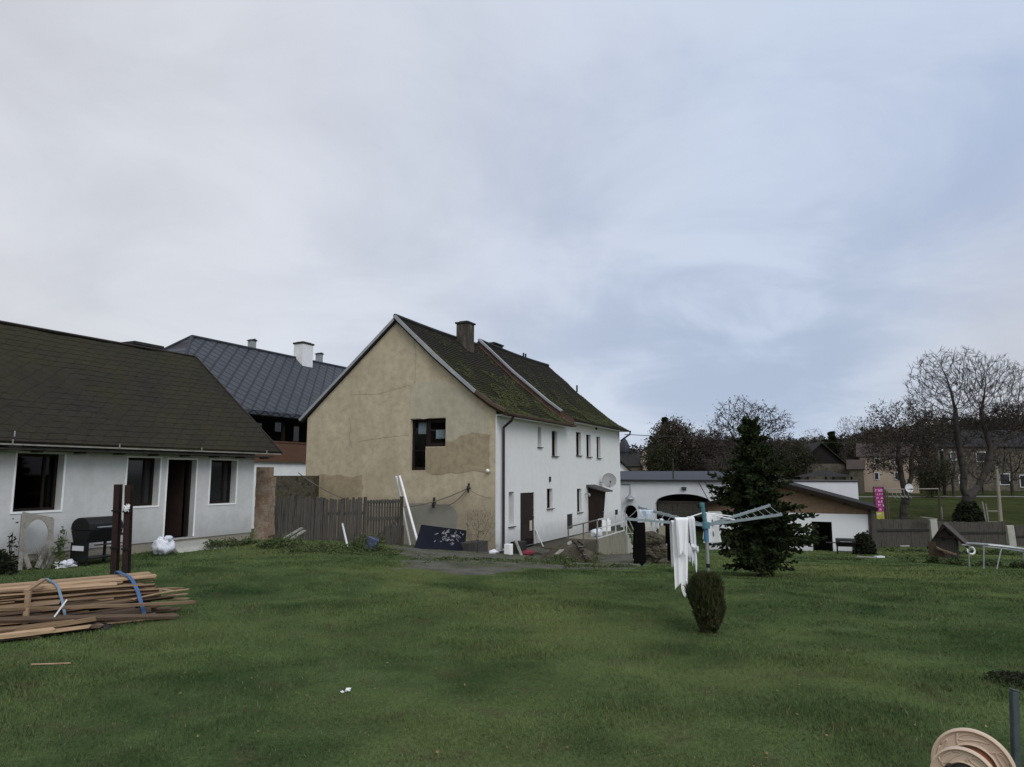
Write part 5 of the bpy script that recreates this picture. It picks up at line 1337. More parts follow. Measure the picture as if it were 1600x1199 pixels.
def strap(s0, s1, mat, label, w):
    m = MB(); pr = [(1.15, .0), (1.05, .38), (.92, .555), (.32, .558), (.22, .50), (.06, .36), (-.10, .16), (-.17, .0)]
    pts = [pile_pt(s0 + (s1 - s0) * k / (len(pr) - 1), d, z) for k, (d, z) in enumerate(pr)]
    for a, b in zip(pts, pts[1:]):
        n_ = (b - a).cross(ld_).normalized(); n_ = n_ if n_.z >= -.1 else -n_
        tw = ld_ * w / 2; m.add([a - tw, a + tw, b + tw, b - tw, a - tw + n_ * .012, a + tw + n_ * .012, b + tw + n_ * .012, b - tw + n_ * .012], [(0, 1, 2, 3), (7, 6, 5, 4), (0, 4, 5, 1), (3, 2, 6, 7), (0, 3, 7, 4), (1, 5, 6, 2)])
    return solo(m, 'strap', MT[mat], label, 'strap', 'straps round the lumber pile')
sR = onplane(LA, ld_, 222, 940)[0]; sL = onplane(LA, ld_, 95, 940)[0]
strap(sR - .22, sR + .02, 'blue_strap', 'bright blue strap round the right end of the lumber pile', .052)
strap(sL - .12, sL + .08, 'grey_strap', 'faded blue strap round the middle of the lumber pile', .034)
m = MB(); a = pile_pt(sL - .12, -.34, .20); b = pile_pt(sL + .02, -.31, .42); m.bar(a, b, .02, .012); solo(m, 'ribbon', MT['white_pipe'], 'short white ribbon end crossing the faded blue strap', 'ribbon')
m = MB(); g = hit(116, 988); m.blob(g + V((0, .1, .03)), (.22, .16, .10), 12, 8, .3, 3); m.blob(g + V((.3, .1, .0)), (.18, .13, .08), 12, 8, .3, 5); solo(m, 'charred_log', MT['soot'], 'charred black log lying in the grass at the front of the lumber pile', 'log', smooth=False)
g = hit(78, 1041); m = MB(); m.bar(g + V((-.2, 0, .012)), g + V((.18, .06, .01)), .022, .010); solo(m, 'stick', MT['plank'], 'small pale stick lying on the lawn in front of the lumber pile', 'stick')
g = hit(543, 1084); m = MB(); m.blob(g + V((0, 0, .03)), (.030, .014, .014), 8, 6, .6, 3); m.blob(g + V((-.04, -.03, .02)), (.016, .008, .008), 8, 6, .6, 4); solo(m, 'litter', MT['white_trim'], 'small crumpled white litter lying on the open lawn', 'litter')

# ================================================================ rotary clothes dryer with laundry
DY = 11.6
dh = at(1103, 821, DY); db = at(1109, 938, DY); db.z = G(db.x, db.y)
dry = thing('rotary_dryer', 'rotary clothes dryer with pale blue arms on a grey pole', 'clothes dryer', db)
dt = at(1097, 789, DY) - db; hubp = dh - db; lowp = at(1106.5, 886, DY) - db
m = MB(); m.tube([(0, 0, -.1), lowp], .020, 10); m.tube([lowp, hubp], .027, 10); m.build('pole', MT['alu'], dry, smooth=False)
m = MB(); m.lathe([(.0, .05), (.031, .05), (.031, -.01), (.0, -.01)], 10, lowp); m.build('collar', MT['black'], dry)
m = MB(); m.tube([hubp - V((0, 0, .26)), hubp - V((0, 0, .02))], .04, 12); m.build('sleeve', MT['blue_pl'], dry)
m = MB(); m.tube([hubp - V((0, 0, .02)), dt], .034, 12); m.lathe([(.0, .035), (.04, .03), (.042, -.03), (.0, -.035)], 12, dt); m.lathe([(.0, .06), (.062, .05), (.066, -.05), (.0, -.06)], 12, hubp); m.build('head', MT['turq'], dry)
arms = [at(1222, 804, DY - .15) - db, at(1203, 790, DY + .75) - db, at(997, 793, DY + .75) - db, at(978, 811, DY - .2) - db]
col = hubp.lerp(dt, .62)
for k, e in enumerate(arms):
    m = MB(); d = (e - hubp).normalized(); m.bar(hubp + d * .05, e, .024, .042)
    for j in range(6): p = hubp.lerp(e, .42 + .56 * j / 5); m.box(p + V((0, 0, .026)), (.014, .014, .022))
    m.build('arm', MT['ltblue'], dry)
    if k in (0, 3, 1):
        m = MB(); m.tube([col, hubp.lerp(e, .42)], .010, 6); m.build('strut', MT['white_pipe'], dry)
m = MB()
for (i, j) in ((0, 1), (2, 3)):
    for q in range(7):
        k = .40 + .59 * q / 6; a, b = hubp.lerp(arms[i], k), hubp.lerp(arms[j], k)
        if (i, j) in ((3, 0),): pass
        m.tube([a.lerp(b, w / 6) - V((0, 0, .05 * (a - b).length * (w / 6) * (1 - w / 6))) for w in range(7)], .0042, 4)
m.build('line', MT['alu'], dry)
# laundry: folded-over cloths with pleats
def hang(name, mat, label, cat, top, length, width, seed, dirv=(1, 0, 0), narrow=.0, pleat=.05, group=None, skew=0.0, hem=.06, folds=3, back=.55):
    top = V(top); dx = V(dirv).normalized(); dn = V((-dx.y, dx.x, 0)); n, k = 26, 18; m = MB(); vs = []; fs = []
    cols_ = []
    for j in range(-8, k + 1):            # negative rows fall behind the line
        q = abs(j) / (k if j >= 0 else 8 / back)
        row = []
        for i in range(n + 1):
            s = i / n - .5; w = width * (1 - narrow * q) ; f = math.sin(2 * math.pi * folds * (s + .5) + seed + .5 * q + .9 * noise.noise(V((s * 2, q * .8, seed))))
            amp = pleat * (.25 + .75 * min(1, q * 2.2))
            ln_ = length * q + hem * length * (noise.noise(V((s * 3.1, seed, 4))) * (q ** 2) * 2)
            off = (-.012 if j > 0 else .012 if j < 0 else 0)
            row.append(top + dx * (s * w + skew * q * length + .3 * amp * math.cos(f * 2)) + dn * (f * amp + (-off * -1)) - UP * ln_ + dn * (.02 if j < 0 else -.02 if j > 0 else 0))
        vs += row
    rows = k + 9
    for j in range(rows - 1):
        for i in range(n): a = j * (n + 1) + i; fs.append((a, a + 1, a + n + 2, a + n + 1))
    m.add(vs, fs); o = solo(m, name, MT[mat], label, cat, group, smooth=True, fix=False)
    s = o.modifiers.new('thickness', 'SOLIDIFY'); s.thickness = .006
    sb = o.modifiers.new('smooth', 'SUBSURF'); sb.levels = 1; sb.render_levels = 1
    return o
def pxlen(v0, v1, Y): return at(1050, v0, Y).z - at(1050, v1, Y).z
Y = DY - .45
hang('bed_sheet', 'cloth', 'long white sheet hanging low from the near arm of the clothes dryer', 'laundry', at(1062, 811, Y), pxlen(811, 922, Y), .31, 1.3, (1, .3, 0), .30, .026, skew=-.01, hem=.12, folds=2.0, back=.7)
hang('pillow_case', 'cloth', 'white cloth folded over the line on top of the long white sheet', 'laundry', at(1064, 808, Y - .09), pxlen(808, 866, Y), .21, 2.2, (1, .2, 0), .45, .018, hem=.14, folds=1.6, skew=-.03)
hang('pillow_case', 'cloth_grey', 'white cloth bunched right of the long white sheet', 'laundry', at(1078, 806, Y + .05), pxlen(806, 884, Y), .13, 4.4, (1, .4, 0), .2, .018, hem=.16, folds=1.4, skew=.05)
m = MB(); c_ = at(1083, 856, Y + .02); m.blob(c_, (.06, .05, .05), 12, 8, .35, 2); m.blob(c_ + V((-.06, 0, -.06)), (.05, .04, .13), 12, 9, .25, 5); m.blob(c_ + V((.06, 0, -.03)), (.03, .025, .05), 10, 8, .4, 7)
o = solo(m, 'sock_bundle', MT['cloth_grey'], 'small knotted white garment hanging beside the long white sheet', 'laundry', smooth=True)
Y = DY + .6
hang('shirt', 'cloth', 'white shirt hanging behind the dryer pole with dark button strip', 'laundry', at(1110, 801, Y), pxlen(801, 848, Y), .15, 3.1, (1, .1, 0), -1.15, .02, hem=.02, folds=1.2, back=.9)
m = MB(); a, b = at(1113, 812, Y - .03), at(1115, 838, Y - .03); m.bar(a, a.lerp(b, .42), .012, .006, (0, 1, 0)); m.bar(a.lerp(b, .72), b, .012, .006, (0, 1, 0)); solo(m, 'tie', MT['black'], 'thin dark ribbon hanging over the white shirt', 'laundry')
Y = DY - .1
hang('trousers', 'cloth_black', 'black trousers hanging from the left arm of the clothes dryer', 'laundry', at(999, 815, Y), pxlen(815, 881, Y), .165, .7, (1, .1, 0), -.18, .018, hem=.05, folds=1.0, skew=-.02, back=.9)
hang('stocking', 'cloth_black', 'narrow black garment half hidden behind the long white sheet', 'laundry', at(1043, 818, DY - .25), pxlen(818, 876, Y), .05, .9, (1, .1, 0), 0, .01, hem=.04, folds=1.0)
rr = random.Random(9)
hang('cloth', 'cloth_blue', 'pale blue cloth laid over the far left arm of the clothes dryer', 'laundry', at(1010, 797, DY + .45), pxlen(797, 810, DY), .24, 5.2, (1, -.25, 0), .25, .02, hem=.3, folds=1.5, back=.8)
for k, (u, v0, v1) in enumerate(((1020, 812, 830), (1026, 812, 826), (1033, 811, 822))):
    hang('sock', 'cloth_grey', ['leftmost of three small pale socks on the dryer line', 'middle one of three small pale socks on the dryer line', 'rightmost of three small pale socks on the dryer line'][k], 'laundry', at(u, v0, DY + .1), pxlen(v0, v1, DY), .05, k, (1, .2, 0), .1, .008, 'socks on the dryer line', folds=.8)

# ================================================================ front right: hose reel and post
hc = at(1521, 1201, 3.64)
reel = thing('hose_reel', 'cream plastic hose reel with embossed discs and brown drum at the lawn edge', 'hose reel', (hc.x, hc.y, G(hc.x, hc.y)))
hz = hc.z - G(hc.x, hc.y)
axis = V((.648, .757, -.097)).normalized(); RM = axis.to_track_quat('Z', 'Y').to_matrix()      # points away from the lawn edge
def disc(c, r, hole, mat, seed):
    m = MB(); t = .010
    pr = [(hole, -t), (hole * 1.10, -t * 2.2), (hole * 1.18, -t), (r * .90, -t), (r * .97, -t * 2.6), (r * 1.01, -t * 2.2), (r * 1.02, t), (r * .98, t * 1.4), (r * .93, t), (hole, t), (hole, -t)]
    m.lathe(pr, 64, c, RM); o = m.build('flange', mat, reel, smooth=True)
    o.modifiers.new('es', 'EDGE_SPLIT').split_angle = R(30)
    k = MB()
    for q in range(5):     # embossed petals: raised leaf outlines and curved ribs on the face
        a0 = q * 2 * math.pi / 5 + seed; pts = []
        for i in range(29):
            s = i / 28 * 2 * math.pi; rad = (hole * 1.25 + r * .90) / 2 + (r * .90 - hole * 1.25) / 2 * math.cos(s) * .80; ang = a0 + .40 * math.sin(s) * (1 + .35 * math.cos(s)) + .22 * math.cos(s)
            pts.append(c + RM @ V((rad * math.cos(ang), rad * math.sin(ang), -t * 1.0)))
        k.tube(pts, .0045, 6)
        a = a0 + .66; k.tube([c + RM @ V((x * math.cos(a + .3 * (x - hole) / (r - hole)), x * math.sin(a + .3 * (x - hole) / (r - hole)), -t)) for x in np.linspace(hole * 1.15, r * .93, 6)], .005, 6)
    k.build('embossing', mat, o, smooth=True); return o
c_far = V((0, 0, hz)); c_near = c_far - axis * .25
disc(c_far, .176, .098, MT['cream'], .3); disc(c_near, .136, .070, MT['cream'], 1.0)
m = MB(); m.lathe([(.072, 0), (.099, .24), (.093, .24), (.066, 0), (.072, 0)], 40, c_near + axis * .005, RM); m.build('drum', MT['terra'], reel, smooth=True)
m = MB(); m.lathe([(.0, -.03), (.048, -.03), (.067, -.018), (.070, .012), (.0, .012)], 32, c_near, RM); m.build('hub_cap', MT['soot'], reel, smooth=False)
m = MB(); m.tube([c_near + RM @ V((.05, .05, -.03)), c_near + RM @ V((.05, .05, -.10))], .016, 8); m.build('crank_knob', MT['black'], reel)
m = MB()
for c_ in (c_near - axis * .04, c_far + axis * .04):
    for s in (-1, 1): m.bar(c_ + V((0, 0, -.02)), V((c_.x + s * .22, c_.y, -.02)), .03, .03, (0, 1, 0))
m.build('stand', MT['cream'], reel)
p = at(1584, 1080, 3.85); b_ = at(1577, 1215, 3.7)
gp = thing('metal_post', 'dark grey green metal post beside the cream hose reel', 'post', (b_.x, b_.y, G(b_.x, b_.y)))
d = p - gp.location; m = MB(); m.bar((0, 0, -.1), d, .036, .036, (0, 1, 0)); m.build('shaft', MT['post_green'], gp, bevel=.008)
m = MB(); m.bar(d * .999, d + V((.003, .0, .010)), .038, .038, (0, 1, 0)); m.build('cap', MT['post_green'], gp, bevel=.006)

# ================================================================ right side of the garden
# board fence with concrete posts
def hz_(u, v, Y): return at(u, v, Y)
RA, RB = at(1352, 850, 43.2), at(1700, 850, 44.6)
rf_ = thing('board_fence', 'long dark board fence with pale concrete posts at the end of the lawn', 'fence', (RA.x, RA.y, 0), math.atan2(RB.y - RA.y, RB.x - RA.x))
RDv = V((RB.x - RA.x, RB.y - RA.y, 0)).normalized(); RO = V((RA.x, RA.y, 0)); rr = random.Random(8)
def Fs(u, v): return onplane(RO, RDv, u, v)
posts = [Fs(1457, 820)[0], Fs(1577, 830)[0], Fs(1690, 830)[0]]
segs = [(0, posts[0] - .25), (posts[0] + .25, posts[1] - .25), (posts[1] + .25, posts[2] - .25)]
tops = [Fs(1400, 810)[1], Fs(1530, 814)[1], Fs(1590, 820)[1]]
for (a, b), tp in zip(segs, tops):
    m = MB(); x = a
    while x < b - .02:
        w = min(rr.uniform(.13, .19), b - x); m.b2((x, rr.uniform(0, .012), -3.0), (x + w - .008, .035, tp - .72 + rr.uniform(-.01, .01))); m.b2((x, -.03 + rr.uniform(0, .012), tp - .68), (x + w - .008, .01, tp + rr.uniform(-.025, .02) - .07 * math.sin((x - a) * .6))); x += w
    m.build('board_panel', MT['fence_dark'], rf_)
    m = MB(); m.b2((a, -.045, tp - .78), (b, .0, tp - .66)); m.build('rail', MT['soot'], rf_)
for x, tp in zip(posts, (Fs(1457, 812)[1], Fs(1575, 821)[1], Fs(1690, 826)[1])):
    m = MB(); m.prism([(x - .24, -.14, tp), (x + .22, -.14, tp + .0), (x + .34, -.14, -2.9), (x - .12, -.14, -2.9)], (0, .2, 0)); m.build('concrete_post', MT['concrete'], rf_, bevel=.02)
# small things on top of / behind the fence
m = MB(); a, b = at(1440, 808, 43.0), at(1463, 811, 43.0); m.bar(a, b, .3, .05); solo(m, 'loose_plank', MT['grey_wood'], 'pale board lying on top of the fence beside the left concrete post', 'plank')
# playhouse
pb0 = hit(1472, 872)
ph = thing('playhouse', 'small weathered wooden playhouse with steep gable roof', 'playhouse', pb0, R(-36)); ph.scale = (.62, .75, 1.0)
kx = pb0.y / 1109
hh = (872 - 822) * kx
w2 = 1.25
m = MB(); m.prism([(-.55, 0, 0), (.95, 0, 0), (.95, 0, hh * .55), (.25, 0, hh * .93), (-.55, 0, hh * .48)], (0, 1.5, 0)); m.build('wall', MT['fence'], ph)
m = MB(); m.bar((.25, .6, hh * 1.04), (-.85, .6, hh * .30), 1.9, .05); m.bar((.25, .6, hh * 1.04), (1.75, .6, hh * .36), 1.9, .05); m.build('roof', MT['fence_dark'], ph)
m = MB(); m.bar((.25, -.36, hh * 1.0), (-.85, -.36, hh * .27), .04, .1); m.bar((.25, -.36, hh * 1.0), (1.75, -.36, hh * .32), .04, .1); m.bar((-.3, -.36, hh * .66), (.9, -.36, hh * .66), .04, .08); m.build('gable_trim', MT['dark_wood'], ph)
m = MB(); m.b2((.05, -.012, hh * .52), (.3, .01, hh * .66)); m.b2((.42, -.012, hh * .60), (.66, .01, hh * .76)); m.build('opening', MT['soot'], ph)  # near-black slabs on the wall; the shade inside both openings is put into their colour
m = MB()
for x in (-.55, -.3, -.05, .2): m.b2((x - .14, -.95, -.25), (x + .1, -.91, hh * (.52 if x < -.2 else .3)))
m.build('fence_boards', MT['plank_dark'], ph)
m = MB(); m.bar((-.1, -1.0, hh * .32), (1.0, -.9, hh * .16), .35, .06); m.bar((-.2, -.98, hh * .36), (.4, -1.0, hh * .2), .22, .07); m.build('bench', MT['plank_dark'], ph)
# low pale pipe rail on thin legs
Yr_ = hit(1537, 890).y
g0_ = hit(1514, 880); rfm = thing('rail_frame', 'low pale metal rail frame on thin legs standing in the grass before the board fence', 'rail frame', g0_)
rp = [(1512, 850, .9), (1525, 850.6, .4), (1545, 852, 0), (1565, 854, -.1), (1585, 856.5, -.1), (1605, 859.5, 0), (1640, 863, .4), (1680, 866, 1.2)]
pts = [at(u, v, Yr_ + o) - g0_ for u, v, o in rp]
m = MB(); m.tube(pts, .05, 8); m.tube([p + V((.02, .3, -.07)) for p in pts], .035, 7); m.build('rail', MT['alu'], rfm)
for (u0, v0, u1, v1, o) in ((1514, 851, 1514, 881, .9), (1537, 852, 1537, 890, .0), (1565, 855, 1557, 893, -.1), (1599, 859, 1599, 884, .6), (1650, 864, 1646, 898, .3)):
    a = at(u0, v0, Yr_ + o) - g0_; b = at(u1, v1, Yr_ + o); b.z = G(b.x, b.y) - .05; m = MB(); m.tube([a, b - g0_], .02, 7); m.build('leg', MT['alu'], rfm)
m = MB(); g = hit(1518, 867); m.lathe([(.17, -.035), (.21, 0), (.17, .035), (.13, 0), (.17, -.035)], 16, g + V((0, 0, .19)), Matrix.Rotation(R(80), 3, 'X')); solo(m, 'ring', MT['white_trim'], 'white ring standing in the grass behind the left leg of the rail frame', 'ring')
# grill by the annex
b_ = hit(1322, 866); kx = b_.y / 1109
g2 = grill('grill', 'black cart grill standing in front of the brick-gabled annex', (b_.x, b_.y, b_.z), R(-20), .85, .5, 24 * kx)
m = MB(); m.b2((-.85, -.2, 24 * kx * .68), (-.42, .2, 24 * kx * .71)); m.b2((.42, -.2, 24 * kx * .68), (.8, .2, 24 * kx * .71)); m.build('side_shelf', MT['black'], g2)
g = hit(1357, 867); leafy('round_bush', (g.x, g.y + .4, g.z - .05), (.52, .5, 1.15), 3800, MT['darkbush'], 'dark rounded bush at the right corner of the brick-gabled annex', 'bush', 31, .07)
m = MB(); g = hit(1361, 872); m.bar(g + V((-.5, .2, .03)), g + V((.1, -.2, .03)), .22, .04); solo(m, 'loose_plank', MT['grey_wood'], 'greyish plank lying on the grass below the round dark bush', 'plank')
m = MB(); g = hit(1375, 872); m.bar(g + V((-.2, 0, .04)), g + V((.2, .1, .04)), .2, .06); solo(m, 'slab', MT['cloth_grey'], 'small pale slab on the grass right of the round dark bush', 'slab')
m = MB(); g = hit(1413, 855); m.bar(g + V((-.3, 0, .06)), g + V((.3, .1, .06)), .2, .06); solo(m, 'slab', MT['concrete'], 'small grey slab lying in the grass before the board fence', 'slab')
# magenta banner
bY = 47.5; a, b = at(1366, 762, bY), at(1382.5, 808, bY)
bn = thing('banner', 'tall magenta banner with white print and yellow foot behind the board fence', 'banner', ((a.x + b.x) / 2, bY, G((a.x + b.x) / 2, bY)))
bw_, zt_, zb_ = (b.x - a.x) / 2 * .96, a.z - bn.location.z, b.z - bn.location.z - .25
zs = zb_ + (zt_ - zb_) * .27
m = MB()
def cloth_strip(m, z0, z1, y=0.0, n=10):
    for k in range(n):
        q = [-bw_ + 2 * bw_ * (k + i) / n for i in (0, 1)]; yy = [y + .03 * math.sin(x * 4) for x in q]
        m.add([(q[0], yy[0], z0), (q[1], yy[1], z0), (q[1], yy[1], z1), (q[0], yy[0], z1), (q[0], yy[0] + .02, z0), (q[1], yy[1] + .02, z0), (q[1], yy[1] + .02, z1), (q[0], yy[0] + .02, z1)], [(0, 1, 2, 3), (7, 6, 5, 4), (3, 2, 6, 7), (0, 4, 5, 1)])
cloth_strip(m, zs + .002, zt_); m.build('upper_cloth', MT['magenta'], bn)
m = MB(); cloth_strip(m, zb_, zs); m.build('lower_cloth', MT['yellow'], bn)
m = MB(); rr = random.Random(33)      # lines of print too small and blurred to read in the photograph
H_ = zt_ - zs
for row, (q, hgt, dens) in enumerate(((.88, .12, .9), (.72, .10, .35), (.56, .09, .45), (.42, .12, .5), (.27, .12, .6), (.10, .13, .6), (-.10, .12, .8))):
    x = -bw_ * .85 + (bw_ * .5 if row in (3, 4, 5) and rr.random() < .3 else 0); z = zs + H_ * q
    while x < bw_ * .82:
        w = rr.uniform(.035, .075); hh_ = H_ * hgt * rr.uniform(.55, .75)
        if rr.random() < dens:
            y = .03 * math.sin(x * 4) - .006; s = rr.random()
            m.b2((x, y - .003, z - hh_ / 2), (x + w * .4, y, z + hh_ / 2))
            if s < .6: m.b2((x + w * .4, y - .003, z + hh_ * .2), (x + w, y, z + hh_ / 2))
            if s > .35: m.b2((x + w * .4, y - .003, z - hh_ / 2), (x + w, y, z - hh_ * .2))
        x += w * 1.5
m.build('print', MT['banner_txt'], bn)
m = MB()
for s in (-1, 1): m.b2((s * (bw_ + .05) - .03, .02, -.1), (s * (bw_ + .05) + .03, .08, zt_ + .05))
m.b2((-bw_ - .05, .03, zt_ + .0), (bw_ + .05, .07, zt_ + .05)); m.build('frame', MT['brown_metal'], bn)
m = MB(); p = at(1386.5, 768, 47.6); g_ = G(p.x, 47.6); m.bar((p.x, 47.6, g_), p, .07, .07); solo(m, 'stake', MT['plank_dark'], 'thin wooden stake right beside the magenta banner', 'stake')
# white disc and washing poles by the brown tree
wY = 50.0; dc = at(1420, 763, wY)
dish('satellite_dish', 'pale round dish on the trunk fork of the brown-leaved tree', dc, (.12, -1, .1), .30, dc + V((.15, .6, -.2)), MT['cloth_grey'])
wp = at(1383, 765, wY); wq = at(1466, 764, wY)
wpo = thing('drying_rack', 'long horizontal wooden drying pole with hooks beside the banner', 'drying rack', (wp.x, wY, G(wp.x, wY)))
z_ = wp.z - wpo.location.z; L_ = wq.x - wp.x
m = MB(); m.tube([(0, 0, z_), (L_, 0, z_ + .05)], .045, 6); m.tube([(0, .1, z_ - .5), (L_ * .42, .1, z_ - .5)], .06, 6); m.build('pole', MT['grey_wood'], wpo)
m = MB(); 
for k in range(5): x = .45 + k * .28; m.tube([(x, 0, z_), (x + .03, 0, z_ - .3), (x + .12, 0, z_ - .52), (x + .28, 0, z_ - .6)], .022, 5)
m.build('hook', MT['alu'], wpo)
for x in (0, L_): m = MB(); m.bar((x, 0, 0), (x, 0, z_ + .02), .08, .08); m.build('post', MT['fence_dark'], wpo)
# utility pole with strut, and a wooden brace pair
uY = 49; a, b = at(1557, 729, uY), at(1564, 822, uY); g_ = G(b.x, uY)
up_ = thing('utility_pole', 'leaning grey concrete pole beside the big bare double-stemmed tree', 'pole', (b.x, uY, g_)); d = a - up_.location
m = MB(); m.tube([(0, 0, -.2), d], [.14, .09], 8); m.build('shaft', MT['plinth'], up_)
m = MB(); m.bar(d * .97 + V((-.1, -.1, 0)), d * .97 + V((.45, -.1, .15)), .06, .06); m.lathe([(.02, 0), (.05, .04), (.03, .1), (.05, .14), (0, .18)], 8, d * .98 + V((.4, -.1, .1))); m.build('bracket', MT['soot'], up_)
gt_ = thing('pole_gate', 'pale wooden rail frame between the big tree and the concrete pole', 'gate', (at(1549, 810, 50).x, 50, G(at(1549, 810, 50).x, 50)))
m = MB(); z_ = at(1545, 793, 50).z - gt_.location.z
m.bar((-.35, 0, -.2), (-.55, 0, z_ + .4), .09, .09); m.bar((-.22, 0, -.2), (-.32, 0, z_ + .25), .09, .09); m.bar((-.3, 0, z_ - .25), (.5, 0, z_ - .25), .06, .07); m.bar((-.3, 0, z_ - 1.0), (.5, 0, z_ - 1.0), .06, .07); m.build('frame', MT['grey_wood'], gt_)
m = MB(); p = at(1470, 775, 52); m.tube([(p.x, 52, G(p.x, 52)), at(1471, 792, 52)], .035, 6); solo(m, 'stake', MT['grey_wood'], 'lone thin stake in the field left of the dark low bush', 'stake')
# ================================================================ trees
def colonize(stems, attract, step, kill, infl, iters, rng, trop=.0, zmin=None):
    """space colonisation; stems = list of point chains; returns nodes, parents"""
    P = []; par = []
    for ch in stems:
        prev = -1
        for i, p in enumerate(ch):
            if isinstance(p, tuple) and len(p) == 2 and p[0] == 'at': prev = p[1]; continue
            P.append(np.array(p, float)); par.append(prev); prev = len(P) - 1
    A = np.array(attract, float); N = np.array(P)
    kc = {}
    best = np.full(len(A), 1e9); who = np.zeros(len(A), int); start = 0
    for it in range(iters):
        new = N[start:]
        if len(new):
            for c0 in range(0, len(new), 400):
                d = np.linalg.norm(A[:, None, :] - new[None, c0:c0 + 400, :], axis=2)
                if zmin is not None: d[:, new[c0:c0 + 400, 2] < zmin] = 1e9
                j = d.argmin(1); dm = d[np.arange(len(A)), j]
                u = dm < best; best[u] = dm[u]; who[u] = j[u] + start + c0
        keep = best > kill
        A, best, who = A[keep], best[keep], who[keep]
        if not len(A): break
        act = best < infl
        if not act.any(): break
        start = len(N)
        dirs = A[act] - N[who[act]]; dirs /= np.linalg.norm(dirs, axis=1)[:, None]
        acc = {}
        for w, d in zip(who[act], dirs): acc[w] = acc.get(w, 0) + d
        add = []
        for w, d in acc.items():
            kc[w] = kc.get(w, 0) + 1
            if kc[w] > 3: continue
            d = d / (np.linalg.norm(d) + 1e-9); d = d + rng.normal(0, .08, 3) + np.array([0, 0, trop]); d /= np.linalg.norm(d) + 1e-9
            add.append(N[w] + d * step); par.append(int(w))
        if not add: break
        N = np.vstack([N, np.array(add)])
    return N, par

def tree_mesh(name, label, cat, base, stems, attract, step=.3, kill=.6, infl=4, r_tip=.012, r_max=.3, expo=2.3, twigs=2, twig_len=.45, seed=1, mats=('bark', 'twig'), leaves=None, leaf_n=0, leaf_s=.06, group=None, iters=160, thick=.05, trop=.04, twig_w=.010, up=.5, r_root=None, zmin=None):
    rng = np.random.default_rng(seed)
    N, par = colonize(stems, attract, step, kill, infl, iters, rng, trop, zmin)
    n = len(N); r = np.zeros(n); kids = np.zeros(n, int)
    for i in range(n - 1, -1, -1):
        if kids[i] == 0: r[i] = r_tip ** expo
        if par[i] >= 0: r[par[i]] += r[i]; kids[par[i]] += 1
    r = np.minimum(r ** (1 / expo), r_max)
    if r_root: r = r_tip + (r_root - r_tip) * (np.maximum(0, r - r_tip) / max(1e-6, r.max() - r_tip)) ** 1.4
    for i in range(n):            # flare at the root
        if par[i] < 0: r[i] *= 1.25
    root = thing(name, label, cat, base, 0, group); b = np.array(base)
    big, small = MB(), []
    for i in range(n):
        p = par[i]
        if p < 0: continue
        a, c = N[p] - b, N[i] - b; ra, rc = r[p], r[i]
        if rc < ra * .62: ra = rc * 1.15
        if rc > thick:
            d = V(c - a); d.normalize(); big.tube([V(a) - d * rc * .2, V(c) + d * rc * .2], [ra, rc], 8, caps=False)
        else: small.append((a, c, ra, rc))
    rg = rng
    term = np.where(kids <= 1)[0]
    for i in term:
        if par[i] < 0 or r[i] > thick * .8: continue
        d = N[i] - N[par[i]]; d /= np.linalg.norm(d) + 1e-9
        for _ in range(twigs if kids[i] == 0 else max(1, twigs // 2)):
            q = d + rg.normal(0, .42, 3) + np.array([0, 0, up * .4]); q /= np.linalg.norm(q)
            l = twig_len * rg.uniform(.5, 1.2); a = N[i] - b; m_ = a + q * l * .5 + rg.normal(0, .03, 3); e = m_ + (q + rg.normal(0, .14, 3)) * l * .5
            small.append((a, m_, twig_w, twig_w * .8)); small.append((m_, e, twig_w * .8, twig_w * .45))
            for _s in range(2):
                q2 = q + rg.normal(0, .6, 3) + np.array([0, 0, up * .3]); q2 /= np.linalg.norm(q2); small.append((m_ if _s else a + q * l * .25, (m_ if _s else a + q * l * .25) + q2 * l * rg.uniform(.35, .6), twig_w * .7, twig_w * .4))
    if big.v: big.build('trunk', MT[mats[0]], root, smooth=True, fix=False)
    S = np.array([(*a, *c, ra, rc) for a, c, ra, rc in small])
    A, C, ra, rc = S[:, :3], S[:, 3:6], S[:, 6], S[:, 7]
    D = C - A; D /= np.linalg.norm(D, axis=1)[:, None] + 1e-9; ref = np.where(np.abs(D[:, 2:3]) > .9, np.array([[1., 0, 0]]), np.array([[0, 0, 1.]]))
    U = np.cross(D, ref); U /= np.linalg.norm(U, axis=1)[:, None] + 1e-9; W_ = np.cross(U, D); quads = []
    ang = [0, 2 * math.pi / 3, 4 * math.pi / 3]
    rA = [A + (U * math.cos(q) + W_ * math.sin(q)) * ra[:, None] for q in ang]; rC = [C + (U * math.cos(q) + W_ * math.sin(q)) * rc[:, None] for q in ang]
    for k in range(3): quads.append(np.stack([rA[k], rA[(k + 1) % 3], rC[(k + 1) % 3], rC[k]], 1))
    vs = np.concatenate(quads).reshape(-1, 3)
    crown = link('crown', fastmesh('crown', vs, 0, 4, MT[mats[1]]), root)
    if leaves:
        ti = rg.choice(term, leaf_n); c = N[ti] - b + rg.normal(0, twig_len * .55, (leaf_n, 3))
        link('leaves', fastmesh('leaves', cards(c, leaf_s, rg), 0, 4, MT[leaves]), root)
    return root

def cards(c, s, rg, flat=0.0):
    n = len(c); a = rg.normal(0, 1, (n, 3)); a[:, 2] *= (1 - flat); a /= np.linalg.norm(a, axis=1)[:, None]; q = rg.normal(0, 1, (n, 3)); b = np.cross(a, q); b /= np.linalg.norm(b, axis=1)[:, None]
    k = (s * rg.uniform(.5, 1.4, n))[:, None]; return np.stack([c - a * k, c + b * k * .6, c + a * k, c - b * k * .6], 1).reshape(-1, 3)

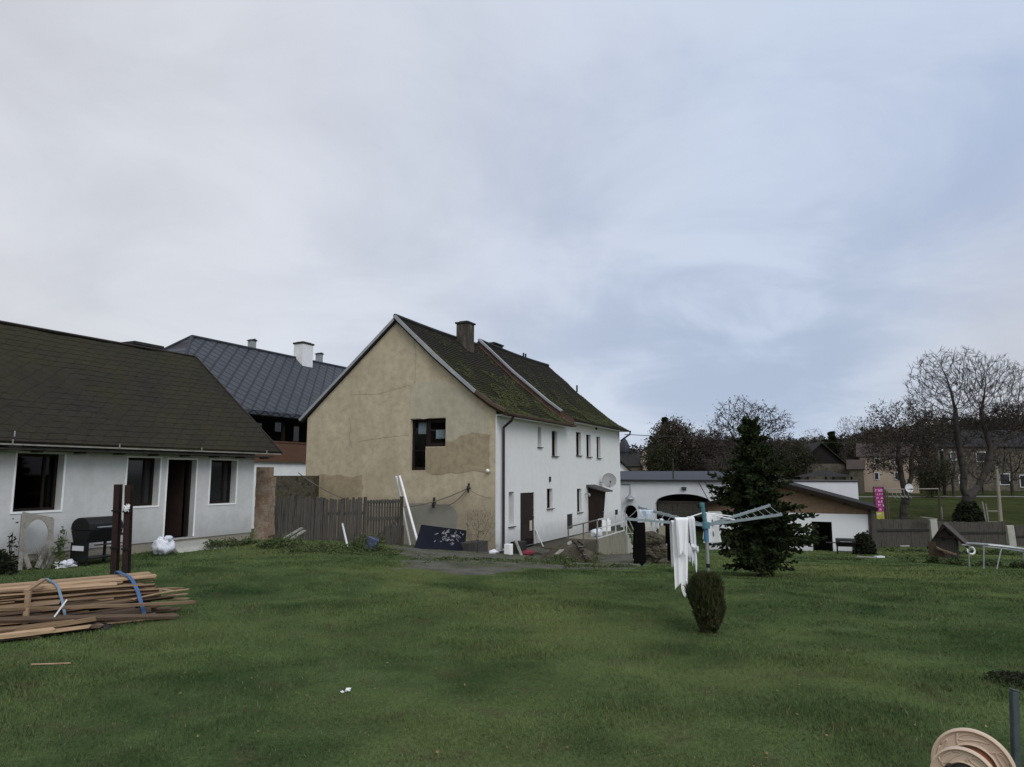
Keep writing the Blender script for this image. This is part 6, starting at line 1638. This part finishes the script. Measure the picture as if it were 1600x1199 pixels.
def ell(n, c, r, rng, low=-1, shell=.0, seed=0, lump=.25):
    out = []
    while len(out) < n:
        p = rng.uniform(-1, 1, 3); l = np.linalg.norm(p)
        lim = 1 + lump * noise.noise(V(p * 1.8 + seed))
        if l < lim and l > shell and p[2] > low: out.append(np.array(c) + p * np.array(r))
    return out
rng = np.random.default_rng(5)
# big bare double-stemmed tree
Yb = 52; B = at(1513, 818, Yb); B.z = G(B.x, Yb) - .1
def tp(u, v, Y=Yb): return tuple(at(u, v, Y))
def chain(pts, k=3):
    out = []
    for a, b in zip(pts, pts[1:]):
        for j in range(k): out.append(tuple(V(a).lerp(V(b), j / k)))
    out.append(tuple(pts[-1])); return out
trunkc = chain([tuple(B), tp(1509, 800), tp(1512, 778)], 3); nT = len(trunkc)
left = [('at', nT - 1)] + chain([tp(1505, 764), tp(1506, 740), tp(1499, 700), tp(1493, 664), tp(1493, 640)], 3)
right = [('at', nT - 1)] + chain([tp(1528, 762, Yb + .3), tp(1543, 730, Yb + .3), tp(1547, 700, Yb + .3), tp(1537, 664, Yb + .3), tp(1533, 640, Yb + .3)], 3)
nR0 = nT + (len(left) - 1)
lowb = [('at', nR0 + 5)] + chain([tp(1562, 690, Yb + .6), tp(1585, 676, Yb + .9)], 4)
k_ = Yb / 1109
c1 = at(1490, 625, Yb); c2 = at(1545, 630, Yb + .5)
att = ell(2500, (c1.x, c1.y, c1.z), (70 * k_, 62 * k_, 82 * k_), rng, -.9, 0, 1, .2) + ell(2100, (c2.x + .6, c2.y, c2.z), (66 * k_, 58 * k_, 76 * k_), rng, -.8, 0, 5, .2)
tree_mesh('bare_tree', 'big bare double-stemmed tree with fan of fine twigs beyond the board fence', 'tree', tuple(B), [trunkc, left, right, lowb], att, .24, .40, 2.6, .013, .60, 2.15, 3, .62, 3, thick=.05, trop=.06, twig_w=.012, up=1.0, r_root=.38, zmin=at(1500, 715, Yb).z)
# brown-leaved tree by the banner
Yt2 = 51; B = at(1411, 818, Yt2); B.z = G(B.x, Yt2) - .1
tk = chain([tuple(B), tuple(at(1412, 795, Yt2)), tuple(at(1416, 772, Yt2))], 3); n_ = len(tk); k2 = Yt2 / 1109
st1 = [('at', n_ - 1)] + chain([tuple(at(1409, 748, Yt2)), tuple(at(1404, 715, Yt2)), tuple(at(1403, 690, Yt2))], 3); st2 = [('at', n_ - 1)] + chain([tuple(at(1424, 745, Yt2)), tuple(at(1424, 715, Yt2)), tuple(at(1432, 690, Yt2))], 3)
c = at(1408, 690, Yt2)
att = ell(2000, tuple(c), (60 * k2, 58 * k2, 64 * k2), rng, -.95, 0, 8, .35)
tree_mesh('leafy_tree', 'medium tree with withered brown leaves beside the magenta banner', 'tree', tuple(B), [tk, st1, st2], att, .24, .45, 2.4, .013, .30, 2.2, 3, .5, 9, leaves='leaf_brown', leaf_n=6500, leaf_s=.065, thick=.045, r_root=.27, zmin=at(1408, 728, Yt2).z)
# bare bushy tree behind the passage building
Y3 = 64; k3 = Y3 / 1109; B = at(1172, 770, Y3); B.z = G(B.x, Y3) - .1
tk = chain([tuple(B), tuple(at(1172, 745, Y3)), tuple(at(1171, 722, Y3))], 3); n_ = len(tk)
sts = [tk] + [[('at', n_ - 1)] + chain([tuple(at(u0, 700, Y3 + o)), tuple(at(u1, 672, Y3 + o * 2))], 3) for u0, u1, o in ((1156, 1140, .6), (1168, 1164, -.6), (1182, 1196, .5), (1176, 1180, 1.0))]
c = at(1174, 684, Y3); att = ell(2600, tuple(c), (69 * k3, 60 * k3, 64 * k3), rng, -.8, .0, 3, .2)
tree_mesh('bare_tree', 'bushy half-bare tree with spreading dark branches behind the spruce', 'tree', tuple(B), sts, att, .30, .52, 3.2, .020, .35, 2.2, 3, .65, 12, leaves='leaf_brown', leaf_n=1800, leaf_s=.09, r_root=.2, zmin=at(1172, 712, Y3).z, thick=.06, twig_w=.017)
# dense brown trees left of it
def dense(name, label, u, vb, vt, wpx, Y, mat, seed, nl, ls, group=None, nb=900, tw='twig', lump=.35, bias=.0):
    k = Y / 1109; B = at(u, vb, Y); B.z = G(B.x, Y) - .1; c = at(u, vb * .42 + vt * .58, Y); rg = np.random.default_rng(seed)
    tk = chain([tuple(B), (B.x, B.y, B.z + (c.z - B.z) * .35)], 4); rz_ = (at(u, vt, Y).z - c.z)
    att = ell(nb, tuple(c), (wpx / 2 * k, wpx / 2 * k, rz_), rg, -.95, 0, seed, lump)
    return tree_mesh(name, label, 'tree', tuple(B), [tk], att, .34, .62, 5, .016, .3, 2.2, 3, .6, seed, mats=('bark', tw), leaves=mat, leaf_n=int(nl * 2.3), leaf_s=ls * .58, group=group, thick=.06, twig_w=.016)
dense('leafy_tree', 'broad dense brownish tree behind the flat roof left of the bushy tree', 1052, 762, 657, 74, 68, 'leaf_brown', 21, 9000, .15)
dense('leafy_tree', 'lower reddish brown tree between the broad dense tree and the bushy tree', 1108, 762, 676, 76, 72, 'leaf_rust', 22, 7000, .14)
dense('leafy_tree', 'small olive tree close against the left side of the broad dense tree', 1030, 762, 697, 44, 66, 'leaf_olive', 23, 3800, .14)
dense('leafy_tree', 'dense dark olive tree right of the spruce top', 1232, 765, 694, 84, 84, 'leaf_olive', 24, 8500, .17)
dense('leafy_tree', 'dark olive tree behind the left eave of the dark gabled house', 1262, 760, 700, 54, 92, 'leaf_olive', 25, 5200, .18)
dense('leafy_tree', 'dark brown tree behind the cream far house', 1362, 760, 672, 82, 100, 'leaf_brown', 26, 6200, .19)
dense('leafy_tree', 'large dark brown tree between brown-leaved tree and big bare tree', 1455, 775, 640, 96, 88, 'leaf_brown', 27, 7000, .17)
dense('leafy_tree', 'large dark tree at the right picture edge behind the stone house', 1592, 775, 622, 120, 100, 'leaf_brown', 28, 9000, .19)
dense('leafy_tree', 'dark tree right behind the big bare tree', 1522, 775, 650, 100, 105, 'leaf_olive', 29, 8000, .2)
dense('leafy_tree', 'pale-twigged low bush tree above the flat roof left of the spruce', 1128, 760, 712, 60, 58, 'leaf_rust', 30, 1500, .09, tw='twig')
dense('bare_tree', 'small pale bare tree on the skyline above the dark gabled house', 1271, 712, 668, 34, 170, None, 41, 0, .1, nb=420, tw='twig_pale')
dense('bare_tree', 'wider pale bare tree on the skyline left of the brown-leaved tree', 1336, 715, 650, 62, 150, None, 42, 0, .1, nb=900, tw='twig')

dense('bare_tree', 'thicket of bare twigs in front of the left part of the stone house', 1490, 772, 678, 84, 72, None, 43, 0, .1, nb=1500)
dense('bare_tree', 'thicket of bare twigs in front of the right end of the stone house', 1582, 772, 674, 96, 73, None, 44, 0, .1, nb=1800)
dense('bare_tree', 'thicket of bare twigs in front of the middle of the stone house', 1536, 772, 690, 66, 75, None, 46, 0, .1, nb=1000)
dense('leafy_tree', 'low tangled bush between the brown-leaved tree and the stone house', 1456, 776, 716, 56, 71, 'leaf_olive', 45, 2600, .13, nb=600)
# ---------------------------------------------------------------- conifers
def spruce(name, label, base, h, prof, n_whorl, seed, mat, twig=.17, w=.022, lean=(0, 0), dens=1.0, group=None, trunk_r=.07):
    rg = np.random.default_rng(seed); root = thing(name, label, 'tree', base, 0, group)
    m = MB(); m.tube([(lean[0] * q, lean[1] * q, h * q) for q in (0, .3, .6, 1.0)], [trunk_r, trunk_r * .8, trunk_r * .5, .008], 7); m.build('trunk', MT['bark'], root)
    quads = []; br = MB()
    for wq in range(n_whorl):
        for k in range(max(5, int(8.5 * dens))):
            q = .03 + .95 * min(n_whorl, wq + abs(rg.normal(0, 3.0))) / (n_whorl + .0) * .99; a = rg.uniform(0, 2 * math.pi); z0 = h * (q + rg.uniform(-.015, .015)); L = np.interp(q, [p[0] for p in prof], [p[1] for p in prof]) * rg.uniform(.50, 1.18)
            L *= 1 + .5 * noise.noise(V((math.cos(a) * 1.3, math.sin(a) * 1.3, q * 5 + seed)))
            d = np.array([math.cos(a), math.sin(a), 0]); o = np.array([lean[0] * q, lean[1] * q, z0]); rise = np.interp(q, [0, .35, .8, 1], [.06, .16, .42, .95]) * rg.uniform(.3, 1.7)
            K = max(4, int(L / .085)); pts = []
            for j in range(K + 1):
                s = j / K; pts.append(o + d * L * s + np.array([0, 0, L * (rise * s - .30 * s * s + .20 * s ** 3)]))
            br.tube([V(p) for p in pts[::2]] , .010, 3)
            sd = np.array([-d[1], d[0], 0])
            for j in range(1, K + 1):
                s = j / K; tl = twig * (1.25 - .75 * s) * rg.uniform(.7, 1.25) * (.55 + .45 * min(1, L))
                for sg in (-1, 1, 0):
                    if sg == 0 and rg.random() > .5 and j < K: continue
                    for _ in range(2):
                        t = d * rg.uniform(.35, .9) + sd * sg * rg.uniform(.4, .9) + np.array([0, 0, rg.normal(.06, .38)])
                        t /= np.linalg.norm(t); p = pts[j] + (pts[j - 1] - pts[j]) * rg.random(); e = p + t * tl
                        u = np.cross(t, rg.normal(0, 1, 3)); u /= np.linalg.norm(u); ww = w * rg.uniform(.7, 1.4)
                        quads.append((p - u * ww * .4, p + t * tl * .5 - u * ww, e, p + t * tl * .5 + u * ww))
                        v_ = np.cross(t, u); quads.append((p - v_ * ww * .4, p + t * tl * .5 - v_ * ww, e, p + t * tl * .5 + v_ * ww))
    br.build('branches', MT['bark'], root, fix=False)
    link('needles', fastmesh('needles', np.array(quads).reshape(-1, 3), 0, 4, MT[mat]), root); return root
b_ = hit(1188, 901); ks = b_.y / 1109; hs = at(1185, 658, b_.y).z - b_.z
spruce('spruce', 'dense dark green spruce standing on the lawn in front of the annex', tuple(b_), hs, [(0, 54 * ks), (.12, 66 * ks), (.3, 65 * ks), (.5, 57 * ks), (.66, 46 * ks), (.8, 29 * ks), (.92, 15 * ks), (1, 7 * ks)], 52, 3, 'needles', twig=.22, w=.026, lean=(-.10, 0), dens=1.2)
# small far conifers
p = at(1303, 735, 110); spruce('spruce', 'dark slim conifer behind the dark gabled house roof', (p.x, 110, G(p.x, 110)), at(1303, 676, 110).z - G(p.x, 110), [(0, 2.4), (.5, 1.6), (1, .2)], 16, 8, 'needles', twig=.7, w=.13, dens=.8, trunk_r=.2)
p = at(1042, 745, 78); spruce('spruce', 'dark conifer tip rising out of the broad dense brownish tree', (p.x, 78, G(p.x, 78)), at(1042, 655, 78).z - G(p.x, 78), [(0, 2.2), (.5, 1.7), (1, .15)], 18, 9, 'needles', twig=.6, w=.10, dens=.8, trunk_r=.2)
# thuja by the dryer: upright fans
def thuja(name, label, base, h, wd, n, seed, mat):
    rg = np.random.default_rng(seed); root = thing(name, label, 'shrub', base); Q = []
    a = rg.uniform(0, 2 * np.pi, n); q = rg.random(n) ** .75; z = .03 + .93 * rg.random(n)
    R_ = wd * np.interp(z, [0, .15, .4, .7, .9, 1], [.32, .50, .90, 1.0, .70, .10]) * (.35 + .65 * q ** .5)
    lump = np.array([1 + .42 * noise.noise(V((math.cos(x) * 1.4, math.sin(x) * 1.4, y * 2.5 + seed))) for x, y in zip(a, z)]); R_ *= lump
    c = np.stack([R_ * np.cos(a), R_ * np.sin(a), z * h], 1)
    t = np.stack([np.cos(a) * .35, np.sin(a) * .35, np.ones(n)], 1) + rg.normal(0, .28, (n, 3)); t /= np.linalg.norm(t, axis=1)[:, None]
    L = (h * .085 * rg.uniform(.5, 1.3, n))[:, None]; u = np.cross(t, rg.normal(0, 1, (n, 3))); u /= np.linalg.norm(u, axis=1)[:, None]; w = (.006 * rg.uniform(.6, 1.5, n))[:, None]
    vs = np.stack([c - t * L * .6 - u * w, c - t * L * .6 + u * w, c + t * L + u * w * .2, c + t * L - u * w * .2], 1).reshape(-1, 3)
    n2 = 420; i2 = rg.integers(0, n, n2); c2 = c[i2] * np.array([1.02, 1.02, 1.0]); t2 = t[i2] + rg.normal(0, .3, (n2, 3)); t2 /= np.linalg.norm(t2, axis=1)[:, None]; L2 = (h * rg.uniform(.10, .22, n2))[:, None]; u2 = np.cross(t2, rg.normal(0, 1, (n2, 3))); u2 /= np.linalg.norm(u2, axis=1)[:, None]
    vs = np.concatenate([vs, np.stack([c2 - u2 * .003, c2 + u2 * .003, c2 + t2 * L2 + u2 * .001, c2 + t2 * L2 - u2 * .001], 1).reshape(-1, 3)])
    link('foliage', fastmesh('foliage', vs, 0, 4, MT[mat]), root)
    m = MB(); rr = random.Random(seed)
    for _ in range(11):
        x = rr.uniform(0, 6.3); r0 = rr.uniform(.0, .05); r1 = wd * rr.uniform(.3, .8); m.tube([(r0 * math.cos(x), r0 * math.sin(x), -.02), (r1 * .5 * math.cos(x), r1 * .5 * math.sin(x), h * .35), (r1 * math.cos(x), r1 * math.sin(x), h * .8)], [.012, .009, .004], 5)
    m.build('stems', MT['bark'], root); return root
b_ = hit(1106, 990); kt = b_.y / 1109
th_ = thuja('thuja_shrub', 'small oval browning thuja shrub on the lawn in front of the dryer pole', tuple(b_), 84 * kt * 1.06, 29 * kt, 9500, 4, 'thuja')
m = MB(); m.tube([(.1, -.02, .2), (.2, -.02, .13), (.27, -.03, .11)], [.008, .006, .003], 5); m.build('side_twig', MT['bark'], th_)
# low dark bush and hedge beyond the fence
p = at(1513, 815, 50.5); leafy('low_bush', (p.x, 50.5, G(p.x, 50.5) - .1), (1.15, .8, at(1513, 781, 50.5).z - G(p.x, 50.5)), 6000, MT['darkbush'], 'low dark bush at the foot of the big bare tree', 'bush', 51, .10)
# bare sapling at the gable corner, plants in the planter
b_ = hit(746, 864); B = tuple(b_); kq = b_.y / 1109
att = ell(420, (b_.x + 2 * kq, b_.y + .0, b_.z + 36 * kq), (26 * kq, 12 * kq, 34 * kq), rng, -.9, 0, 2, .3)
tree_mesh('sapling', 'thin bare sapling growing at the foot of the ochre gable corner', 'shrub', B, [chain([B, (b_.x, b_.y, b_.z + .25)], 2)], att, .09, .14, 1.2, .0028, .025, 2.1, 2, .16, 6, thick=.018, twig_w=.0026)
b_ = hit(808, 846); strand_plant('potted_plant', (b_.x, b_.y + .3, b_.z + .3), .85, .3, 26, MT['weeds'], 'spindly green plant growing in the black planter box', 'plant', 8, .03, .1)

# ================================================================ far buildings
def far_house(name, label, u0, u1, vb, ve, vr, Y, dep, wall, roof, gable=None, rot=0, chimneys=(), wins=(), cat='house', side=False, over=.35):
    a, b = at(u0, vb, Y), at(u1, vb, Y); w = b.x - a.x; cx = (a.x + b.x) / 2; z0 = G(cx, Y); o = thing(name, label, cat, (cx, Y, z0), R(rot))
    he, hr = at(u0, ve, Y).z - z0, at(u0, vr, Y).z - z0
    m = MB(); m.b2((-w / 2, 0, -.6), (w / 2, dep, he)); m.build('wall', MT[wall], o)
    if side:     # ridge runs across the picture
        m = MB(); m.prism([(-w / 2 - over, -over, he - .1), (-w / 2 - over, dep / 2, hr), (-w / 2 - over, dep + over, he - .1)], (w + 2 * over, 0, 0)); m.build('roof', MT[roof], o)
    else:
        m = MB(); m.prism([(-w / 2, .02, he + .002), (w / 2, .02, he + .002), (0, .02, hr - .1)], (0, dep - .04, 0)); m.build('gable', MT[gable or wall], o)
        m = MB()
        sl3 = (hr - he) / (w / 2)
        for s in (-1, 1): m.prism([(0, -over, hr), (s * (w / 2 + over), -over, he - sl3 * over), (s * (w / 2 + over), -over, he - sl3 * over + .16), (0, -over, hr + .16)], (0, dep + 2 * over, 0))
        m.build('roof', MT[roof], o)
    for (ua, ub, va, vb2) in wins:
        A, B_ = at(ua, va, Y), at(ub, vb2, Y); m = MB(); m.b2((A.x - cx, -.06, B_.z - z0), (B_.x - cx, .02, A.z - z0)); f = m.build('window', MT['cloth_grey'], o)
        q = .09; m = MB(); m.b2((A.x - cx + q, -.09, B_.z - z0 + q), (B_.x - cx - q, -.065, A.z - z0 - q)); m.build('pane', MT['glass_dark'], f)
    for (u, vt, wpx) in chimneys:
        A = at(u, vt, Y); ww = wpx * Y / 1109; m = MB(); m.b2((A.x - cx - ww / 2, dep * .4, he), (A.x - cx + ww / 2, dep * .4 + ww, A.z - z0)); m.build('chimney', MT['chimney_old'], o)
    return o
fh = far_house('barn_house', 'house with steep dark boarded gable over a grey wall behind the annex', 1252, 1320, 752, 725, 693, 82, 9, 'stone_far', 'roof_far', 'wood_far', -8, wins=())
m = MB(); 
for k in range(5): m.b2((-1.8 + k * .8, -.04, .6), (-1.72 + k * .8, .0, 1.3))
m.build('railing', MT['rail_old'], fh)
gz0 = thing('garden_shelter', 'low dark open shelter roof in front of the dark gabled house', 'shelter', (at(1288, 752, 76).x, 76, G(at(1288, 752, 76).x, 76))); zz = at(1288, 736, 76).z - gz0.location.z; ze = at(1288, 745, 76).z - gz0.location.z
m = MB(); m.add([(-2.6, -1.6, ze), (2.6, -1.6, ze), (2.6, 1.6, ze), (-2.6, 1.6, ze), (-.5, 0, zz), (.5, 0, zz)], [(0, 1, 5, 4), (1, 2, 5), (2, 3, 4, 5), (3, 0, 4), (3, 2, 1, 0)]); m.build('roof', MT['roof_far'], gz0)
for x in (-2.3, -.4, .4, 2.3): m = MB(); m.b2((x - .08, -1.4, -.2), (x + .08, -1.25, ze)); m.build('post', MT['wood_far'], gz0)
far_house('cream_house', 'cream plastered house half hidden by the brown-leaved tree', 1351, 1431, 770, 712, 690, 80, 8, 'yellow_wall', 'roof_red', None, -27, wins=((1368, 1376, 738, 750), (1368, 1377, 716, 727), (1396, 1404, 716, 728), (1396, 1405, 738, 750)), side=True, chimneys=((1374, 688, 6),))
far_house('shed', 'small grey shed with dark roof left of the cream far house', 1329, 1350, 768, 732, 718, 78, 4, 'stone_far', 'roof_red', None, -26, side=True, over=.2, cat='shed')
far_house('stone_house', 'grey brown stone house with white-framed windows behind the big bare tree', 1470, 1640, 772, 697, 668, 84, 10, 'stone_far', 'roof_far', None, 0, wins=((1524, 1541, 706, 722), (1560.5, 1578.5, 740, 758), (1497, 1507, 742, 756), (1592, 1604, 742, 762), (1484, 1494, 706, 720)), side=True, chimneys=((1500, 656, 8),))
m = MB(); p = at(1471, 704, 75); m.tube([(p.x, 75, G(p.x, 75)), (p.x, 75, p.z)], .16, 7); m.blob((p.x, 75, p.z), (.3, .3, .28), 8, 6, .1); solo(m, 'gate_post', MT['wood_far'], 'dark post with rounded head left of the stone house', 'post')
m = MB(); p = at(1472, 704, 74.6); m.blob((p.x, 74.6, p.z), (.14, .14, .09), 8, 6, .1); solo(m, 'lamp_cap', MT['white_trim'], 'small pale lamp cap on the dark post left of the stone house', 'lamp')
# church with onion-shaped dome
Yc = 150; c = at(986, 735, Yc); z0 = G(c.x, Yc); ch = thing('church', 'far church with dark pointed dome over a grey roof beside the white house', 'church', (c.x, Yc, z0)); kc = Yc / 1109
ez, rz2 = at(986, 728, Yc).z - z0, at(986, 707, Yc).z - z0
m = MB(); m.b2((-20 * kc, 0, -1), (27 * kc, 12, ez)); m.build('wall', MT['stone_far'], ch)
m = MB(); m.prism([(-20 * kc, -.4, ez - .1), (-20 * kc, 6, rz2), (-20 * kc, 12.4, ez - .1)], (43 * kc, 0, 0)); m.build('roof', MT['roof_far'], ch)
m = MB(); dz0, dz1 = at(983, 708, Yc).z - z0, at(983, 681.5, Yc).z - z0; dh_ = dz1 - dz0; r = 9.5 * kc; m.lathe([(r * .82, dz0 - 1.2), (r * .82, dz0 + .01), (r * .98, dz0 + dh_ * .12), (r, dz0 + dh_ * .3), (r * .88, dz0 + dh_ * .52), (r * .6, dz0 + dh_ * .76), (r * .22, dz0 + dh_ * .95), (0, dz1)], 8, (-3 * kc, 6, 0)); m.build('dome', MT['slate'], ch)
m = MB(); m.prism([(18 * kc, -1.5, ez - 1), (25 * kc, -1.5, ez - 1), (26 * kc, -1.5, ez + .9), (21.5 * kc, -1.5, rz2 + .3), (17 * kc, -1.5, ez + .9)], (0, 3, 0)); m.build('gable_front', MT['yellow_wall'], ch)
m = MB(); m.b2((8 * kc, 5.5, rz2 - .5), (9.6 * kc, 6.5, rz2 + 1.1)); m.build('chimney', MT['soot'], ch)
far_house('gable_house', 'pale gable end peeking out between the white house and the flat roof', 950, 984, 744, 736, 719, 66, 8, 'yellow_wall', 'roof_far', 'white_trim', 0)

# ================================================================ hill and far wood
def hill():
    vs = []; fs = []; nx, ny = 90, 30
    for j in range(ny + 1):
        for i in range(nx + 1):
            x = -330 + 760 * i / nx; y = 118 + 420 * j / ny; q = j / ny
            h = np.interp(x / y, [-.9, -.3, .1, .16, .3, .45, .56, .72, 1.1], [8, 7, 5.5, 5.5, 8, 9.5, 12, 16.5, 20])
            z = 1.0 + (h - 1.0) * (1 - (1 - min(1, q * 2.2)) ** 2) * 1.1 + .8 * noise.noise(V((x * .02, y * .02, 0))) - (1.2 if j == 0 else 0)
            vs.append((x, y, z))
    for j in range(ny):
        for i in range(nx): a = j * (nx + 1) + i; fs.append((a, a + 1, a + nx + 2, a + nx + 1))
    m = MB(); m.add(vs, fs); structure(m.build('hill', MT['hill'], smooth=True, fix=False)); return np.array(vs).reshape(ny + 1, nx + 1, 3)
HV = hill()
def wood():
    rg = np.random.default_rng(77); out = []; tr = []
    def hz2(x, y):
        i = np.clip((x + 330) / 760 * 90, 0, 89.99); j = np.clip((y - 118) / 420 * 30, 0, 29.99); return HV[int(j), int(i), 2]
    n = 0
    while n < 1500:
        y = 124 + 190 * rg.random() ** 1.3; s = rg.uniform(.14, .86); x = y * s
        if .14 < s < .2 and y < 190: continue
        H = rg.uniform(3.0, 6.5) * (1.0 if s < .5 else 1.25); z = hz2(x, y); k = int(150 if y < 190 else 90)
        p = rg.normal(0, 1, (k, 3)); p /= np.linalg.norm(p, axis=1)[:, None]; p *= rg.random((k, 1)) ** .4
        rad = H * rg.uniform(.26, .42); out.append(np.array([x, y, z + H * .56]) + p * np.array([rad, rad, H * .5])); n += 1
    c = np.concatenate(out); link('far_wood', fastmesh('far_wood', cards(c, .42, rg), 0, 4, MT['forest']))['kind'] = 'stuff'
wood()

# ================================================================ grass and weeds
def in_poly(x, y, poly):
    c = np.zeros(len(x), bool); n = len(poly)
    for i in range(n):
        x1, y1 = poly[i]; x2, y2 = poly[(i + 1) % n]; k = ((y1 > y) != (y2 > y)) & (x < (x2 - x1) * (y - y1) / (y2 - y1 + 1e-12) + x1); c ^= k
    return c
def nz(x, y, s, seed=0.0):
    # cheap smooth pseudo-noise for arrays
    return (np.sin(x * s + 1.7 * np.sin(y * s * .63 + seed) + seed) + np.sin(y * s * 1.21 + 1.3 * np.sin(x * s * .77 + seed * 2) + 2.1 * seed) + np.sin((x + y) * s * .71 + 1.1 * np.sin((x - y) * s * .9) + seed * .7)) / 3
cot_poly = [tuple((CO + C1 * t + C2 * w).to_tuple()[:2]) for t, w in ((.05, .02), (-13, .02), (-13, 7), (.05, 7))]
def grass(n, y0, y1, seed, hmin, hmax, wpx):
    rg = np.random.default_rng(seed)
    r = y0 * (y1 / y0) ** rg.random(n); th = np.radians(rg.uniform(-41, 41, n)); x = r * np.sin(th); y = r * np.cos(th)
    keep = ~in_poly(x, y, cot_poly)
    yd = in_poly(x, y, YARD); keep &= ~(yd & ((nz(x, y, 1.7, 2) < .30) & (rg.random(n) < .93)))
    keep &= ~((x < LB.x - .15) & (y > LA.y + (x - LA.x) * (LB.y - LA.y) / (LB.x - LA.x) + .05) & (y < LA.y + (x - LA.x) * (LB.y - LA.y) / (LB.x - LA.x) + 1.0) & (y < 13))
    keep &= y < 43.0
    worn = nz(x, y, .55, 5.0); keep &= rg.random(n) < np.clip(1.05 - .5 * (worn > .45), 0, 1)
    x, y, r = x[keep], y[keep], r[keep]; m = len(x); z = gz(x, y)
    tall = np.clip(nz(x, y, 2.3, 1.0) * .9 + nz(x, y, .8, 4.0) * .6, 0, 1)
    h = rg.uniform(hmin, hmax, m) * (.75 + 1.1 * tall); w = wpx * r / 704 * rg.uniform(.6, 1.4, m); w = np.maximum(w, .0032)
    a = rg.uniform(0, 2 * np.pi, m); l = rg.uniform(.15, .95, m) * h
    c = np.stack([x, y, z - .004], 1); u = np.stack([np.cos(a), np.sin(a), np.zeros(m)], 1); la = a + rg.normal(1.57, .7, m)
    tip = c + np.stack([np.cos(la) * l, np.sin(la) * l, h], 1); b0 = c - u * w[:, None]; b1 = c + u * w[:, None]
    return np.stack([b0, b1, tip], 1).reshape(-1, 3)
gv = np.concatenate([grass(260000, 3.2, 9, 1, .012, .030, .30), grass(280000, 8, 18, 2, .014, .036, .34), grass(180000, 16, 43, 3, .02, .05, .40)])
def tufts(n, seed):
    rg = np.random.default_rng(seed); r = 4.2 * (30 / 4.2) ** rg.random(n); th = np.radians(rg.uniform(-40, 41, n)); x = r * np.sin(th); y = r * np.cos(th)
    k = (nz(x, y, 1.1, 7.0) > .15) & ~in_poly(x, y, cot_poly) & ~in_poly(x, y, YARD) & ~((x < LB.x - .1) & (y < 12) & (y > 8.6)); x, y = x[k], y[k]; b = 16; m = len(x)
    s = rg.uniform(.03, .09, m); X = np.repeat(x, b) + np.repeat(s, b) * rg.normal(0, .8, m * b); Y = np.repeat(y, b) + np.repeat(s, b) * rg.normal(0, .8, m * b)
    h = np.repeat(rg.uniform(.04, .095, m), b) * rg.uniform(.5, 1.1, m * b); a = rg.uniform(0, 6.283, m * b); l = h * rg.uniform(.2, .9, m * b); w = np.maximum(.0022, .22 * np.hypot(X, Y) / 704)
    c = np.stack([X, Y, gz(X, Y) - .004], 1); u = np.stack([np.cos(a), np.sin(a), 0 * a], 1) * w[:, None]; la = a + rg.normal(1.57, .7, m * b)
    return np.stack([c - u, c + u, c + np.stack([np.cos(la) * l, np.sin(la) * l, h], 1)], 1).reshape(-1, 3)
gv = np.concatenate([gv, tufts(5200, 14)])
dv = grass(17000, 3.4, 30, 19, .010, .036, .24)
link('dry_grass', fastmesh('dry_grass', dv, 0, 3, MT['straw']))['kind'] = 'stuff'
rgl = np.random.default_rng(55); nl_ = 420; rl = 4.5 * (26 / 4.5) ** rgl.random(nl_); tl_ = np.radians(rgl.uniform(-39, 40, nl_)); xl, yl = rl * np.sin(tl_), rl * np.cos(tl_)
kl = ~in_poly(xl, yl, cot_poly) & (nz(xl, yl, .5, 9.0) > -.3); xl, yl = xl[kl], yl[kl]
link('fallen_leaves', fastmesh('fallen_leaves', cards(np.stack([xl, yl, gz(xl, yl) + .018], 1), .014, rgl, .75), 0, 4, MT['dead_leaf']))['kind'] = 'stuff'
go = link('grass', fastmesh('grass', gv, 0, 3, MT['grass'])); go['kind'] = 'stuff'
def weeds():
    rg = np.random.default_rng(9); out = []
    def strip(px0, px1, n, h, spread, s):
        a, b = hit(*px0), hit(*px1); q = rg.random(n); x = a.x + (b.x - a.x) * q; y = a.y + (b.y - a.y) * q + rg.normal(0, spread, n)
        cl = np.clip(.5 + 1.0 * nz(x, y, 3.2, 3.0) + .3 * nz(x, y, 7.0, 1.0), .06, 1.4); c = np.stack([x, y, gz(x, y) + rg.random(n) ** .8 * h * cl], 1); out.append(cards(c, s, rg, .3))
    strip((325, 859), (398, 851), 2600, .30, .20, .026); strip((395, 856), (470, 856), 2000, .30, .20, .026); strip((440, 861), (625, 866), 6500, .13, .45, .024)
    strip((500, 857), (600, 863), 2600, .34, .20, .026); strip((820, 876), (890, 884), 1800, .14, .35, .03); strip((862, 878), (935, 880), 1500, .2, .3, .03); strip((930, 868), (978, 865), 900, .14, .15, .03); strip((0, 886), (120, 884), 1500, .16, .22, .028); strip((1390, 862), (1600, 868), 5000, .22, .5, .045); strip((1440, 880), (1600, 888), 6000, .20, .8, .04)
    strip((880, 888), (990, 886), 1100, .08, .3, .03); strip((1240, 874), (1350, 876), 1000, .10, .2, .035); strip((640, 876), (900, 884), 2200, .06, .4, .03)
    strip((1094, 990), (1120, 992), 500, .07, .08, .014)
    c = np.concatenate(out); o = link('weeds', fastmesh('weeds', c, 0, 4, MT['weeds'])); o['kind'] = 'stuff'
weeds()
# tufts scattered over the lawn
